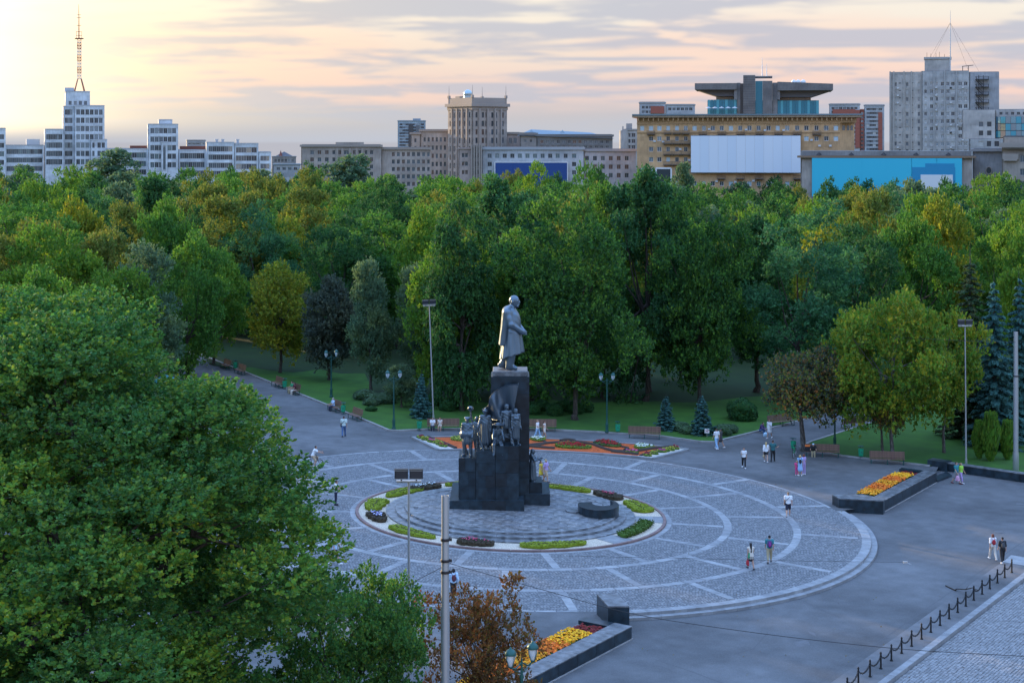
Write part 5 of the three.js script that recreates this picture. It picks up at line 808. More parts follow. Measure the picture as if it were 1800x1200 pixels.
function attach(b, name, label, px, off, category) { const q = bw(b, px - b.px0), c = Math.cos(b.turn), n = Math.sin(b.turn), X = b.X0 + q * c + n * off, Z = b.Z + q * n - c * off; const t = thing(name, label, category, [X, -12, -Z], b.turn); t.Z = Z; t.px0 = 900 + X * F / Z; t.X0 = X; t.turn = b.turn; return t; }
// a wall with real openings; side 'f' faces +z from x0 to x1, side 'l' faces -x along the depth
function facade(b, side, x0, x1, y0, y1, at, cols, rows, m, o = {}) {
  const r = rngOf(Math.round(x0 * 7 + y1 * 13 + (side === 'l' ? 5 : 0) + b.px0)), t = o.thick ?? 0.35, gs = [];
  const put = (a0, a1, c0, c1) => { if (a1 - a0 < 0.005 || c1 - c0 < 0.005) return; gs.push(side === 'f' ? box(a1 - a0, c1 - c0, t, (a0 + a1) / 2, (c0 + c1) / 2, at - t / 2) : box(t, c1 - c0, a1 - a0, at + t / 2, (c0 + c1) / 2, -(a0 + a1) / 2)); };
  const R = rows.filter(([a, c]) => c > y0 && a < y1).map(([a, c]) => [Math.max(a, y0), Math.min(c, y1 - 0.02)]).sort((p, q) => p[0] - q[0]), Cc = cols.slice().sort((p, q) => p[0] - q[0]);
  let y = y0; for (const [a, c] of R) { put(x0, x1, y, a); let x = x0; for (const [p, q] of Cc) { put(x, p, a, c); x = q; } put(x, x1, a, c); y = c; } put(x0, x1, y, y1);
  const w = mesh('wall', uvMetres(merge(gs)), m, b);
  for (const [a, c] of R) for (const [p, q] of Cc) {
    if (o.skip && o.skip((p + q) / 2, (a + c) / 2)) { const g = side === 'f' ? box(q - p, c - a, 0.1, (p + q) / 2, (a + c) / 2, at - 0.08) : box(0.1, c - a, q - p, at + 0.08, (a + c) / 2, -(p + q) / 2); mesh('wall_infill', g, m, b); continue; }
    const gm = o.glass ? o.glass[Math.floor(r() * o.glass.length)] : GL[r() < 0.55 ? 0 : r() < 0.6 ? 2 : r() < 0.85 ? 1 : 3];
    const win = mesh('window', paneGeo, gm, b); win.scale.set(q - p, c - a, 1);
    if (side === 'f') win.position.set((p + q) / 2, (a + c) / 2, at - 0.24); else { win.position.set(at + 0.24, (a + c) / 2, -(p + q) / 2); win.rotation.y = -Math.PI / 2; }
    if (o.frames !== false) { const f = mesh('frame', frameGeo, o.frameMat ?? mSash, win); f.position.z = 0.06; }
  }
  return w;
}
const spread = (x0, x1, n, w) => Array.from({ length: n }, (_, i) => { const c = x0 + (x1 - x0) * (i + 0.5) / n; return [c - w / 2, c + w / 2]; });
const floors = (y0, y1, n, h) => Array.from({ length: n }, (_, i) => { const c = y0 + (y1 - y0) * (i + 0.5) / n; return [c - h / 2, c + h / 2]; });
function mass(b, x0, x1, y0, y1, z0, z1, m, name = 'wall', e = 0.34) { return mesh(name, uvMetres(box(x1 - x0 - 2 * e, y1 - y0 - 0.02, z0 - z1 - 2 * e, (x0 + x1) / 2, (y0 + y1) / 2 - 0.01, (z0 + z1) / 2)), m, b); }
const part = (b, name, g, m) => mesh(name, g, m, b);
function block(b, o) {                                                           // a block of a building: pixel columns x0..x1 on the front, rows top..(ground)
  const x0 = bw(b, o.x0 - b.px0), x1 = bw(b, o.x1 - b.px0), y1 = by(b, o.top), y0 = o.bot ? by(b, o.bot) : 0, z = o.z ?? 0, d = o.depth ?? 16, m = o.m;
  mass(b, x0, x1, y0, y1, z, z - d, m);
  const fw = (o.fl ?? []).map(([a, c]) => [by(b, c), by(b, a)]);
  const fc = o.cols ? o.cols.map(([a, c]) => [bw(b, a - b.px0), bw(b, c - b.px0)]) : spread(x0 + (o.pad ?? 1), x1 - (o.pad ?? 1), o.n ?? 0, o.ww ?? 1.4);
  facade(b, 'f', x0, x1, y0, y1, z, o.n === 0 ? [] : fc, fw, m, o);
  facade(b, 'l', -z, d - z, y0, y1, x0, spread(1.5 - z, d - z - 1.5, o.ns ?? Math.max(1, Math.round(d / 5)), 1.4), fw, o.ms ?? m, o);
  part(b, 'wall', uvMetres(box(0.34, y1 - y0 - 0.03, d - 0.02, x1 - 0.17, (y0 + y1) / 2, z - d / 2)), m);
  if (o.cornice !== 0) part(b, 'cornice', box(x1 - x0 + 2 * (o.cornice ?? 0.3), o.ch ?? 0.5, d + 2 * (o.cornice ?? 0.3), (x0 + x1) / 2, y1 + (o.ch ?? 0.5) / 2 - 0.01, z - d / 2), o.mc ?? m);
  part(b, 'roof', box(x1 - x0 - 0.4, 0.15, d - 0.4, (x0 + x1) / 2, y1 + (o.cornice !== 0 ? (o.ch ?? 0.5) : 0) + 0.05, z - d / 2), o.mr ?? mRoofDark);
  return { x0, x1, y0, y1, z, d };
}
const rowsPx = (first, step, n, h) => Array.from({ length: n }, (_, i) => [first + i * step, first + i * step + h]);
const mast = (pts, rad) => tube(pts, rad, 5);

// ---- white constructivist tower with the lattice mast, far left
{
  const m = wall('white_render', [0.77, 0.80, 0.82]), Z = 900, W = { m, cornice: 0.15, ch: 0.4, depth: 22, glass: [GL[0], GL[2], GL[2], GL[1], GL[0]] };
  const b = building('tower_block', 'white stepped tower block carrying a lattice mast, far left', 111, Z);
  const fl = rowsPx(192, 14.6, 7, 9.6);
  block(b, { ...W, x0: 130, x1: 183, top: 186, fl, n: 6, ww: 2.0, pad: 0.8, ns: 3 }); block(b, { ...W, x0: 111, x1: 129.7, top: 187, fl, n: 3, ww: 1.6, z: -3, depth: 18 });
  block(b, { ...W, x0: 115, x1: 158, top: 161, bot: 186, fl: [[177, 184]], n: 4, ww: 1.6, z: -3, depth: 14 });
  block(b, { ...W, x0: 78, x1: 110.7, top: 228, fl: fl.slice(3), n: 6, ww: 2.0, z: 2, depth: 18 }); block(b, { ...W, x0: 158, x1: 187, top: 246, fl: fl.slice(4), cols: [[161, 165], [170, 176], [177.5, 183]], z: 3, depth: 6 });
  const s = (px, py, z = -10) => [bw(b, px - b.px0), by(b, py), z], P5 = [];
  for (const [a, c] of [[-9, -4], [9, -4], [-9, 4], [9, 4]]) P5.push(mast([[s(140.5 + a, 160)[0], s(0, 160)[1], -10 + c], [s(140.5 + a * 0.35, 137)[0], s(0, 137)[1], -10 + c * 0.35]], 0.32));
  part(b, 'mast_leg', merge(P5), mat('mast_rust', [0.24, 0.10, 0.07], 0.8));
  for (let i = 0; i < 13; i++) { const y = 137 - i * 5.4, k = merge([[-3.4, -1], [3.4, -1], [-3.4, 1], [3.4, 1]].map(([a, c]) => mast([[s(140 + a, 0)[0], s(0, y)[1], -10 + c], [s(140 + a * 0.93, 0)[0], s(0, y - 5.4)[1], -10 + c]], 0.16)).concat([mast([s(136.6, y), s(143.2, y - 5.4)], 0.12), mast([s(143.4, y), s(136.8, y - 5.4)], 0.12), box(bw(b, 7.2), 0.28, 2.4, s(140, 0)[0], s(0, y)[1], -10)])); part(b, 'mast_section', k, i % 4 < 2 ? mat('mast_white', [0.55, 0.54, 0.52], 0.7) : mat('mast_red', [0.35, 0.12, 0.08], 0.7)); }
  part(b, 'mast_platform', lathe([[0, 0], [bw(b, 8), 0], [bw(b, 8), 0.5], [0, 0.5]], 12).translate(s(140, 66)[0], s(140, 66)[1], -10), mat('mast_rust', [0, 0, 0]));
  part(b, 'mast_top', merge([mast([s(139.5, 66), s(139.5, 30), s(139, 4)], [0.35, 0.22, 0.08]), ...[[60, 5], [53, 4], [42, 4], [28, 4], [23, 3.4]].map(([y, w]) => box(bw(b, 2 * w), 0.2, 0.3, s(139.5, y)[0], s(139.5, y)[1], -10)), mast([s(135, 66), s(135, 52)], 0.1), mast([s(144.5, 66), s(144.5, 52)], 0.1)]), mat('mast_rust', [0, 0, 0]));
  part(b, 'roof_cabin', box(5, 2.6, 5, s(122, 157)[0], s(122, 157.2)[1], -9), m);
  const b1 = building('office_wing', 'low white wing left of the white tower block', 8, Z - 6); block(b1, { ...W, x0: 8, x1: 76, top: 256, fl: rowsPx(262, 15, 3, 9), n: 9, ww: 2.6, depth: 14 }); part(b1, 'roof_cabin', box(7, 4, 5, bw(b1, 50), by(b1, 251), -6), m);
  const b0 = building('office_wing', 'sliver of a white block at the left edge', -30, Z - 12); block(b0, { ...W, x0: -30, x1: 9, top: 226, fl: rowsPx(236, 15, 4, 9), n: 5, ww: 2.4, depth: 14 });
  const b2 = building('office_tower', 'second white block with two window bands, right of the mast tower', 260, Z - 10);
  const f2 = rowsPx(225, 15, 5, 9.6); block(b2, { ...W, x0: 260, x1: 312.5, top: 219, fl: f2, n: 6, ww: 2.1, depth: 16 }); block(b2, { ...W, x0: 279, x1: 303, top: 211, bot: 219, fl: [], n: 0, z: -4, depth: 8 }); block(b2, { ...W, x0: 282, x1: 293, top: 250, fl: [[255, 300]], cols: [[286, 290.5]], z: 1.2, depth: 1.2 });
  const b3 = building('office_wing', 'long low white wing between the two white towers', 187, Z - 4); block(b3, { ...W, x0: 187, x1: 259.5, top: 262, fl: rowsPx(268, 15, 3, 9.6), n: 8, ww: 2.6, depth: 14 }); part(b3, 'red_roof', box(bw(b3, 30), 2.2, 6, bw(b3, 57), by(b3, 259.5), -8), mRoofRed);
  const b4 = building('office_wing', 'low white wing with red roof right of the second white tower', 313, Z - 2); block(b4, { ...W, x0: 313, x1: 362, top: 264, fl: rowsPx(269, 15.5, 3, 10), n: 6, ww: 2.4, depth: 14 }); part(b4, 'red_roof', box(bw(b4, 45), 2.6, 6, bw(b4, 26), by(b4, 261), -7), mRoofRed);
  const b5 = building('office_wing', 'white wing with three square roof vents, right of the white towers', 363, Z - 14); block(b5, { ...W, x0: 363, x1: 411, top: 251, fl: rowsPx(257, 14.5, 4, 9.6), n: 6, ww: 2.3, depth: 16 }); block(b5, { ...W, x0: 411.5, x1: 454, top: 253, fl: rowsPx(259, 14.5, 4, 9.6), n: 4, ww: 3.0, depth: 15, z: -1 }); block(b5, { ...W, x0: 454.5, x1: 476, top: 268, fl: rowsPx(274, 14, 3, 9), n: 3, ww: 1.8, depth: 14 });
  for (const x of [381, 391.5, 418]) part(b5, 'roof_vent', merge([box(1.5, 1.6, 1.5, bw(b5, x - 363), by(b5, 248.5), -5), box(2.1, 0.4, 2.1, bw(b5, x - 363), by(b5, 245), -5)]), m);
  const b6 = building('apartment_block', 'hazy pale block showing above the red roof', 328, 1150); block(b6, { m: wall('hazy_white', [0.46, 0.45, 0.46]), x0: 328, x1: 361, top: 247, fl: [[251, 254], [257, 260]], n: 10, ww: 1.2, depth: 14 });
  const b7 = building('old_house', 'small grey house with a red gable beside the white wing', 478, 980); block(b7, { m: wall('grey_house', [0.30, 0.29, 0.28]), x0: 478, x1: 520, top: 276, fl: [[279, 285], [291, 297]], n: 6, ww: 1.5, depth: 12, mr: mRoofBlue }); part(b7, 'gable', new THREE.ConeGeometry(bw(b7, 5.5), 4.2, 4).rotateY(0.785).translate(bw(b7, 15), by(b7, 270), -4), mRoofRed); part(b7, 'pitched_roof', new THREE.CylinderGeometry(0.1, bw(b7, 21), 3.4, 4, 1).rotateY(0.785).scale(1.3, 1, 0.5).translate(bw(b7, 21), by(b7, 271.5), -6), mRoofDark);
  const b8 = building('metal_shed', 'low shed with a pale blue metal roof below the old house', 480, 760); block(b8, { m: wall('shed', [0.4, 0.42, 0.43]), x0: 480, x1: 528, top: 290, fl: [[294, 299]], n: 4, ww: 1.6, depth: 10, mc: mRoofBlue, mr: mRoofBlue });
}
// ---- university: tower and wings
{
  const m = wall('warm_grey', [0.46, 0.385, 0.325]), mPink = wall('pinkish', [0.52, 0.40, 0.34]), mBlue = wall('cool_white', [0.55, 0.57, 0.58]), g = [GL[0], GL[4], GL[0], GL[2]];
  const T1 = building('stone_tower', 'grey-brown stone tower with tall pilasters and a small dome', 830, 640, 0.64);
  const wl = 45 * 640 / F / Math.sin(0.64), wr = 61 * 640 / F / Math.cos(0.64), h = by(T1, 190), fls = rowsPx(197, 15, 9, 9.5).map(([a, c]) => [by(T1, c), by(T1, a)]);
  mass(T1, 0, wr, 0, h, 0, -wl, m);
  facade(T1, 'f', 0, wr, 0, h, 0, [[1.6, 2.6], [4.6, 5.7], [6.4, 7.5], [9.2, 10.3], [11, 12.1], [14.3, 15.3]].map(([a, c]) => [a * wr / 16.9, c * wr / 16.9]), fls, m, { glass: g, frames: false, thick: 0.5 });
  facade(T1, 'l', 0, wl, 0, h, 0, [[1.4, 2.4], [3.7, 4.5], [5.0, 5.8], [7.4, 8.2], [8.7, 9.5], [11.2, 12], [12.5, 13.3], [15.3, 16.2]].map(([a, c]) => [a * wl / 17.4, c * wl / 17.4]), fls, m, { glass: g, frames: false, thick: 0.5 });
  const pil = []; for (const k of [0.22, 0.45, 0.66, 0.84]) pil.push(box(0.7, h, 0.7, wr * k - 0.4, h / 2, 0.25)); for (const k of [0.19, 0.38, 0.60, 0.81]) pil.push(box(0.7, h, 0.7, -0.25, h / 2, -wl * k)); for (const p of pil) part(T1, 'pilaster', p, m);
  part(T1, 'cornice', box(wr + 1.8, 1.2, wl + 1.8, wr / 2, h + 1.3, -wl / 2), m); part(T1, 'frieze', box(wr + 0.5, 1.6, wl + 0.5, wr / 2, h + 0.2, -wl / 2), m);
  part(T1, 'parapet', merge([box(wr, 2.3, 0.4, wr / 2, h + 3, -0.3), box(wr, 2.3, 0.4, wr / 2, h + 3, -wl + 0.3), box(0.4, 2.3, wl, 0.3, h + 3, -wl / 2), box(0.4, 2.3, wl, wr - 0.3, h + 3, -wl / 2)]), m); part(T1, 'roof', box(wr - 1, 0.3, wl - 1, wr / 2, h + 2, -wl / 2), mRoofDark);
  part(T1, 'dome', merge([new THREE.SphereGeometry(1.75, 18, 12), new THREE.CylinderGeometry(1.6, 1.7, 1.6, 18).translate(0, -1.2, 0)]).translate(wr * 0.12, h + 5.6, -wl * 0.35), mat('dome_metal', [0.36, 0.44, 0.47], 0.3, 0.6));
  part(T1, 'roof_cabin', box(4, 2.2, 3, 2.2, h + 3.7, -wl * 0.62), m);
  for (const [x, z] of [[0.3, -0.3], [wr - 0.3, -0.3], [0.3, -wl + 0.3], [wr - 0.3, -wl + 0.3]]) part(T1, 'finial', merge([box(0.9, 1.1, 0.9, x, h + 4.6, z), mast([[x, h + 4.6, z], [x, h + 9, z]], [0.14, 0.05])]), m);
  const wing = (name, label, px, Z, list) => { const b = building(name, label, px, Z); for (const o of list) block(b, o); return b; };
  const A = { m, glass: g, cornice: 0.5, ch: 0.8, depth: 14 };
  const L1 = wing('long_building', 'long grey building with an attic panel, left of the stone tower', 529, 600, [{ ...A, x0: 529, x1: 670, top: 258, fl: rowsPx(264, 12.7, 4, 7.4), cols: [[545, 551.5], [558, 564.5], [571, 577.5], [584, 589], [593.5, 599.5], [603.5, 615.5], [620, 626], [630, 635.5], [641, 645.5], [650, 655.5]] }, { ...A, x0: 670.3, x1: 757, top: 263, fl: rowsPx(267.5, 13.2, 5, 7.6), cols: Array.from({ length: 8 }, (_, i) => [689 + i * 8.9, 694 + i * 8.9]), z: -1.5, depth: 12 }]);
  part(L1, 'attic_panel', uvMetres(box(bw(L1, 50), bw(L1, 8.5), 2, bw(L1, 614.5 - 529), by(L1, 254), -1.1)), m); for (const x of [594, 603, 616, 628, 638]) part(L1, 'pilaster', box(0.8, by(L1, 258) - 1, 0.6, bw(L1, x - 529) - 0.3, by(L1, 258) / 2, 0.25), m);
  wing('long_building', 'set-back grey wing joining the stone tower on its left', 722, 660, [{ ...A, x0: 722, x1: 738, top: 236, fl: rowsPx(243, 13.6, 5, 7.5), n: 1, ww: 0.8, depth: 18 }, { ...A, x0: 738.2, x1: 790, top: 231, fl: rowsPx(241, 14.4, 6, 8.4), n: 6, ww: 0.85, depth: 20, z: -0.6 }]);
  wing('long_building', 'grey wing right of the stone tower with narrow windows', 847, 655, [{ ...A, x0: 847, x1: 914, top: 236, m: mPink, fl: [[242, 252], [259, 267]], n: 7, ww: 1.3, depth: 18, mc: m, mr: mRoofBlue }]);
  const hall = building('hall', 'grey hall with a long blue metal hipped roof behind the white building', 914, 630, undefined, undefined, 1000); block(hall, { ...A, m: wall('hall_grey', [0.30, 0.28, 0.26]), x0: 914, x1: 943, top: 237, fl: [[245, 250]], n: 2, ww: 0.9, depth: 20 }); block(hall, { ...A, m: wall('hall_dark', [0.22, 0.22, 0.215]), x0: 943.3, x1: 1077, top: 240, fl: [[246, 252], [256, 260]], n: 13, ww: 1.3, depth: 20 });
  { const w = bw(hall, 166), x0 = -1.0, x1 = w, y = by(hall, 238), t = by(hall, 227), pos = [[x0, y, 0.8], [x1, y - 1.2, 0.8], [x1, y - 1.2, -21], [x0, y, -21], [x0 + 5, t, -8], [x1 - 9, t - 1.2, -8]]; const gg = new THREE.BufferGeometry(); gg.setAttribute('position', new THREE.Float32BufferAttribute([0, 1, 5, 0, 5, 4, 1, 2, 5, 2, 3, 4, 2, 4, 5, 3, 0, 4, 0, 3, 2, 0, 2, 1].flatMap((i) => pos[i]), 3)); gg.computeVertexNormals(); gg.setAttribute('uv', new THREE.Float32BufferAttribute(new Array(48).fill(0), 2)); part(hall, 'hipped_roof', gg, mRoofBlue); for (const x of [0.12, 0.45]) part(hall, 'dormer', new THREE.ConeGeometry(1.3, 1.2, 4).rotateY(0.785).translate(w * x, y + 1.6, -3), mRoofBlue); }
  const Wb = building('white_building', 'cool white building with a large blue hoarding, centre', 847, 560, undefined, undefined, 980); const fw = rowsPx(270, 14.6, 4, 7.8), cw = Array.from({ length: 10 }, (_, i) => [857 + i * 13.3, 864.4 + i * 13.3]);
  block(Wb, { m: mBlue, x0: 847, x1: 1026, top: 263, fl: fw, cols: [...cw, [991, 998], [1005.5, 1013]], cornice: 0.4, ch: 0.9, depth: 16, glass: [GL[1], GL[1], GL[2], GL[0]], skip: (x, y) => y < by(Wb, 280) && x > bw(Wb, 18) && x < bw(Wb, 153) });
  block(Wb, { m: wall('cool_white_2', [0.48, 0.47, 0.47]), x0: 1026.3, x1: 1118, top: 266, fl: rowsPx(274, 15, 3, 8.2), cols: Array.from({ length: 6 }, (_, i) => [1028.5 + i * 14, 1035.5 + i * 14]), cornice: 0.4, ch: 0.8, depth: 14, z: -0.8, glass: [GL[4], GL[0], GL[4], GL[2]] });
  const hd = attach(Wb, 'blue_hoarding', 'large dark blue hoarding on the white building', 870, 0.8, 'hoarding'); part(hd, 'panel', box(bw(hd, 128), bw(hd, 44), 0.25, bw(hd, 64), by(hd, 285) - bw(hd, 22), 0), mat('hoarding_blue', [0.012, 0.055, 0.21], 0.6)); part(hd, 'border', merge([box(bw(hd, 129), 0.3, 0.35, bw(hd, 64), by(hd, 285), 0), box(0.3, bw(hd, 44), 0.35, 0, by(hd, 307), 0), box(0.3, bw(hd, 44), 0.35, bw(hd, 128), by(hd, 307), 0)]), mFrameW); part(hd, 'seam', merge([0.25, 0.5, 0.75].map((k) => box(0.12, bw(hd, 44), 0.3, bw(hd, 128 * k), by(hd, 307), 0))), mat('hoarding_seam', [0.01, 0.045, 0.17], 0.6));
  const Pv = building('corner_pavilion', 'pinkish pavilion with ribbed corner beside the white building', 806, 558); block(Pv, { m: mPink, x0: 806, x1: 828, top: 262, fl: rowsPx(269, 15, 3, 7.6), n: 2, ww: 0.9, cornice: 0.3, depth: 12, glass: g }); block(Pv, { m, x0: 828.2, x1: 846.6, top: 258, fl: rowsPx(269, 14.5, 4, 9), n: 2, ww: 1.3, cornice: 0.2, depth: 12, z: 0.6, glass: g }); for (const x of [829, 833.5, 838, 842.5, 846]) part(Pv, 'rib', box(0.5, by(Pv, 254), 0.6, bw(Pv, x - 806), by(Pv, 254) / 2, 1.0), m);
  const far = building('apartment_block', 'distant white and blue high-rise left of the stone tower', 699, 1050); block(far, { m: wall('blue_white', [0.40, 0.47, 0.52]), x0: 699, x1: 748, top: 213, fl: rowsPx(217, 5.2, 13, 3.2), n: 8, ww: 1.9, depth: 16, frames: false }); part(far, 'dark_bay', box(3, by(far, 220), 0.6, 8.3, by(far, 220) / 2, 0.4), GL[0]); part(far, 'dark_bay', box(2.4, by(far, 220), 0.6, 12.6, by(far, 220) / 2, 0.4), GL[2]); part(far, 'roof_cabin', box(5, 2.2, 6, 12, by(far, 211), -6), wall('blue_white', [0, 0, 0]));
}
// ---- tan apartment building with its deep cornice, balconies and white banner
{
  const m = wall('tan_brick', [0.74, 0.45, 0.225]), Z = 540, b = building('tan_building', 'long tan apartment building with deep bracketed cornice and many balconies', 1120, Z, undefined, undefined, 1300);
  const cols = [[1125.5, 1132.5], [1141, 1148.5], [1155.5, 1163], [1171.5, 1178], [1187, 1193.5], [1202.5, 1209], [1217.5, 1225], [1234.5, 1241], [1249.5, 1257], [1265.5, 1272.5], [1281.5, 1289], [1298, 1305], [1314, 1321.5], [1330.5, 1337.5], [1347.5, 1355], [1364, 1371], [1380.5, 1388], [1398, 1405.5], [1414, 1422], [1432, 1439.5], [1449, 1457], [1466, 1474]];
  const fl = [[221, 229.5], [239.5, 247.5], [258, 266], [276, 284], [295, 303], [318, 326]];
  const keep = (i, j) => j === 0 || (i >= 1 && i <= 5) || (j === 1 && i >= 18) || j >= 4;
  const X = (px) => bw(b, px - 1120), Y = (py) => by(b, py);
  mass(b, 0, X(1477), 0, Y(216), 0, -18, m);
  fl.forEach(([t, u], j) => {});
  const cw = cols.map(([a, c]) => [X(a), X(c)]), fw = fl.map(([t, u]) => [Y(u), Y(t)]);
  facade(b, 'f', 0, X(1477), 0, Y(216), 0, cw, fw, m, { glass: [mat('glass_bright', [0.42, 0.55, 0.62], 0.15, 0.2), GL[1], mat('glass_bright', [0, 0, 0]), GL[0], GL[2]], frameMat: mFrameW, skip: (x, y) => { const i = cw.findIndex(([a, c]) => x > a && x < c), j = fw.findIndex(([a, c]) => y > a && y < c); return !keep(i, j); } });
    { const L = X(1505) - X(1477), len = L / Math.cos(0.9), g = new THREE.Group(); g.name = 'end_bay'; b.add(g); g.position.set(X(1477), 0, 0); g.rotation.y = 0.9; const w = mesh('wall', uvMetres(box(len, Y(216), 0.4, len / 2, Y(216) / 2, -0.2)), m, g); for (const [k, y] of [[0.25, 225], [0.55, 225], [0.8, 225]]) { const win = mesh('window', paneGeo, GL[2], g); win.scale.set(1.4, 1.6, 1); win.position.set(len * k, Y(y), 0.01); } }
  for (const y of [217, 232.5]) part(b, 'string_course', box(X(1477) + 0.2, 0.35, 0.3, X(1477) / 2, Y(y), 0.12), m);
  part(b, 'cornice', uvMetres(box(X(1508) + 2.6, 0.8, 22, X(1508) / 2 - 0.2, Y(204.5), -9.2)), wall('cornice_stone', [0.5, 0.35, 0.22])); part(b, 'roof', box(X(1508) + 3, 0.5, 22.5, X(1508) / 2, Y(202), -9.2), mRoofBlue);
  part(b, 'frieze', uvMetres(box(X(1506), Y(206) - Y(216), 19, X(1506) / 2, (Y(206) + Y(216)) / 2, -9.3)), m);
  for (let i = 0; i < 44; i++) part(b, 'bracket', box(0.35, 1.1, 1.2, X(1123 + i * 8.7), Y(209.5), 0.75), m);
  const balc = (px, py, w) => { const o = mesh('balcony', merge([box(w, 0.25, 1.2, 0, 0, 0.6), box(0.2, 0.5, 0.9, -w * 0.35, -0.3, 0.45), box(0.2, 0.5, 0.9, w * 0.35, -0.3, 0.45)]), mat('balcony_slab', [0.16, 0.12, 0.09], 0.9), b); o.position.set(X(px), Y(py), 0); const rl = [box(w, 0.08, 0.06, 0, 1, 1.15), box(0.06, 1, 0.06, -w / 2, 0.55, 1.15), box(0.06, 1, 0.06, w / 2, 0.55, 1.15)]; for (let k = 1; k < w / 0.28; k++) rl.push(box(0.07, 0.95, 0.05, -w / 2 + k * 0.28, 0.5, 1.15)); mesh('railing', merge(rl), mRail, o); };
  balc(1144.5, 235.5, 2.6); for (let i = 0; i < 6; i++) balc(1236 + i * 33.2, 236, 2.7); balc(1436, 236, 2.8);
  for (const x of [1174, 1190, 1206]) balc(x, 234.5, 2.5); for (const y of [252, 271, 289]) { balc(1174, y, 2.9); balc(1190, y, 2.9); balc(1206, y, 2.9); }
  for (let i = 0; i < 5; i++) balc(1268 + i * 33.4, 313, 2.7); balc(1143, 306, 2.2);
  const bn = attach(b, 'white_banner', 'huge blank white banner hung on the tan building', 1215, 1.5, 'banner'); const strips = 12, w0 = bw(bn, 193) / strips, yt = by(bn, 238.5), hh = bw(bn, 65); for (let i = 0; i < strips; i++) part(bn, 'banner_panel', box(w0 - 0.03, hh, 0.12, (i + 0.5) * w0, yt - hh / 2 - (i % 2) * 0.0, (i % 3) * 0.02), mat('banner_white_' + (i % 3), [[0.66, 0.70, 0.74], [0.63, 0.68, 0.73], [0.68, 0.71, 0.74]][i % 3], 0.7));
  part(bn, 'banner_frame', merge([box(bw(bn, 194), 0.2, 0.3, bw(bn, 96.5), yt + 0.05, -0.1), box(bw(bn, 194), 0.2, 0.3, bw(bn, 96.5), yt - hh - 0.05, -0.1)]), mRail);
  const sc = attach(b, 'shop_front', 'dark shop front with a white frame at the foot of the tan building', 1154, 1.6, 'shop front'); part(sc, 'white_frame', merge([box(bw(sc, 27), 0.5, 0.6, bw(sc, 13), by(sc, 295.5), 0), box(0.45, 9, 0.6, 0, by(sc, 295.5) - 4.6, 0), box(0.45, 9, 0.6, bw(sc, 26.5), by(sc, 295.5) - 4.6, 0)]), mFrameW); part(sc, 'dark_panel', box(bw(sc, 25), 9, 0.4, bw(sc, 13), by(sc, 296.5) - 4.6, 0), GL[0]);
}
{
  const b = scene.getObjectByName('tan_building'), r = rngOf(501), g = bevelBox(0.8, 0.6, 0.35, 0.03), m = mat('ac_unit', [0.55, 0.55, 0.54], 0.6);
  for (const [px, py] of [[1151, 248], [1166, 249], [1196, 262], [1247, 227], [1312, 228], [1345, 229], [1378, 229], [1441, 256], [1460, 256], [1427, 246], [1260, 318], [1293, 319], [1325, 317], [1358, 320], [1212, 281]]) mesh('air_conditioner', g, m, b).position.set(bw(b, px - 1120), by(b, py), 0.22);
}
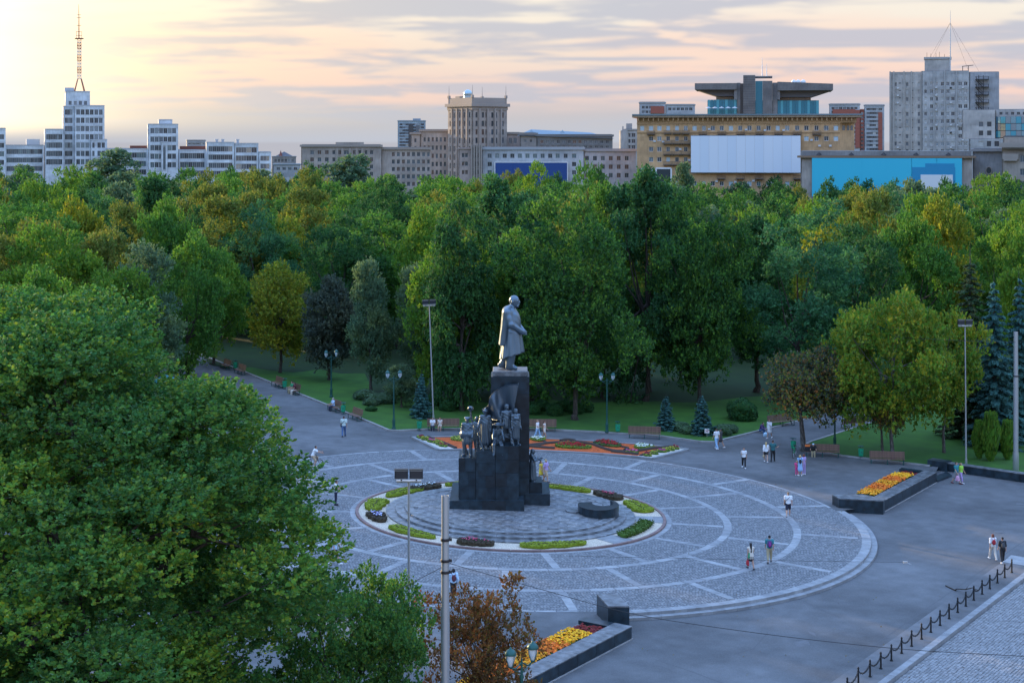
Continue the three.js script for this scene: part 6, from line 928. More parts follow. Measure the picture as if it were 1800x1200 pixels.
// ---- modern hotel behind it: wide cantilevered top
{
  const m = wall('grey_panel', [0.26, 0.255, 0.25]), b = building('hotel', 'modern grey building with a wide cantilevered top storey and blue glass', 1225, 640, undefined, undefined, 1340), X = (px) => bw(b, px - 1225), Y = (py) => by(b, py);
  const mg = mat('blue_glass', [0.04, 0.19, 0.28], 0.1, 0.5), ml = mat('louvre', [0.21, 0.205, 0.20], 0.6, 0.2, { map: T.plaster });
  const bx = (name, x0, x1, y0, y1, z0, z1, mm) => part(b, name, uvMetres(box(X(x1) - X(x0), Y(y0) - Y(y1), z0 - z1, (X(x0) + X(x1)) / 2, (Y(y0) + Y(y1)) / 2, (z0 + z1) / 2)), mm);
  bx('core', 1307, 1328, 133, 205, 3, -8, ml); bx('glass_slot', 1328.3, 1341, 143, 205, 1.5, -8, mg); bx('core', 1341.2, 1358, 143, 205, 2.4, -8, ml); bx('glass_slot', 1302, 1306.8, 147, 205, 1, -8, GL[0]); bx('pier', 1296, 1301.8, 146, 205, 1.6, -8, m); bx('pier', 1358.4, 1367, 146, 205, 1.6, -8, m);
  for (let i = 0; i < 16; i++) bx('louvre_line', 1307.2, 1327.8, 136 + i * 4.2, 136.5 + i * 4.2, 3.12, 3.0, mat('louvre_gap', [0.10, 0.10, 0.10], 0.9));
  const cant = (x0, x1, inx0, inx1, ya, yb, yc) => { const z1 = 5, z2 = -20; const pts = [[x0, ya], [x1, ya + (x1 > 1400 ? 4 : 0)], [x1, yb], [inx1, yc], [inx0, yc], [x0, yb]]; const s = new THREE.Shape(pts.map(([a, c]) => new THREE.Vector2(X(a), Y(c)))); return new THREE.ExtrudeGeometry(s, { depth: z1 - z2, bevelEnabled: false }).translate(0, 0, z2); };
  part(b, 'cantilever', plain(cant(1222.5, 1296, 1262, 1296, 147, 158, 158.2)), ml); part(b, 'cantilever', plain(cant(1367, 1464, 1367, 1464, 145, 160, 160.2)), ml);
  const soff = (a, c, d, e, y0, y1) => { const s = new THREE.Shape([[a, y0], [c, y0], [e, y1], [d, y1]].map(([p, q]) => new THREE.Vector2(X(p), Y(q)))); return new THREE.ExtrudeGeometry(s, { depth: 20, bevelEnabled: false }).translate(0, 0, -17.5); };
  part(b, 'soffit', plain(soff(1226, 1296, 1260, 1296, 158.4, 169.5)), mRoofDark); part(b, 'soffit', plain(soff(1367, 1461, 1367, 1426, 160.4, 171.5)), mRoofDark);
  bx('pier', 1291, 1296.2, 155, 176, 4.4, 2, ml); bx('pier', 1367, 1371.5, 155, 176, 4.4, 2, ml);
  bx('pale_wall', 1259, 1296, 170, 176, -1, -14, wall('pale_band', [0.5, 0.46, 0.42])); bx('pale_wall', 1367, 1426, 172, 178, -1, -14, wall('pale_band', [0, 0, 0]));
  for (let i = 0; i < 10; i++) bx('glass_panel', 1244.5 + i * 5.1, 1249.3 + i * 5.1, 175.5, 206, 1.5, 0.9, i % 3 ? mg : mat('blue_glass_light', [0.08, 0.34, 0.46], 0.1, 0.5)); for (let i = 0; i < 14; i++) bx('glass_panel', 1367.3 + i * 5.2, 1372.2 + i * 5.2, 177.5, 206, 1.5, 0.9, i % 3 === 1 ? mat('blue_glass_light', [0, 0, 0]) : mg); bx('glass_core', 1244, 1440, 177, 206, 0.6, -14, mRoofDark);
  bx('roof_deck', 1328, 1358, 134.5, 137, 2, -8, m); for (const [x, t] of [[1340, 101], [1348, 112]]) part(b, 'antenna', mast([[X(x), Y(137), -3], [X(x), Y(t), -3]], [0.25, 0.08]), mFrameW);
  for (const x of [1396, 1404, 1413]) part(b, 'satellite_dish', new THREE.SphereGeometry(0.95, 12, 8).translate(X(x), Y(144.5), -4), mFrameW);
  for (let i = 0; i < 5; i++) { const o = part(b, 'terrace_parasol', new THREE.ConeGeometry(1.3, 0.7, 8).translate(X(1246 + i * 11.5), Y(189), 3.2), mFrameW); }
  const w = building('apartment_block', 'white and red apartment block left of the modern hotel', 1124, 780); block(w, { m: wall('apt_white', [0.50, 0.52, 0.54]), x0: 1124, x1: 1170, top: 181, fl: [[186, 191], [194, 199]], n: 6, ww: 1.4, depth: 14 }); block(w, { m: wall('apt_white', [0, 0, 0]), x0: 1170.3, x1: 1222, top: 185, fl: [[189, 194]], n: 6, ww: 1.6, depth: 14, z: -1 }); part(w, 'red_panel', box(bw(w, 24), 3.4, 0.4, bw(w, 32), by(w, 193), 0.3), mat('red_panel', [0.30, 0.09, 0.06], 0.8));
  const w2 = building('apartment_block', 'red and white apartment high-rise right of the modern hotel', 1458, 820); block(w2, { m: wall('apt_white', [0, 0, 0]), x0: 1458, x1: 1512, top: 184, fl: rowsPx(188, 7, 11, 4.2), n: 7, ww: 1.6, depth: 14 }); block(w2, { m: wall('apt_white', [0, 0, 0]), x0: 1520, x1: 1555, top: 186, fl: rowsPx(190, 7, 12, 4.2), n: 5, ww: 1.6, depth: 14 }); block(w2, { m: mat('red_panel', [0, 0, 0]), x0: 1512.2, x1: 1519.8, top: 194, fl: rowsPx(197, 7, 11, 4), n: 1, ww: 1.2, depth: 12, z: -0.6 });
  for (let i = 0; i < 6; i++) { part(w2, 'red_panel', box(bw(w2, 8), 3.2, 0.4, bw(w2, 50), by(w2, 199 + i * 11), 0.25), mat('red_panel', [0, 0, 0])); part(w2, 'red_panel', box(bw(w2, 7), 3.0, 0.4, bw(w2, 90), by(w2, 203 + i * 11), 0.25), mat('red_panel', [0, 0, 0])); }
  part(w2, 'red_band', box(bw(w2, 40), 3.4, 0.4, bw(w2, 26), by(w2, 198), 0.2), mat('red_panel', [0, 0, 0]));
  const w3 = building('round_house', 'pale apartment house with a rounded corner left of the tan building', 1089, 700); block(w3, { m: wall('round_pale', [0.50, 0.46, 0.42]), x0: 1097, x1: 1122, top: 229, fl: rowsPx(234, 10.5, 5, 7), n: 2, ww: 1.6, depth: 12 }); part(w3, 'round_corner', uvMetres(new THREE.CylinderGeometry(2.1, 2.1, by(w3, 229), 20).translate(bw(w3, 8.6), by(w3, 229) / 2, -1.4)), wall('round_pale', [0, 0, 0])); part(w3, 'roof_cabin', box(2.5, 3, 3, bw(w3, 17), by(w3, 223), -4), wall('round_pale', [0, 0, 0])); part(w3, 'chimney', box(0.6, 2, 0.6, bw(w3, 6), by(w3, 226), -2), wall('round_pale', [0, 0, 0]));
}
// ---- pale high-rise with fire escape, right
{
  const m = wall('pale_concrete', [0.56, 0.52, 0.47]), m2 = wall('cool_concrete', [0.52, 0.51, 0.49]), b = building('high_rise', 'pale concrete high-rise with a mast and an outside fire stair, right', 1564, 690, undefined, undefined, 1640), X = (px) => bw(b, px - 1564), Y = (py) => by(b, py), fl = rowsPx(145, 13, 12, 7);
  block(b, { m, x0: 1564, x1: 1621, top: 127, fl, cols: [[1573, 1577], [1593, 1597.5], [1614, 1618]], cornice: 0, depth: 20, glass: [GL[1], GL[2], GL[3]] });
  for (const x of [1564, 1570.5, 1588.5, 1601.5, 1619.5]) part(b, 'rib', box(0.55, Y(125.5), 0.7, X(x) + 0.3, Y(125.5) / 2, 0.3), m);
  for (let i = 0; i < 12; i++) for (const x of [1582.5, 1604]) part(b, 'vent_slot', box(0.9, 0.3, 0.1, X(x), Y(146 + i * 13), 0.02), GL[0]);
  block(b, { m: m2, x0: 1621.3, x1: 1704, top: 126, fl, cols: [[1625.5, 1630], [1635.5, 1641], [1646, 1649.5], [1654.5, 1660], [1664, 1670], [1672.5, 1679], [1685, 1692], [1695, 1701.5]], cornice: 0, depth: 20, z: 1.5, glass: [GL[1], GL[2], GL[3], GL[1], GL[0]], frameMat: mFrameW });
  for (const x of [1642.5, 1661, 1682]) part(b, 'rib', box(0.5, Y(125.5), 0.5, X(x), Y(125.5) / 2, 1.75), m2);
  block(b, { m: wall('cool_concrete_2', [0.45, 0.45, 0.46]), x0: 1704.3, x1: 1757, top: 128, fl: [], n: 0, cornice: 0, depth: 20, z: 0.5 });
  const st = []; for (let i = 0; i < 5; i++) { const y = Y(141 + i * 13.3), y2 = Y(154.3 + i * 13.3); st.push(box(5.4, 0.2, 1.4, X(1727), y, 1.4), box(5.4, 0.12, 0.1, X(1727), y + 1.1, 2.1), tube([[X(1715), y, 1.9], [X(1728), y2, 1.9]], 0.18, 4), tube([[X(1715), y + 1, 1.9], [X(1728), y2 + 1, 1.9]], 0.1, 4), box(0.2, 1.2, 0.1, X(1717), y + 0.6, 2.1), box(0.2, 1.2, 0.1, X(1738), y + 0.6, 2.1)); } for (const x of [1721, 1729]) st.push(box(0.28, Y(134) - Y(195), 0.28, X(x), (Y(134) + Y(195)) / 2, 1.9)); part(b, 'fire_stair', merge(st), mRail);
  const cab = mass(b, X(1626), X(1672), Y(126), Y(103), 0, -9, m, 'roof_cabin', 0); part(b, 'cabin_parapet', box(X(1672) - X(1626) + 0.6, 0.9, 9.6, X(1649), Y(103), -4.5), m2);
  part(b, 'mast', mast([[X(1671), Y(126), 0.6], [X(1671), Y(60), 0.6], [X(1671), Y(20), 0.6]], [0.3, 0.2, 0.08]), mat('mast_white', [0, 0, 0]));
  for (const [x, y] of [[1704, 126], [1722, 126], [1634, 103], [1640, 103]]) part(b, 'guy_wire', mast([[X(1671), Y(42), 0.6], [X(x), Y(y), -4]], 0.035), mRail);
  for (const [x, t] of [[1630, 93], [1637, 95], [1646, 94], [1652, 92], [1661, 96]]) part(b, 'antenna', mast([[X(x), Y(103), -1], [X(x), Y(t), -1]], 0.08), mRail);
  part(b, 'roof_frame', merge([mast([[X(1693), Y(127), 0], [X(1693), Y(118), 0]], 0.14), mast([[X(1703), Y(127), 0], [X(1703), Y(117), 0]], 0.14), mast([[X(1692), Y(118), 0], [X(1712), Y(116), 0]], 0.14)]), mRail);
  { const g = bevelBox(0.8, 0.6, 0.35, 0.03), m3 = mat('ac_unit', [0, 0, 0]), r = rngOf(77); for (let i = 0; i < 26; i++) { const x = [1579, 1646.5, 1672, 1683.5, 1693][Math.floor(r() * 5)], y = 155 + Math.floor(r() * 10) * 13; mesh('air_conditioner', g, m3, b).position.set(X(x), Y(y), x < 1621 ? 0.22 : 1.72); } }
  // buildings before it
  const c = building('office_building', 'pale angular office building with a curved blue glass front, right edge', 1692, 600); block(c, { m: wall('beige_panel', [0.56, 0.52, 0.48]), x0: 1692, x1: 1750, top: 193, bot: 244, fl: [[214, 222.5], [229.5, 238]], cols: [[1721.5, 1729], [1736, 1743.5]], cornice: 0, depth: 14, frames: false, glass: [GL[2], GL[0]] }); block(c, { m: wall('white_stone', [0.5, 0.49, 0.47]), x0: 1705, x1: 1764, top: 244.2, fl: [[248, 257]], cols: [[1721, 1729], [1735.5, 1743], [1749, 1757]], cornice: 0, depth: 14, z: 0.6, frames: false });
  for (let j = 0; j < 3; j++) for (let i = 0; i < 9; i++) { const a = -0.5 + i * 0.13, R = 14, cx = bw(c, 1790 - 1692), g = box(1.75, 2.35, 0.2, cx + Math.sin(a) * R, by(c, 211 + j * 12.4), -13 + Math.cos(a) * R, a); part(c, 'glass_panel', g, [mat('sky_glass', [0.20, 0.36, 0.46], 0.06, 0.75), GL[1], mat('blue_glass_light', [0, 0, 0])][(i * 2 + j) % 3]); }
  block(c, { m: wall('beige_panel', [0, 0, 0]), x0: 1750.3, x1: 1812, top: 192.5, bot: 205, fl: [[197, 202]], n: 5, ww: 1.1, cornice: 0, depth: 12, z: -2 }); part(c, 'glass_core', box(13, by(c, 205) - by(c, 243), 8, bw(c, 1782 - 1692), (by(c, 205) + by(c, 243)) / 2, -8), GL[0]);
  const d = building('banner_building', 'long low stone building with a turquoise banner, right', 1408, 500, undefined, undefined, 1560); const D = (px) => bw(d, px - 1408), E = (py) => by(d, py), ms = wall('banner_stone', [0.48, 0.41, 0.35]);
  block(d, { m: ms, x0: 1408, x1: 1710, top: 277, fl: [], n: 0, cornice: 1.0, ch: 0.6, depth: 16, mc: wall('orange_stone', [0.36, 0.24, 0.15]) }); part(d, 'attic', uvMetres(box(D(1708), E(265) - E(273), 14, D(1708) / 2, (E(265) + E(273)) / 2, -8)), wall('attic_grey', [0.30, 0.29, 0.28])); for (let i = 0; i < 5; i++) part(d, 'roof_ornament', new THREE.ConeGeometry(0.9, 0.9, 4).translate(D(1440 + i * 57), E(270), -0.7), mRail); for (let i = 0; i < 60; i++) part(d, 'dentil', box(0.4, 0.45, 0.5, D(1412 + i * 5), E(277.5), 0.3), ms);
  const bn = attach(d, 'turquoise_banner', 'long turquoise banner with a darker blue field on the stone building', 1428, 0.9, 'banner'); const q = (x0, x1, y0, y1, z, name, mm) => part(bn, name, box(bw(bn, x1 - x0), by(bn, y0) - by(bn, y1), 0.1, bw(bn, (x0 + x1) / 2 - 1428), (by(bn, y0) + by(bn, y1)) / 2, z), mm); const tq = mat('turquoise', [0.035, 0.46, 0.60], 0.6), tb = mat('turquoise_dark', [0.015, 0.24, 0.42], 0.6); for (let i = 0; i < 6; i++) q(1428 + i * 43.9, 1428 + (i + 1) * 43.9 - 0.2, 277.5, 345, 0, 'banner_panel', tq); q(1605, 1679, 293, 345, 0.08, 'blue_field', tb); q(1628, 1678, 286.5, 293, 0.08, 'blue_field', tb); q(1620, 1675, 306, 340, 0.16, 'white_field', mFrameW);
  const e = building('stone_house', 'grey stone building with an oval window and carved porch, right edge', 1711, 495); block(e, { m: wall('grey_stone', [0.34, 0.33, 0.32]), x0: 1711, x1: 1763, top: 266, fl: [], n: 0, cornice: 0.8, ch: 0.8, depth: 14, z: 0.4 }); const ov = new THREE.CylinderGeometry(0.75, 0.75, 0.3, 20).rotateX(Math.PI / 2).scale(1, 1.3, 1); part(e, 'oval_window', ov.clone().translate(bw(e, 28), by(e, 299.5), 0.5), GL[0]); part(e, 'oval_frame', new THREE.TorusGeometry(0.85, 0.16, 8, 24).scale(1, 1.3, 1).translate(bw(e, 28), by(e, 299.5), 0.62), ms); part(e, 'porch', merge([box(bw(e, 36), 0.5, 1, bw(e, 28), by(e, 310), 0.8), box(0.7, 3, 0.8, bw(e, 13), by(e, 310) - 1.7, 0.8), box(0.7, 3, 0.8, bw(e, 43), by(e, 310) - 1.7, 0.8)]), ms);
  const p = building('pillared_house', 'mottled stone building with a carved capital, cut by the right edge', 1762, 480); block(p, { m: wall('mottled_stone', [0.42, 0.36, 0.30]), x0: 1762, x1: 1830, top: 265, fl: [[272, 285], [296, 308], [318, 330]], cols: [[1794, 1803]], cornice: 0, depth: 14, z: 0.6 }); part(p, 'capital', merge([box(bw(p, 28), 1.6, 0.8, bw(p, 15), by(p, 275), 1.0), box(bw(p, 24), 0.5, 0.9, bw(p, 15), by(p, 281), 1.0)]), ms); block(p, { m: wall('mottled_stone', [0, 0, 0]), x0: 1764, x1: 1830, top: 240, bot: 252, fl: [], n: 0, cornice: 0, depth: 10, z: 0 }); part(p, 'cornice', box(bw(p, 80), 1.4, 4, bw(p, 35), by(p, 255), 0.2), ms); for (let i = 0; i < 16; i++) part(p, 'dentil', box(0.3, 0.5, 0.5, bw(p, 3 + i * 4), by(p, 260.5), 1.6), ms); part(p, 'frieze', box(bw(p, 66), by(p, 252) - by(p, 266), 3, bw(p, 33), by(p, 258.5), -1), ms); part(p, 'roof', box(bw(p, 60), 0.4, 10, bw(p, 34), by(p, 239.5), -5), mRoofDark);
}
// ================================================================ street furniture
const mGreenIron = mat('green_iron', [0.014, 0.085, 0.075], 0.45, 0.3), mSteel = mat('galvanised', [0.42, 0.44, 0.46], 0.4, 0.6), mSlat = mat('bench_wood', [0.24, 0.115, 0.075], 0.6, 0, { map: T.wood }), mSlat2 = mat('bench_wood_2', [0.28, 0.14, 0.095], 0.6, 0, { map: T.wood }), mBin = mat('bin_green', [0.012, 0.30, 0.15], 0.45), mLampGlass = new THREE.MeshPhysicalMaterial({ name: 'lantern_glass', color: rgb(0.75, 0.82, 0.86), roughness: 0.35, transmission: 0.4, thickness: 0 });
const at0 = (px, py, dy = 0) => G(px, py, dy);
// ---- benches: slatted seat and back on iron sides, facing +z, 2.9 m long
function makeBench(label, pos, turn, len, group) {
  const b = thing('bench', label, 'bench', pos, turn, group), n = len;
  for (let i = 0; i < 5; i++) mesh('seat_slat', bevelBox(n, 0.035, 0.085, 0.006, 0, 0.44, 0.02 + i * 0.098), i % 2 ? mSlat : mSlat2, b);
  for (let i = 0; i < 6; i++) { const g = bevelBox(n, 0.03, 0.085, 0.006); g.rotateX(Math.PI / 2 - 0.22); g.translate(0, 0.53 + i * 0.092, -0.05 - i * 0.021); mesh('back_slat', g, i % 2 ? mSlat2 : mSlat, b); }
  for (const x of [-n / 2 + 0.12, 0, n / 2 - 0.12]) mesh('iron_side', merge([box(0.05, 0.42, 0.05, x, 0.21, 0.42), box(0.05, 0.42, 0.05, x, 0.21, 0.0), box(0.05, 0.045, 0.5, x, 0.405, 0.2), tube([[x, 0.42, -0.04], [x, 0.7, -0.12], [x, 1.04, -0.21]], 0.025, 5), box(0.07, 0.03, 0.5, x, 0.015, 0.2)]), mGreenIron, b);
  return b;
}
const face = (deg) => deg * Math.PI / 180;
// the left path runs down to the right: benches there face across it
const pathDir = (() => { const a = G(435.5, 656.7), b = G(683, 757); return Math.atan2(b[0] - a[0], b[2] - a[2]); })();
const leftTurn = pathDir - Math.PI / 2;
for (const [px, py, label] of [[398, 648, 'bench farthest up the left path, half hidden by the oak'], [424, 657, 'second bench from the top of the left path, empty'], [490, 680, 'empty bench beside the bin halfway down the left path'], [519, 692, 'bench where two people in green and maroon sit'], [590, 722, 'bench where an elderly man in blue sits'], [627, 737, 'empty bench nearest the lawn corner on the left path']]) makeBench(label, at0(px, py, 0), leftTurn, 2.3);
for (const [px, py, turn, label] of [[779, 756, 2, 'bench where two women sit behind the left end of the long bed'], [950, 757, -2, 'long empty bench right behind the monument pylon'], [1133, 770, -6, 'long empty bench in front of the small blue spruces'], [1446, 802, -8, 'long bench with a seated cyclist under the grey-brown tree'], [1560, 815, -8, 'rightmost long bench, empty, near the low wall'], [1372, 748, 28, 'dark bench in the shade left of the right path']]) makeBench(label, at0(px, py, 0), face(turn), 2.9);
makeBench('dark bench seen from behind across the right path', at0(1502, 752, 0), face(207), 2.6);
// ---- litter bins
for (const [px, py, label] of [[413, 650, 'green litter bin by the top benches of the left path'], [500, 684, 'green litter bin halfway down the left path'], [603, 728, 'green litter bin next to the elderly man'], [737, 757, 'green litter bin left of the two women'], [1086, 762, 'green litter bin left of the bench by the small spruces'], [1395, 792, 'green litter bin behind the parked bicycle'], [1514, 806, 'green litter bin between the two right-hand long benches']]) {
  const b = thing('litter_bin', label, 'bin', at0(px, py)); mesh('body', lathe([[0, 0.2], [0.17, 0.2], [0.2, 0.3], [0.24, 0.82], [0.25, 0.84], [0.21, 0.84], [0.17, 0.3], [0, 0.26]], 14), mBin, b); mesh('post', merge([box(0.05, 1.05, 0.05, 0, 0.52, -0.27), box(0.3, 0.04, 0.3, 0, 0.02, -0.1), box(0.05, 0.05, 0.12, 0, 0.72, -0.22)]), mGreenIron, b); mesh('hood', merge([box(0.44, 0.04, 0.4, 0, 1.06, -0.1)]), mGreenIron, b); mesh('emblem', box(0.13, 0.13, 0.012, 0, 0.58, 0.228), mat('bin_mark', [0.02, 0.16, 0.10], 0.6), b);
}
// ---- twin-lantern posts
function lanternPost(label, pos, h, turn, s = 1) {
  const o = thing('lantern_post', label, 'street lamp', pos, turn); o.scale.setScalar(s);
  mesh('post', merge([lathe([[0, 0], [0.20, 0], [0.20, 0.1], [0.13, 0.16], [0.13, 0.7], [0.16, 0.78], [0.09, 0.9], [0.075, 1.3], [0.06, h - 0.6], [0.09, h - 0.55], [0.05, h - 0.45], [0.04, h + 0.1], [0, h + 0.16]], 12)]), mGreenIron, o);
  mesh('arm', merge([tube([[-0.55, h - 0.12, 0], [-0.3, h - 0.2, 0], [0, h - 0.02, 0], [0.3, h - 0.2, 0], [0.55, h - 0.12, 0]], 0.03, 6), tube([[-0.45, h - 0.2, 0], [0, h - 0.42, 0]], 0.018, 5), tube([[0.45, h - 0.2, 0], [0, h - 0.42, 0]], 0.018, 5)]), mGreenIron, o);
  for (const x of [-0.55, 0.55]) {
    const l = mesh('lantern', merge([lathe([[0, 0], [0.08, 0.0], [0.09, 0.04], [0, 0.04]], 8), lathe([[0.20, 0.46], [0.22, 0.47], [0.20, 0.56], [0.13, 0.64], [0.05, 0.68], [0.03, 0.74], [0, 0.76]], 12), ...[0, 1, 2, 3].map((k) => { const a = k * Math.PI / 2; return tube([[Math.cos(a) * 0.09, 0.03, Math.sin(a) * 0.09], [Math.cos(a) * 0.19, 0.3, Math.sin(a) * 0.19], [Math.cos(a) * 0.2, 0.47, Math.sin(a) * 0.2]], 0.014, 4); })]), mGreenIron, o); l.position.set(x, h - 0.1, 0);
    mesh('globe', lathe([[0.06, 0.05], [0.13, 0.18], [0.17, 0.34], [0.175, 0.46]], 12), mLampGlass, l);
  }
}
for (const [px, py, top, label, turn] of [[692, 754, 652, 'green twin-lantern post at the lawn corner left of the monument', 0.1], [582, 698, 616, 'green twin-lantern post beside the left path', 0.5], [1067, 760, 656, 'green twin-lantern post on the lawn right of the monument', 0.1], [1468, 786, 690, 'green twin-lantern post in the shade by the right path', 0.4]]) { const p = at0(px, py, 0.06), h = EYE - (top - YH) * -p[2] / F - p[1]; lanternPost(label, p, h - 0.55, turn); }
{ const Z = 60, X = (917 - 900) * Z / F, y = gh(X); lanternPost('near green twin-lantern post at the bottom edge by the marigolds', [X, y, -Z], EYE - (1158 - YH) * Z / F - y - 0.1, 0.75, 1.0); }
// ---- floodlight masts
function floodMast(label, pos, h, turn, lean = 0) {
  const o = thing('floodlight_mast', label, 'floodlight', pos, turn); o.rotation.z = lean;
  mesh('pole', lathe([[0, 0], [0.11, 0], [0.10, 0.6], [0.075, 0.62], [0.05, h], [0, h]], 10), mSteel, o);
  mesh('cross_bar', merge([box(1.1, 0.06, 0.08, 0, h - 0.02, 0), box(1.1, 0.03, 0.3, 0, h + 0.03, 0.02)]), mSteel, o);
  for (const x of [-0.33, 0.33]) { const f = mesh('floodlight', merge([bevelBox(0.58, 0.42, 0.16, 0.02), box(0.62, 0.03, 0.2, 0, 0.23, 0.02), box(0.06, 0.2, 0.06, 0, -0.26, -0.04)]), mat('floodlight_case', [0.02, 0.022, 0.025], 0.5, 0.4), o); f.position.set(x, h + 0.32, 0.05); mesh('lens', box(0.5, 0.34, 0.02, 0, 0, 0.085), mat('floodlight_lens', [0.03, 0.035, 0.045], 0.15, 0.2), f); mesh('rim', merge([box(0.56, 0.03, 0.03, 0, 0.185, 0.085), box(0.56, 0.03, 0.03, 0, -0.185, 0.085)]), mSteel, f); }
}
{ const Z = 73, X = (718.5 - 900) * Z / F, y = gh(X); floodMast('near floodlight mast in front of the monument steps', [X, y, -Z], EYE - (846 - YH) * Z / F - y, 0); }
{ const p = at0(762, 741, 0.05), h = EYE - (537 - YH) * -p[2] / F - p[1]; floodMast('leaning floodlight mast on the lawn left of the monument', p, h, 0, 0.037); }
{ const p = at0(1699, 818, 0.05), h = EYE - (573 - YH) * -p[2] / F - p[1]; floodMast('floodlight mast on the right lawn behind the walking couple', p, h, 0, 0.008); }
// ---- tram poles with their wires
function tramPole(label, pos, h, r, collars) {
  const o = thing('tram_pole', label, 'pole', pos); mesh('tube', lathe([[0, 0], [r * 1.35, 0], [r * 1.35, h * 0.12], [r * 1.12, h * 0.14], [r * 1.12, h * 0.66], [r, h * 0.68], [r * 0.93, h], [r * 0.8, h], [r * 0.8, h - 0.35], [0, h - 0.35]], 18), mSteel, o); for (const c of collars) mesh('clamp', merge([lathe([[r * 1.0, c - 0.05], [r * 1.22, c - 0.05], [r * 1.22, c + 0.05], [r * 1.0, c + 0.05]], 14), box(0.12, 0.1, 0.1, r * 1.3, c, 0)]), mRail, o); return o;
}
const Zp = 63, Xp = (782.5 - 900) * Zp / F, hp = EYE - (871 - YH) * Zp / F - gh(Xp);
tramPole('thick grey tram pole standing before the monument', [Xp, gh(Xp), -Zp], hp, 0.15, [(EYE - (948 - YH) * Zp / F) - gh(Xp), (EYE - (985 - YH) * Zp / F) - gh(Xp), (EYE - (1005 - YH) * Zp / F) - gh(Xp)]);
{ const p = at0(1786.5, 826, 0.05), h = EYE - (583 - YH) * -p[2] / F - p[1]; tramPole('thick grey tram pole near the right edge', p, h, 0.19, [h * 0.68]); }
const mWire = mat('wire', [0.02, 0.022, 0.025], 0.6);
const wire = (label, pts, r = 0.012) => tag(mesh('overhead_wire', tube(new THREE.CatmullRomCurve3(pts.map((p) => new THREE.Vector3(...p))).getPoints(28).map((v) => [v.x, v.y, v.z]), r, 5), mWire), label, 'wire');
wire('black wire sagging from the tram pole to the right edge', [P(790, 990, 63), P(960, 1038, 62), P(1110, 1078, 61.5), P(1300, 1108, 61), P(1480, 1130, 60.5), P(1620, 1143, 60), P(1840, 1155, 59)]);
wire('black wire from the tram pole down into the oak on the left', [P(776, 997, 63), P(740, 1016, 62.6), P(690, 1042, 62)]);
wire('thin wire leading to the right tram pole', [P(1786, 601, 138), P(1700, 599, 138), P(1560, 592, 140)], 0.014);
{ const c = P(1592, 988, 62); tag(mesh('wire_clamp', merge([box(0.16, 0.06, 0.06, c[0], c[1], c[2]), tube([c, [c[0] + 0.22, c[1] - 0.08, c[2]]], 0.012, 5)]), mSteel), 'small pale clamp hanging on a thin wire over the asphalt', 'clamp'); }
wire('thin wire ending at the pale clamp over the asphalt', [P(1000, 977, 62), P(1200, 981, 62), P(1400, 985.5, 62), P(1592, 988, 62)], 0.006);
// ---- bollards and chains
{
  const list = [[50, 1218], [147, 1212], [250, 1148], [345, 1078], [438, 1008], [528, 942], [616, 880], [703, 817], [785, 757], [866, 697], [946, 638], [1021, 583], [1093, 528], [1163, 475], [1236, 422], [1304, 375], [1371, 324], [1435, 277], [1497, 232]].map(([a, b], i) => G(1480 + a / 5, i === 0 ? 1222 : i === 1 ? 1203 : 960 + b / 5, LOW)), mPost = mat('bollard_iron', [0.018, 0.02, 0.022], 0.5, 0.5);
  const g = lathe([[0, 0], [0.085, 0], [0.085, 0.05], [0.05, 0.08], [0.045, 0.62], [0.062, 0.66], [0.045, 0.7], [0.04, 0.76], [0.058, 0.81], [0.04, 0.86], [0.0, 0.9]], 10), ringGeo = new THREE.TorusGeometry(0.05, 0.012, 5, 10).translate(0, 0.66, 0);
  list.forEach((p, i) => {
    const n = list.length - 1 - i; const o = thing('bollard', n === 0 ? 'far end bollard of the chain line, nearest the right edge' : `${ORD[n]} black iron bollard of the chain line, counted from the right edge`, 'bollard', p, 0, 'bollards along the kerb'); mesh('post', g, mPost, o); mesh('ring', ringGeo, mPost, o);
    if (i) { const q = list[i - 1], a = [q[0], q[1] + 0.66, q[2]], b = [p[0], p[1] + 0.66, p[2]], pts = []; for (let k = 0; k <= 12; k++) { const t = k / 12, c = lerp3(a, b, t); c[1] -= 0.26 * 4 * t * (1 - t); pts.push(c); } const links = []; for (let k = 0; k < 12; k++) { const d = lerp3(pts[k], pts[k + 1], 0.5), l = new THREE.TorusGeometry(0.06, 0.017, 4, 8).scale(1.25, 0.8, 1); const v = new THREE.Vector3(pts[k + 1][0] - pts[k][0], pts[k + 1][1] - pts[k][1], pts[k + 1][2] - pts[k][2]).normalize(); const m = M4().makeRotationFromQuaternion(new THREE.Quaternion().setFromUnitVectors(new THREE.Vector3(1, 0, 0), v)); if (k % 2) l.rotateX(Math.PI / 2); l.applyMatrix4(m); l.translate(...d); links.push(l); } links.push(tube(pts, 0.012, 4)); tag(mesh('chain', merge(links), mPost), n === 0 ? 'sagging chain at the far end bollard near the right edge' : `${ORD[n]} sagging chain between bollards, counted from the right edge`, 'chain', 'chains between the bollards'); }
  });
}
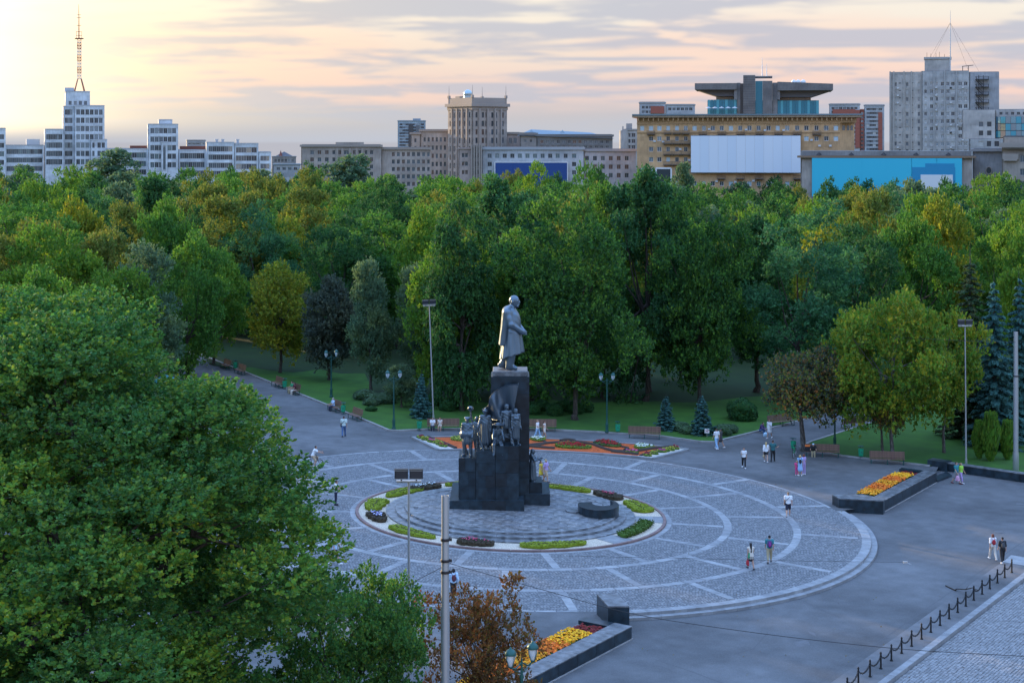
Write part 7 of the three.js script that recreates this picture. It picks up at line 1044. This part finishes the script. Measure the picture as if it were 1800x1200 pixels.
// ---- dry branch caught at the chain, lawn sign, manhole lids
{
  const q = (a, b, h) => { const p = G(1480 + a / 5, 960 + b / 5 + 4, LOW); p[1] += h; return p; };
  const o = thing('fallen_branch', 'dry bare branch lying across the chain of the bollards', 'branch', G(1690, 1038, LOW)), c = o.position, R = (p) => [p[0] - c.x, p[1] - c.y, p[2] - c.z];
  mesh('stick', tube([q(915, 330, 0.03), q(1000, 372, 0.04), q(1015, 366, 0.08), q(1090, 402, 0.3), q(1150, 425, 0.55), q(1212, 437, 0.45)].map(R), [0.04, 0.05, 0.035, 0.04, 0.03, 0.012], 6), mBark, o); mesh('twig', merge([tube([q(1015, 366, 0.08), q(1000, 384, 0.02)].map(R), [0.02, 0.006], 4), tube([q(1090, 402, 0.3), q(1120, 410, 0.6)].map(R), [0.02, 0.006], 4)]), mBark, o);
  const s = thing('lawn_sign', 'small white lawn sign with a red and black pictogram beside the blue spruce', 'sign', G(1243, 768, 0.06)); mesh('stake', box(0.04, 0.4, 0.03, 0, 0.2, 0), mSteel, s);
  const cv = document.createElement('canvas'); cv.width = cv.height = 128; const x = cv.getContext('2d'); x.fillStyle = '#eef0f2'; x.fillRect(0, 0, 128, 128); x.fillStyle = '#20242a'; x.fillRect(40, 52, 46, 20); x.fillRect(42, 70, 8, 22); x.fillRect(76, 70, 8, 22); x.beginPath(); x.arc(92, 46, 13, 0, 7); x.fill(); x.strokeStyle = '#c3202a'; x.lineWidth = 9; x.beginPath(); x.arc(64, 64, 46, 0, 7); x.stroke(); x.beginPath(); x.moveTo(32, 32); x.lineTo(96, 96); x.stroke();
  const ct = new THREE.CanvasTexture(cv); ct.colorSpace = THREE.SRGBColorSpace; mesh('board', box(0.42, 0.38, 0.025, 0, 0.55, 0), new THREE.MeshStandardMaterial({ name: 'sign_print', map: ct, roughness: 0.6 }), s);
  for (const [px, py, dy, label] of [[1756, 935, LOW, 'round manhole lid in the lower asphalt behind the two walkers'], [1793, 886, LOW, 'round manhole lid near the right edge'], [1452, 805, 0, 'manhole lid in front of the cyclist bench']]) { const p = G(px, py, dy); const g = lathe([[0, 0.012], [0.27, 0.012], [0.3, 0.012], [0.3, 0], [0.36, 0.008], [0.36, 0]], 24); tag(Object.assign(mesh('manhole_lid', g, mat('cast_iron', [0.10, 0.10, 0.105], 0.6, 0.3))), label, 'manhole').position.set(...p); }
  // fallen leaves
  const r = rngOf(99), n = 420, g = kites(r, n, (w) => { const Z = 82 + w() * 66, x = (w() - 0.35) * 40, low = x > 8 && Z < 100 && Math.hypot(x - XC, Z - ZC) > 25.3; return [[x, gh(x) + (low ? LOW : 0) + 0.03, -Z], [0, 1.5, 0]]; }, 0.1, [[0.20, 0.13, 0.03], [0.14, 0.07, 0.03], [0.22, 0.18, 0.04]]); stuff(mesh('fallen_leaves', g, mLeaf), 'scattered dry leaves on the paving', 'leaves');
  // patched asphalt: darker repairs with an outline of their own
  for (const [pts, dy] of [[[[1395, 1128], [1420, 1124], [1425, 1133], [1402, 1138]], LOW], [[[1420, 1108], [1432, 1112], [1436, 1119], [1424, 1114]], LOW]]) struct('asphalt_patch', onGround(gpoly(pts, dy), dy + 0.004), mat('patch', [0.15, 0.15, 0.155], 0.9, 0, { map: T.grain }));
}
// ---- kiosk parasol glimpsed through the oak
{ const p = G(290, 706, 0); const o = thing('parasol', 'turquoise parasol glimpsed through the oak crown', 'parasol', p); mesh('pole', lathe([[0, 0], [0.03, 0], [0.03, 2.4], [0, 2.4]], 8), mSteel, o); mesh('canopy', new THREE.ConeGeometry(1.6, 0.6, 8, 1, true).translate(0, 2.3, 0), mat('parasol_cloth', [0.05, 0.45, 0.62], 0.8, 0, { side: THREE.DoubleSide }), o); mesh('base', lathe([[0, 0], [0.3, 0], [0.28, 0.1], [0, 0.1]], 12), mSteel, o); }
// ================================================================ people
const cloth = (c, key) => mat('cloth_' + (key ?? c.join('_')), c, 0.9), SKIN = [0.46, 0.27, 0.19], mSkin = mat('skin', SKIN, 0.6), mSkinTan = mat('skin_tan', [0.38, 0.21, 0.14], 0.6);
const COL = { white: [0.72, 0.73, 0.74], mint: [0.52, 0.62, 0.58], sky: [0.30, 0.48, 0.70], ltblue: [0.45, 0.62, 0.80], jeans: [0.07, 0.13, 0.26], ltjeans: [0.28, 0.46, 0.66], black: [0.02, 0.021, 0.024], navy: [0.02, 0.025, 0.05], beige: [0.45, 0.33, 0.22], lilac: [0.42, 0.30, 0.55], yellow: [0.70, 0.52, 0.05], teal: [0.03, 0.20, 0.22], lime: [0.32, 0.62, 0.06], green: [0.03, 0.30, 0.14], maroon: [0.11, 0.03, 0.04], purple: [0.09, 0.05, 0.15], pink: [0.65, 0.07, 0.22], rosebag: [0.62, 0.32, 0.45], grey: [0.22, 0.22, 0.23], darkgrey: [0.06, 0.065, 0.07], red: [0.35, 0.02, 0.03], tealgreen: [0.03, 0.13, 0.14], khaki: [0.36, 0.30, 0.18], shoeW: [0.7, 0.7, 0.7], cream: [0.62, 0.56, 0.48] };
const HAIR = { brown: [0.06, 0.03, 0.018], black: [0.012, 0.010, 0.010], blonde: [0.50, 0.34, 0.14], red: [0.16, 0.045, 0.02], grey: [0.34, 0.33, 0.32], fair: [0.24, 0.15, 0.08] };
function person(label, pos, turnDeg, o) {
  const t = thing('person', label, 'person', pos, turnDeg * D2R), J = skeleton(o), s = (o.h ?? 1.72) / 1.75; t.scale.setScalar(s); const skin = o.tan ? mSkinTan : mSkin, cell = 0.03;
  mesh('body', merge([solid(bodyPrims(J, o), cell), fingers(J)]), skin, t);
  const w = o.wide ?? 1, k2 = ['L', 'R'], part = (a, b, f) => lerp3(J[a], J[b], f);
  const torso = [ell(J.waist, [0.14 * w, 0.15, 0.105 * w], 0.06), ell(J.chest, [0.17 * w, 0.17, 0.12 * w], 0.06), cap(J.shL, J.shR, 0.066, 0.066, 0.05), ...(o.belly ? [ell([0, J.waist[1] + 0.02, J.waist[2] + 0.06], [0.13, 0.13, 0.1], 0.06)] : [])];
  if (o.top) {
    const p = [...torso]; p.push(ell([0, J.pelvis[1] + 0.03, J.pelvis[2]], [0.155 * w, 0.1, 0.115 * w], 0.05));
    if (o.sleeve !== 0) for (const k of k2) { const f = o.sleeve ?? 0.6; p.push(cap(J['sh' + k], f >= 1 ? J['elbow' + k] : part('sh' + k, 'elbow' + k, f), 0.062, 0.056, 0.04)); if (f > 1) p.push(cap(J['elbow' + k], part('elbow' + k, 'wrist' + k, f - 1), 0.05, 0.04, 0.03)); }
    mesh(o.topName ?? 'shirt', solid(p, cell, 0.017), cloth(COL[o.top]), t);
  }
  if (o.dress) { const hem = (o.hem ?? 0.5), p = [...torso, ell(J.pelvis, [0.165, 0.12, 0.125], 0.06), cap([0, J.waist[1], J.waist[2]], [0, J.pelvis[1] + hem * -0.5 + 0.02, 0], 0.13, 0.19, 0.05, 0.85)]; if (o.sleeve) for (const k of k2) p.push(cap(J['sh' + k], part('sh' + k, 'elbow' + k, Math.min(1, o.sleeve)), 0.062, 0.056, 0.04)); if (o.sleeve > 1) for (const k of k2) p.push(cap(J['elbow' + k], part('elbow' + k, 'wrist' + k, 0.8), 0.052, 0.045, 0.03)); mesh('dress', solid(p, cell, 0.016, (x, y, z) => (y < J.pelvis[1] ? 0.008 * Math.sin(Math.atan2(x, z) * 9) : 0)), cloth(COL[o.dress]), t); }
  if (o.legs) { const f = o.legLen ?? 1.95, p = [ell(J.pelvis, [0.158 * w, 0.11, 0.115 * w], 0.05)]; for (const k of k2) { p.push(cap(J['hip' + k], f >= 1 ? J['knee' + k] : part('hip' + k, 'knee' + k, f), 0.094 * w, f >= 1 ? 0.066 : 0.085, 0.04)); if (f > 1) p.push(cap(J['knee' + k], part('knee' + k, 'ankle' + k, Math.min(1, f - 1)), 0.064, 0.05, 0.03)); } mesh(f < 1.2 ? 'shorts' : 'trousers', solid(p, cell, 0.013), cloth(COL[o.legs]), t); }
  const sh = []; for (const k of k2) { const a = J['ankle' + k]; sh.push(cap([a[0], a[1] - 0.035, a[2] - 0.035], J['toe' + k], 0.05, 0.04, 0.02)); } for (let i = 0; i < 2; i++) mesh('shoe', solid([sh[i]], 0.022, 0.008), cloth(COL[o.shoes ?? 'shoeW']), t);
  const h = J.head, hc = mat('hair_' + (o.hair ?? 'brown'), HAIR[o.hair ?? 'brown'], 0.75);
  if (o.hairStyle !== 'cap') { const p = [ell([h[0], h[1] + 0.028, h[2] - 0.018], [0.087, 0.092, 0.092], 0.02)]; if (o.hairStyle === 'long') p.push(cap([h[0], h[1], h[2] - 0.06], [h[0], h[1] - (o.hairLen ?? 0.3), h[2] - 0.085], 0.075, 0.06, 0.04)); if (o.hairStyle === 'bob') p.push(ell([h[0], h[1] - 0.03, h[2] - 0.035], [0.1, 0.1, 0.085], 0.03)); if (o.hairStyle === 'bun') p.push(ell([h[0], h[1] + 0.03, h[2] - 0.12], [0.045, 0.045, 0.045], 0.02)); p.push({ t: 'e', c: [h[0], h[1] - 0.04, h[2] + 0.085], r: [0.075, 0.075, 0.06], cut: true }); mesh('hair', solid(p, 0.02), hc, t); }
  else mesh('cap', solid([ell([h[0], h[1] + 0.05, h[2] - 0.005], [0.092, 0.075, 0.105], 0.02), cap([h[0] - 0.03, h[1] + 0.035, h[2] + 0.1], [h[0] + 0.03, h[1] + 0.035, h[2] + 0.1], 0.035, 0.035, 0.02), { t: 'f', cut: true, fn: (x, y, z) => y - (h[1] + 0.022) }], 0.02), cloth(COL[o.cap ?? 'black']), t);
  for (const x of [-0.03, 0.03]) mesh('eye', new THREE.SphereGeometry(0.011, 6, 5).translate(h[0] + x, h[1] + 0.004, h[2] + 0.084), mat('eye', [0.03, 0.02, 0.02], 0.4), t);
  mesh('mouth', box(0.04, 0.008, 0.008, h[0], h[1] - 0.062, h[2] + 0.088), mat('lips', [0.32, 0.10, 0.09], 0.6), t);
  return { t, J };
}
const world = (f, p) => { f.t.updateMatrixWorld(); return new THREE.Vector3(...p).applyMatrix4(f.t.matrixWorld); };
function backpack(f, label, c, big = 1) { const c0 = world(f, [0, f.J.chest[1] - 0.06, f.J.chest[2] - 0.2]); const o = thing('backpack', label, 'backpack', [c0.x, c0.y, c0.z], f.t.rotation.y); mesh('bag', solid([ell([0, 0, 0], [0.14 * big, 0.2 * big, 0.08], 0.03), ell([0, -0.07, -0.05], [0.1 * big, 0.1, 0.05], 0.03)], 0.03), cloth(COL[c]), o); mesh('strap', merge([tube([[-0.09, 0.14, 0.06], [-0.1, 0.27, 0.16], [-0.11, 0.1, 0.33], [-0.11, -0.1, 0.2]], 0.018, 5), tube([[0.09, 0.14, 0.06], [0.1, 0.27, 0.16], [0.11, 0.1, 0.33], [0.11, -0.1, 0.2]], 0.018, 5)]), cloth(COL[c]), o); }
function handBag(f, side, label, c, wd = 0.3, hg = 0.28) { const p = world(f, f.J['hand' + side]); const o = thing('bag', label, 'bag', [p.x, p.y - 0.14 - hg, p.z], f.t.rotation.y); mesh('pouch', solid([ell([0, hg * 0.5, 0], [0.09, hg * 0.52, wd * 0.52], 0.02), cap([0, 0.06, -wd * 0.4], [0, 0.06, wd * 0.4], 0.07, 0.07, 0.05)], 0.03), cloth(COL[c]), o); mesh('handle', tube([[0, hg * 0.85, -wd * 0.3], [0, hg + 0.11, 0], [0, hg * 0.85, wd * 0.3]], 0.012, 5), cloth(COL[c]), o); }
function crossBag(f, label, c, side = 1) { const s = world(f, [side * 0.2, f.J.pelvis[1] + 0.02, f.J.pelvis[2] + 0.02]); const o = thing('shoulder_bag', label, 'bag', [s.x, s.y, s.z], f.t.rotation.y), k = f.t.scale.x, L = (p) => [(p[0] - side * 0.2) * k, (p[1] - f.J.pelvis[1] - 0.02) * k, (p[2] - f.J.pelvis[2] - 0.02) * k]; mesh('pouch', bevelBox(0.09, 0.2, 0.26, 0.02, side * 0.03, -0.02, 0), cloth(COL[c]), o); const n = f.J.neck, ch = f.J.chest; for (const z of [1, -1]) mesh('strap', tube([[side * 0.2, f.J.pelvis[1] + 0.1, 0.06 * z], [side * 0.12, ch[1] - 0.08, ch[2] + 0.165 * z], [-side * 0.06, ch[1] + 0.1, ch[2] + 0.15 * z], [-side * 0.13, n[1] - 0.01, n[2] + 0.02 * z]].map(L), 0.016, 5), cloth(COL[c]), o); }
const walk = { hipL: 22, kneeL: 8, hipR: -16, kneeR: 18, armL: -16, elbowL: 18, armR: 16, elbowR: 22, footR: -18 };
const walk2 = { hipL: -14, kneeL: 16, hipR: 18, kneeR: 6, armL: 14, elbowL: 18, armR: -14, elbowR: 16, footL: -16 };
const seat = { sit: 0.44, hipL: 84, kneeL: 86, hipR: 84, kneeR: 86, armL: 28, elbowL: 55, armR: 28, elbowR: 55, lean: 6 };
const g0 = (px, py, dy) => G(px, py, dy);
// walkers
let f = person('man in pale shirt and jeans walking away up the left path', g0(604, 767), 184, { ...walk2, h: 1.78, wide: 1.08, top: 'mint', legs: 'jeans', hair: 'brown', shoes: 'black', sleeve: 0.7 }); crossBag(f, 'dark shoulder bag across the back of the man on the left path', 'black');
person('man in white shirt looking at his phone at the edge of the oak', g0(590, 888), 100, { h: 1.75, armR: 30, elbowR: 90, armL: 24, elbowL: 80, nod: 18, top: 'white', legs: 'navy', hair: 'brown', shoes: 'black' });
f = person('man in light blue shirt and black shorts holding a phone below the oak', g0(588, 992), 75, { ...walk, h: 1.78, armL: 28, elbowL: 76, armR: 6, elbowR: 14, nod: 12, top: 'ltblue', legs: 'black', legLen: 0.85, hair: 'brown', shoes: 'shoeW' }); backpack(f, 'dark backpack of the man with the phone below the oak', 'navy');
f = person('person in blue shirt half hidden behind the tram pole', g0(797, 1052), 190, { ...walk2, h: 1.74, top: 'ltblue', legs: 'black', hair: 'black', sleeve: 1.6, hairStyle: 'bob' }); backpack(f, 'maroon backpack of the person behind the tram pole', 'maroon');
person('woman in white top and light jeans walking behind the monument', g0(945, 771), 66, { ...walk, fem: 1, h: 1.7, top: 'white', legs: 'ltjeans', hair: 'fair', hairStyle: 'bun', armR: 20, elbowR: 70 });
person('woman in pale shorts walking behind the monument', g0(957, 772), 72, { ...walk2, fem: 1, h: 1.66, top: 'cream', sleeve: 0, legs: 'cream', legLen: 0.45, hair: 'brown', hairStyle: 'long', tan: 1 });
person('woman in a yellow dress beside the monument', g0(951, 846), 60, { ...walk, fem: 1, h: 1.62, dress: 'yellow', hem: 0.42, hair: 'brown', hairStyle: 'long', shoes: 'beige' });
person('man in lilac shirt and beige shorts beside the monument', g0(960, 847), 62, { ...walk2, h: 1.76, wide: 1.05, top: 'lilac', legs: 'beige', legLen: 0.95, hair: 'blonde', shoes: 'darkgrey' });
person('man in white shirt and light blue jeans by the lawn corner', g0(1260, 789), -150, { ...walk2, h: 1.8, top: 'white', legs: 'ltjeans', hair: 'brown', shoes: 'shoeW' });
person('woman in dark patterned dress and cap beside the lawn corner', g0(1267, 787), -140, { ...walk, fem: 1, h: 1.7, dress: 'darkgrey', hem: 0.4, hairStyle: 'cap', cap: 'black', tan: 1 });
person('woman in white top and black trousers with a hand at her mouth', g0(1308, 822), -8, { ...walk, fem: 1, h: 1.68, armR: 40, elbowR: 118, inR: -6, top: 'white', legs: 'black', hair: 'brown', hairStyle: 'long', hairLen: 0.2 });
f = person('blonde woman in white blouse and black shorts walking away', g0(1347, 812), 172, { ...walk, fem: 1, h: 1.7, top: 'white', sleeve: 1.7, legs: 'black', legLen: 0.42, hair: 'blonde', hairStyle: 'long', hairLen: 0.36 }); handBag(f, 'L', 'pale handbag of the blonde woman', 'khaki', 0.2, 0.2);
person('man in dark green shirt and black trousers gesturing', g0(1359, 811), 168, { ...walk2, h: 1.8, top: 'tealgreen', legs: 'black', hair: 'brown', shoes: 'black', armR: 20, elbowR: 74, outR: 20, inR: 26 });
f = person('blonde woman in a light blue dress with a black backpack', g0(1407, 836), 176, { fem: 1, h: 1.66, dress: 'sky', hem: 0.85, sleeve: 0.2, hair: 'blonde', hairStyle: 'bob', shoes: 'shoeW' }); backpack(f, 'black backpack of the blonde woman in light blue', 'black', 0.85);
person('woman in a lilac jumpsuit standing with the blonde woman', g0(1413, 834), 205, { fem: 1, h: 1.64, top: 'lilac', legs: 'lilac', hair: 'red', hairStyle: 'bob', sleeve: 0.5, armL: 20, elbowL: 60 });
person('small child in pink held by the hand', g0(1401, 835), 170, { h: 1.15, top: 'pink', legs: 'pink', hair: 'blonde', shoes: 'shoeW', armR: 70, elbowR: 10 });
person('woman in a white dress standing by the right path', g0(1353, 770), -30, { ...walk2, fem: 1, h: 1.72, dress: 'white', hem: 0.62, sleeve: 1.4, hair: 'red', hairStyle: 'bob', armL: 26, elbowL: 80 });
f = person('man in white shirt and dark shorts with a shoulder bag, alone on the cobbles', g0(1386, 908), 172, { ...walk2, h: 1.78, wide: 1.06, top: 'white', legs: 'navy', legLen: 0.8, hair: 'fair', shoes: 'grey' }); crossBag(f, 'black shoulder bag of the man alone on the cobbles', 'black');
f = person('woman with long black hair in a patterned dress on the cobbles', g0(1320, 1000), 188, { ...walk, fem: 1, h: 1.66, dress: 'cream', hem: 0.4, hair: 'black', hairStyle: 'long', hairLen: 0.48, shoes: 'black', tan: 1 }); handBag(f, 'L', 'red shopping bag of the woman with long black hair', 'red', 0.3, 0.34); mesh('skirt_band', solid([cap([0, f.J.pelvis[1] - 0.13, 0], [0, f.J.pelvis[1] - 0.2, 0], 0.2, 0.21, 0.05, 0.85)], 0.03), cloth(COL.black), f.t); mesh('side_panel', solid([cap([0.12, f.J.waist[1], -0.06], [0.15, f.J.pelvis[1] - 0.1, -0.08], 0.07, 0.08, 0.03)], 0.03), cloth(COL.green), f.t);
f = person('young man with a purple backpack on the cobbles', g0(1353, 989), 176, { ...walk2, h: 1.76, top: 'teal', legs: 'khaki', legLen: 1.7, hair: 'black', shoes: 'darkgrey' }); backpack(f, 'purple and black backpack of the young man', 'purple', 1.2); mesh('pack_panel', solid([ell([0, f.J.chest[1] - 0.06, f.J.chest[2] - 0.30], [0.06, 0.16, 0.03], 0.02)], 0.025), cloth([0.30, 0.03, 0.28]), f.t);
f = person('red-haired person in white near the chain bollards', g0(1746, 983, LOW), 186, { ...walk, fem: 1, h: 1.7, top: 'white', legs: 'cream', hair: 'red', hairStyle: 'bob', sleeve: 0.9 }); backpack(f, 'red backpack of the red-haired person', 'red', 0.9);
f = person('person all in black with a backpack near the chain bollards', g0(1763, 989, LOW), 180, { ...walk2, fem: 1, h: 1.7, top: 'black', legs: 'black', hair: 'black', sleeve: 0.9 }); backpack(f, 'black backpack of the person all in black', 'darkgrey', 0.9);
f = person('man in teal shirt and shorts at the low wall', g0(1682, 850, LOW), 40, { ...walk, h: 1.78, wide: 1.1, belly: 1, top: 'teal', legs: 'grey', legLen: 0.95, hair: 'brown', shoes: 'maroon' }); handBag(f, 'R', 'pink shopping bag of the man in teal', 'rosebag', 0.34, 0.42);
person('woman in lime top and pale trousers at the low wall', g0(1690, 849, LOW), 44, { ...walk2, fem: 1, wide: 1.08, h: 1.66, top: 'lime', legs: 'lilac', legLen: 1.7, hair: 'fair', hairStyle: 'bob', shoes: 'shoeW' });
person('tiny figure in white and red far up the right path', g0(1521, 738), 160, { ...walk, h: 1.7, top: 'red', legs: 'white', hair: 'black' });
// seated
const onBench = (px, py, turn, along) => { const p = G(px, py), a = turn; return [p[0] + Math.cos(a) * along + Math.sin(a) * 0.17, p[1], p[2] - Math.sin(a) * along + Math.cos(a) * 0.17]; };
person('dark-haired woman in white sitting on the bench at the long bed', onBench(779, 756, face(2), -0.95), 4, { ...seat, fem: 1, h: 1.66, top: 'white', legs: 'navy', hair: 'black', hairStyle: 'long', nod: 14 });
person('red-haired woman with bare arms sitting on the bench at the long bed', onBench(779, 756, face(2), -0.28), -6, { ...seat, fem: 1, h: 1.66, top: 'cream', sleeve: 0, legs: 'cream', legLen: 0.5, hair: 'red', hairStyle: 'long', nod: 16, shoes: 'beige' });
person('elderly man in blue shirt sitting on the left path bench', onBench(590, 722, leftTurn, -0.1), leftTurn / D2R, { ...seat, h: 1.74, belly: 1, top: 'ltblue', legs: 'navy', hair: 'grey', shoes: 'black' });
person('person in green top and face mask sitting on the left path bench', onBench(519, 692, leftTurn, -0.35), leftTurn / D2R, { ...seat, h: 1.7, top: 'green', legs: 'khaki', hair: 'brown' });
person('person in maroon top sitting beside the person in green', onBench(519, 692, leftTurn, 0.35), leftTurn / D2R, { ...seat, h: 1.68, fem: 1, top: 'maroon', legs: 'cream', hair: 'black', hairStyle: 'bob' });
person('cyclist in black shirt and pale cap sitting on the long bench', onBench(1446, 802, face(-8), -0.78), -8, { ...seat, h: 1.76, top: 'black', legs: 'khaki', hairStyle: 'cap', cap: 'ltblue', lean: 26, nod: 20, armL: 36, armR: 36, shoes: 'black' });
f = person('person in purple sitting on the kerb by the right path', g0(1337, 760), 60, { ...seat, sit: 0.22, hipL: 108, kneeL: 120, hipR: 108, kneeR: 120, h: 1.7, top: 'purple', legs: 'jeans', hair: 'brown', lean: 18, nod: 20, sleeve: 1.6 });
{ const p = g0(1346, 767); const o = thing('bag', 'pale blue plastic bag standing beside the person on the kerb', 'bag', p); mesh('pouch', solid([ell([0, 0.18, 0], [0.2, 0.2, 0.14], 0.03), cap([-0.1, 0.06, 0], [0.1, 0.06, 0], 0.09, 0.09, 0.05)], 0.03), cloth([0.45, 0.65, 0.78]), o); mesh('handle', tube([[-0.08, 0.34, 0], [0, 0.46, 0], [0.08, 0.34, 0]], 0.012, 5), cloth([0.45, 0.65, 0.78]), o); }
// bicycles
function bicycle(label, pos, turn, frameC) {
  const b = thing('bicycle', label, 'bicycle', pos, turn), mf = mat('bike_' + frameC.join('_'), frameC, 0.35, 0.2), mt = mat('tyre', [0.02, 0.02, 0.02], 0.9);
  for (const z of [-0.52, 0.53]) { const w = mesh('wheel', new THREE.TorusGeometry(0.33, 0.022, 6, 24).rotateY(Math.PI / 2), mt, b); w.position.set(0, 0.35, z); const sp = []; for (let i = 0; i < 8; i++) { const a = i / 8 * Math.PI * 2; sp.push(tube([[0, 0, 0], [0, Math.sin(a) * 0.31, Math.cos(a) * 0.31]], 0.004, 3)); } sp.push(new THREE.CylinderGeometry(0.025, 0.025, 0.09, 8).rotateZ(Math.PI / 2)); mesh('spokes', merge(sp), mSteel, w); mesh('rim', new THREE.TorusGeometry(0.305, 0.012, 5, 24).rotateY(Math.PI / 2), mSteel, w); }
  mesh('frame', merge([tube([[0, 0.32, -0.02], [0, 0.86, -0.16]], 0.018, 6), tube([[0, 0.32, -0.02], [0, 0.78, 0.38]], 0.02, 6), tube([[0, 0.8, -0.14], [0, 0.84, 0.36]], 0.018, 6), tube([[0, 0.35, -0.52], [0, 0.32, -0.02]], 0.014, 5), tube([[0, 0.35, -0.52], [0, 0.8, -0.14]], 0.012, 5), tube([[0, 0.95, 0.34], [0, 0.7, 0.41], [0, 0.35, 0.53]], 0.018, 6)]), mf, b);
  mesh('handlebar', merge([tube([[-0.28, 1.0, 0.24], [-0.2, 1.0, 0.34], [0, 0.98, 0.34], [0.2, 1.0, 0.34], [0.28, 1.0, 0.24]], 0.016, 6)]), mt, b); mesh('saddle', solid([cap([0, 0.92, -0.26], [0, 0.91, -0.02], 0.07, 0.03, 0.02)], 0.025), mt, b); mesh('crank', merge([new THREE.CylinderGeometry(0.09, 0.09, 0.02, 14).rotateZ(Math.PI / 2).translate(0.05, 0.32, -0.02), box(0.02, 0.17, 0.03, 0.08, 0.24, -0.02), box(0.02, 0.17, 0.03, -0.08, 0.40, -0.02), box(0.1, 0.02, 0.07, 0.12, 0.16, -0.02), box(0.1, 0.02, 0.07, -0.12, 0.48, -0.02)]), mSteel, b);
  return b;
}
{
  const p = g0(549, 823), turn = 100; bicycle('dark bicycle ridden past the oak', p, turn * D2R, [0.05, 0.05, 0.055]);
  person('cyclist in white shirt riding past the oak', [p[0], p[1] + 0.16, p[2]], turn, { sit: 0.80, hipL: 70, kneeL: 88, hipR: 34, kneeR: 52, armL: 62, elbowL: 12, armR: 62, elbowR: 12, lean: 24, nod: -10, h: 1.76, top: 'white', legs: 'beige', legLen: 0.95, hair: 'brown' });
  const q = g0(1397, 803); bicycle('green bicycle parked at the long bench', q, -20 * D2R, [0.03, 0.32, 0.14]);
  const o = thing('delivery_box', 'orange and black delivery bag standing on the long bench', 'box', (() => { const a = onBench(1446, 802, face(-8), -1.25); a[1] += 0.46; return a; })(), face(-8)); mesh('bag', bevelBox(0.42, 0.4, 0.38, 0.03, 0, 0.2, 0), cloth(COL.black), o); mesh('orange_lid', bevelBox(0.44, 0.12, 0.4, 0.03, 0, 0.45, 0), cloth([0.75, 0.17, 0.03]), o);
}
renderer.render(scene, camera);
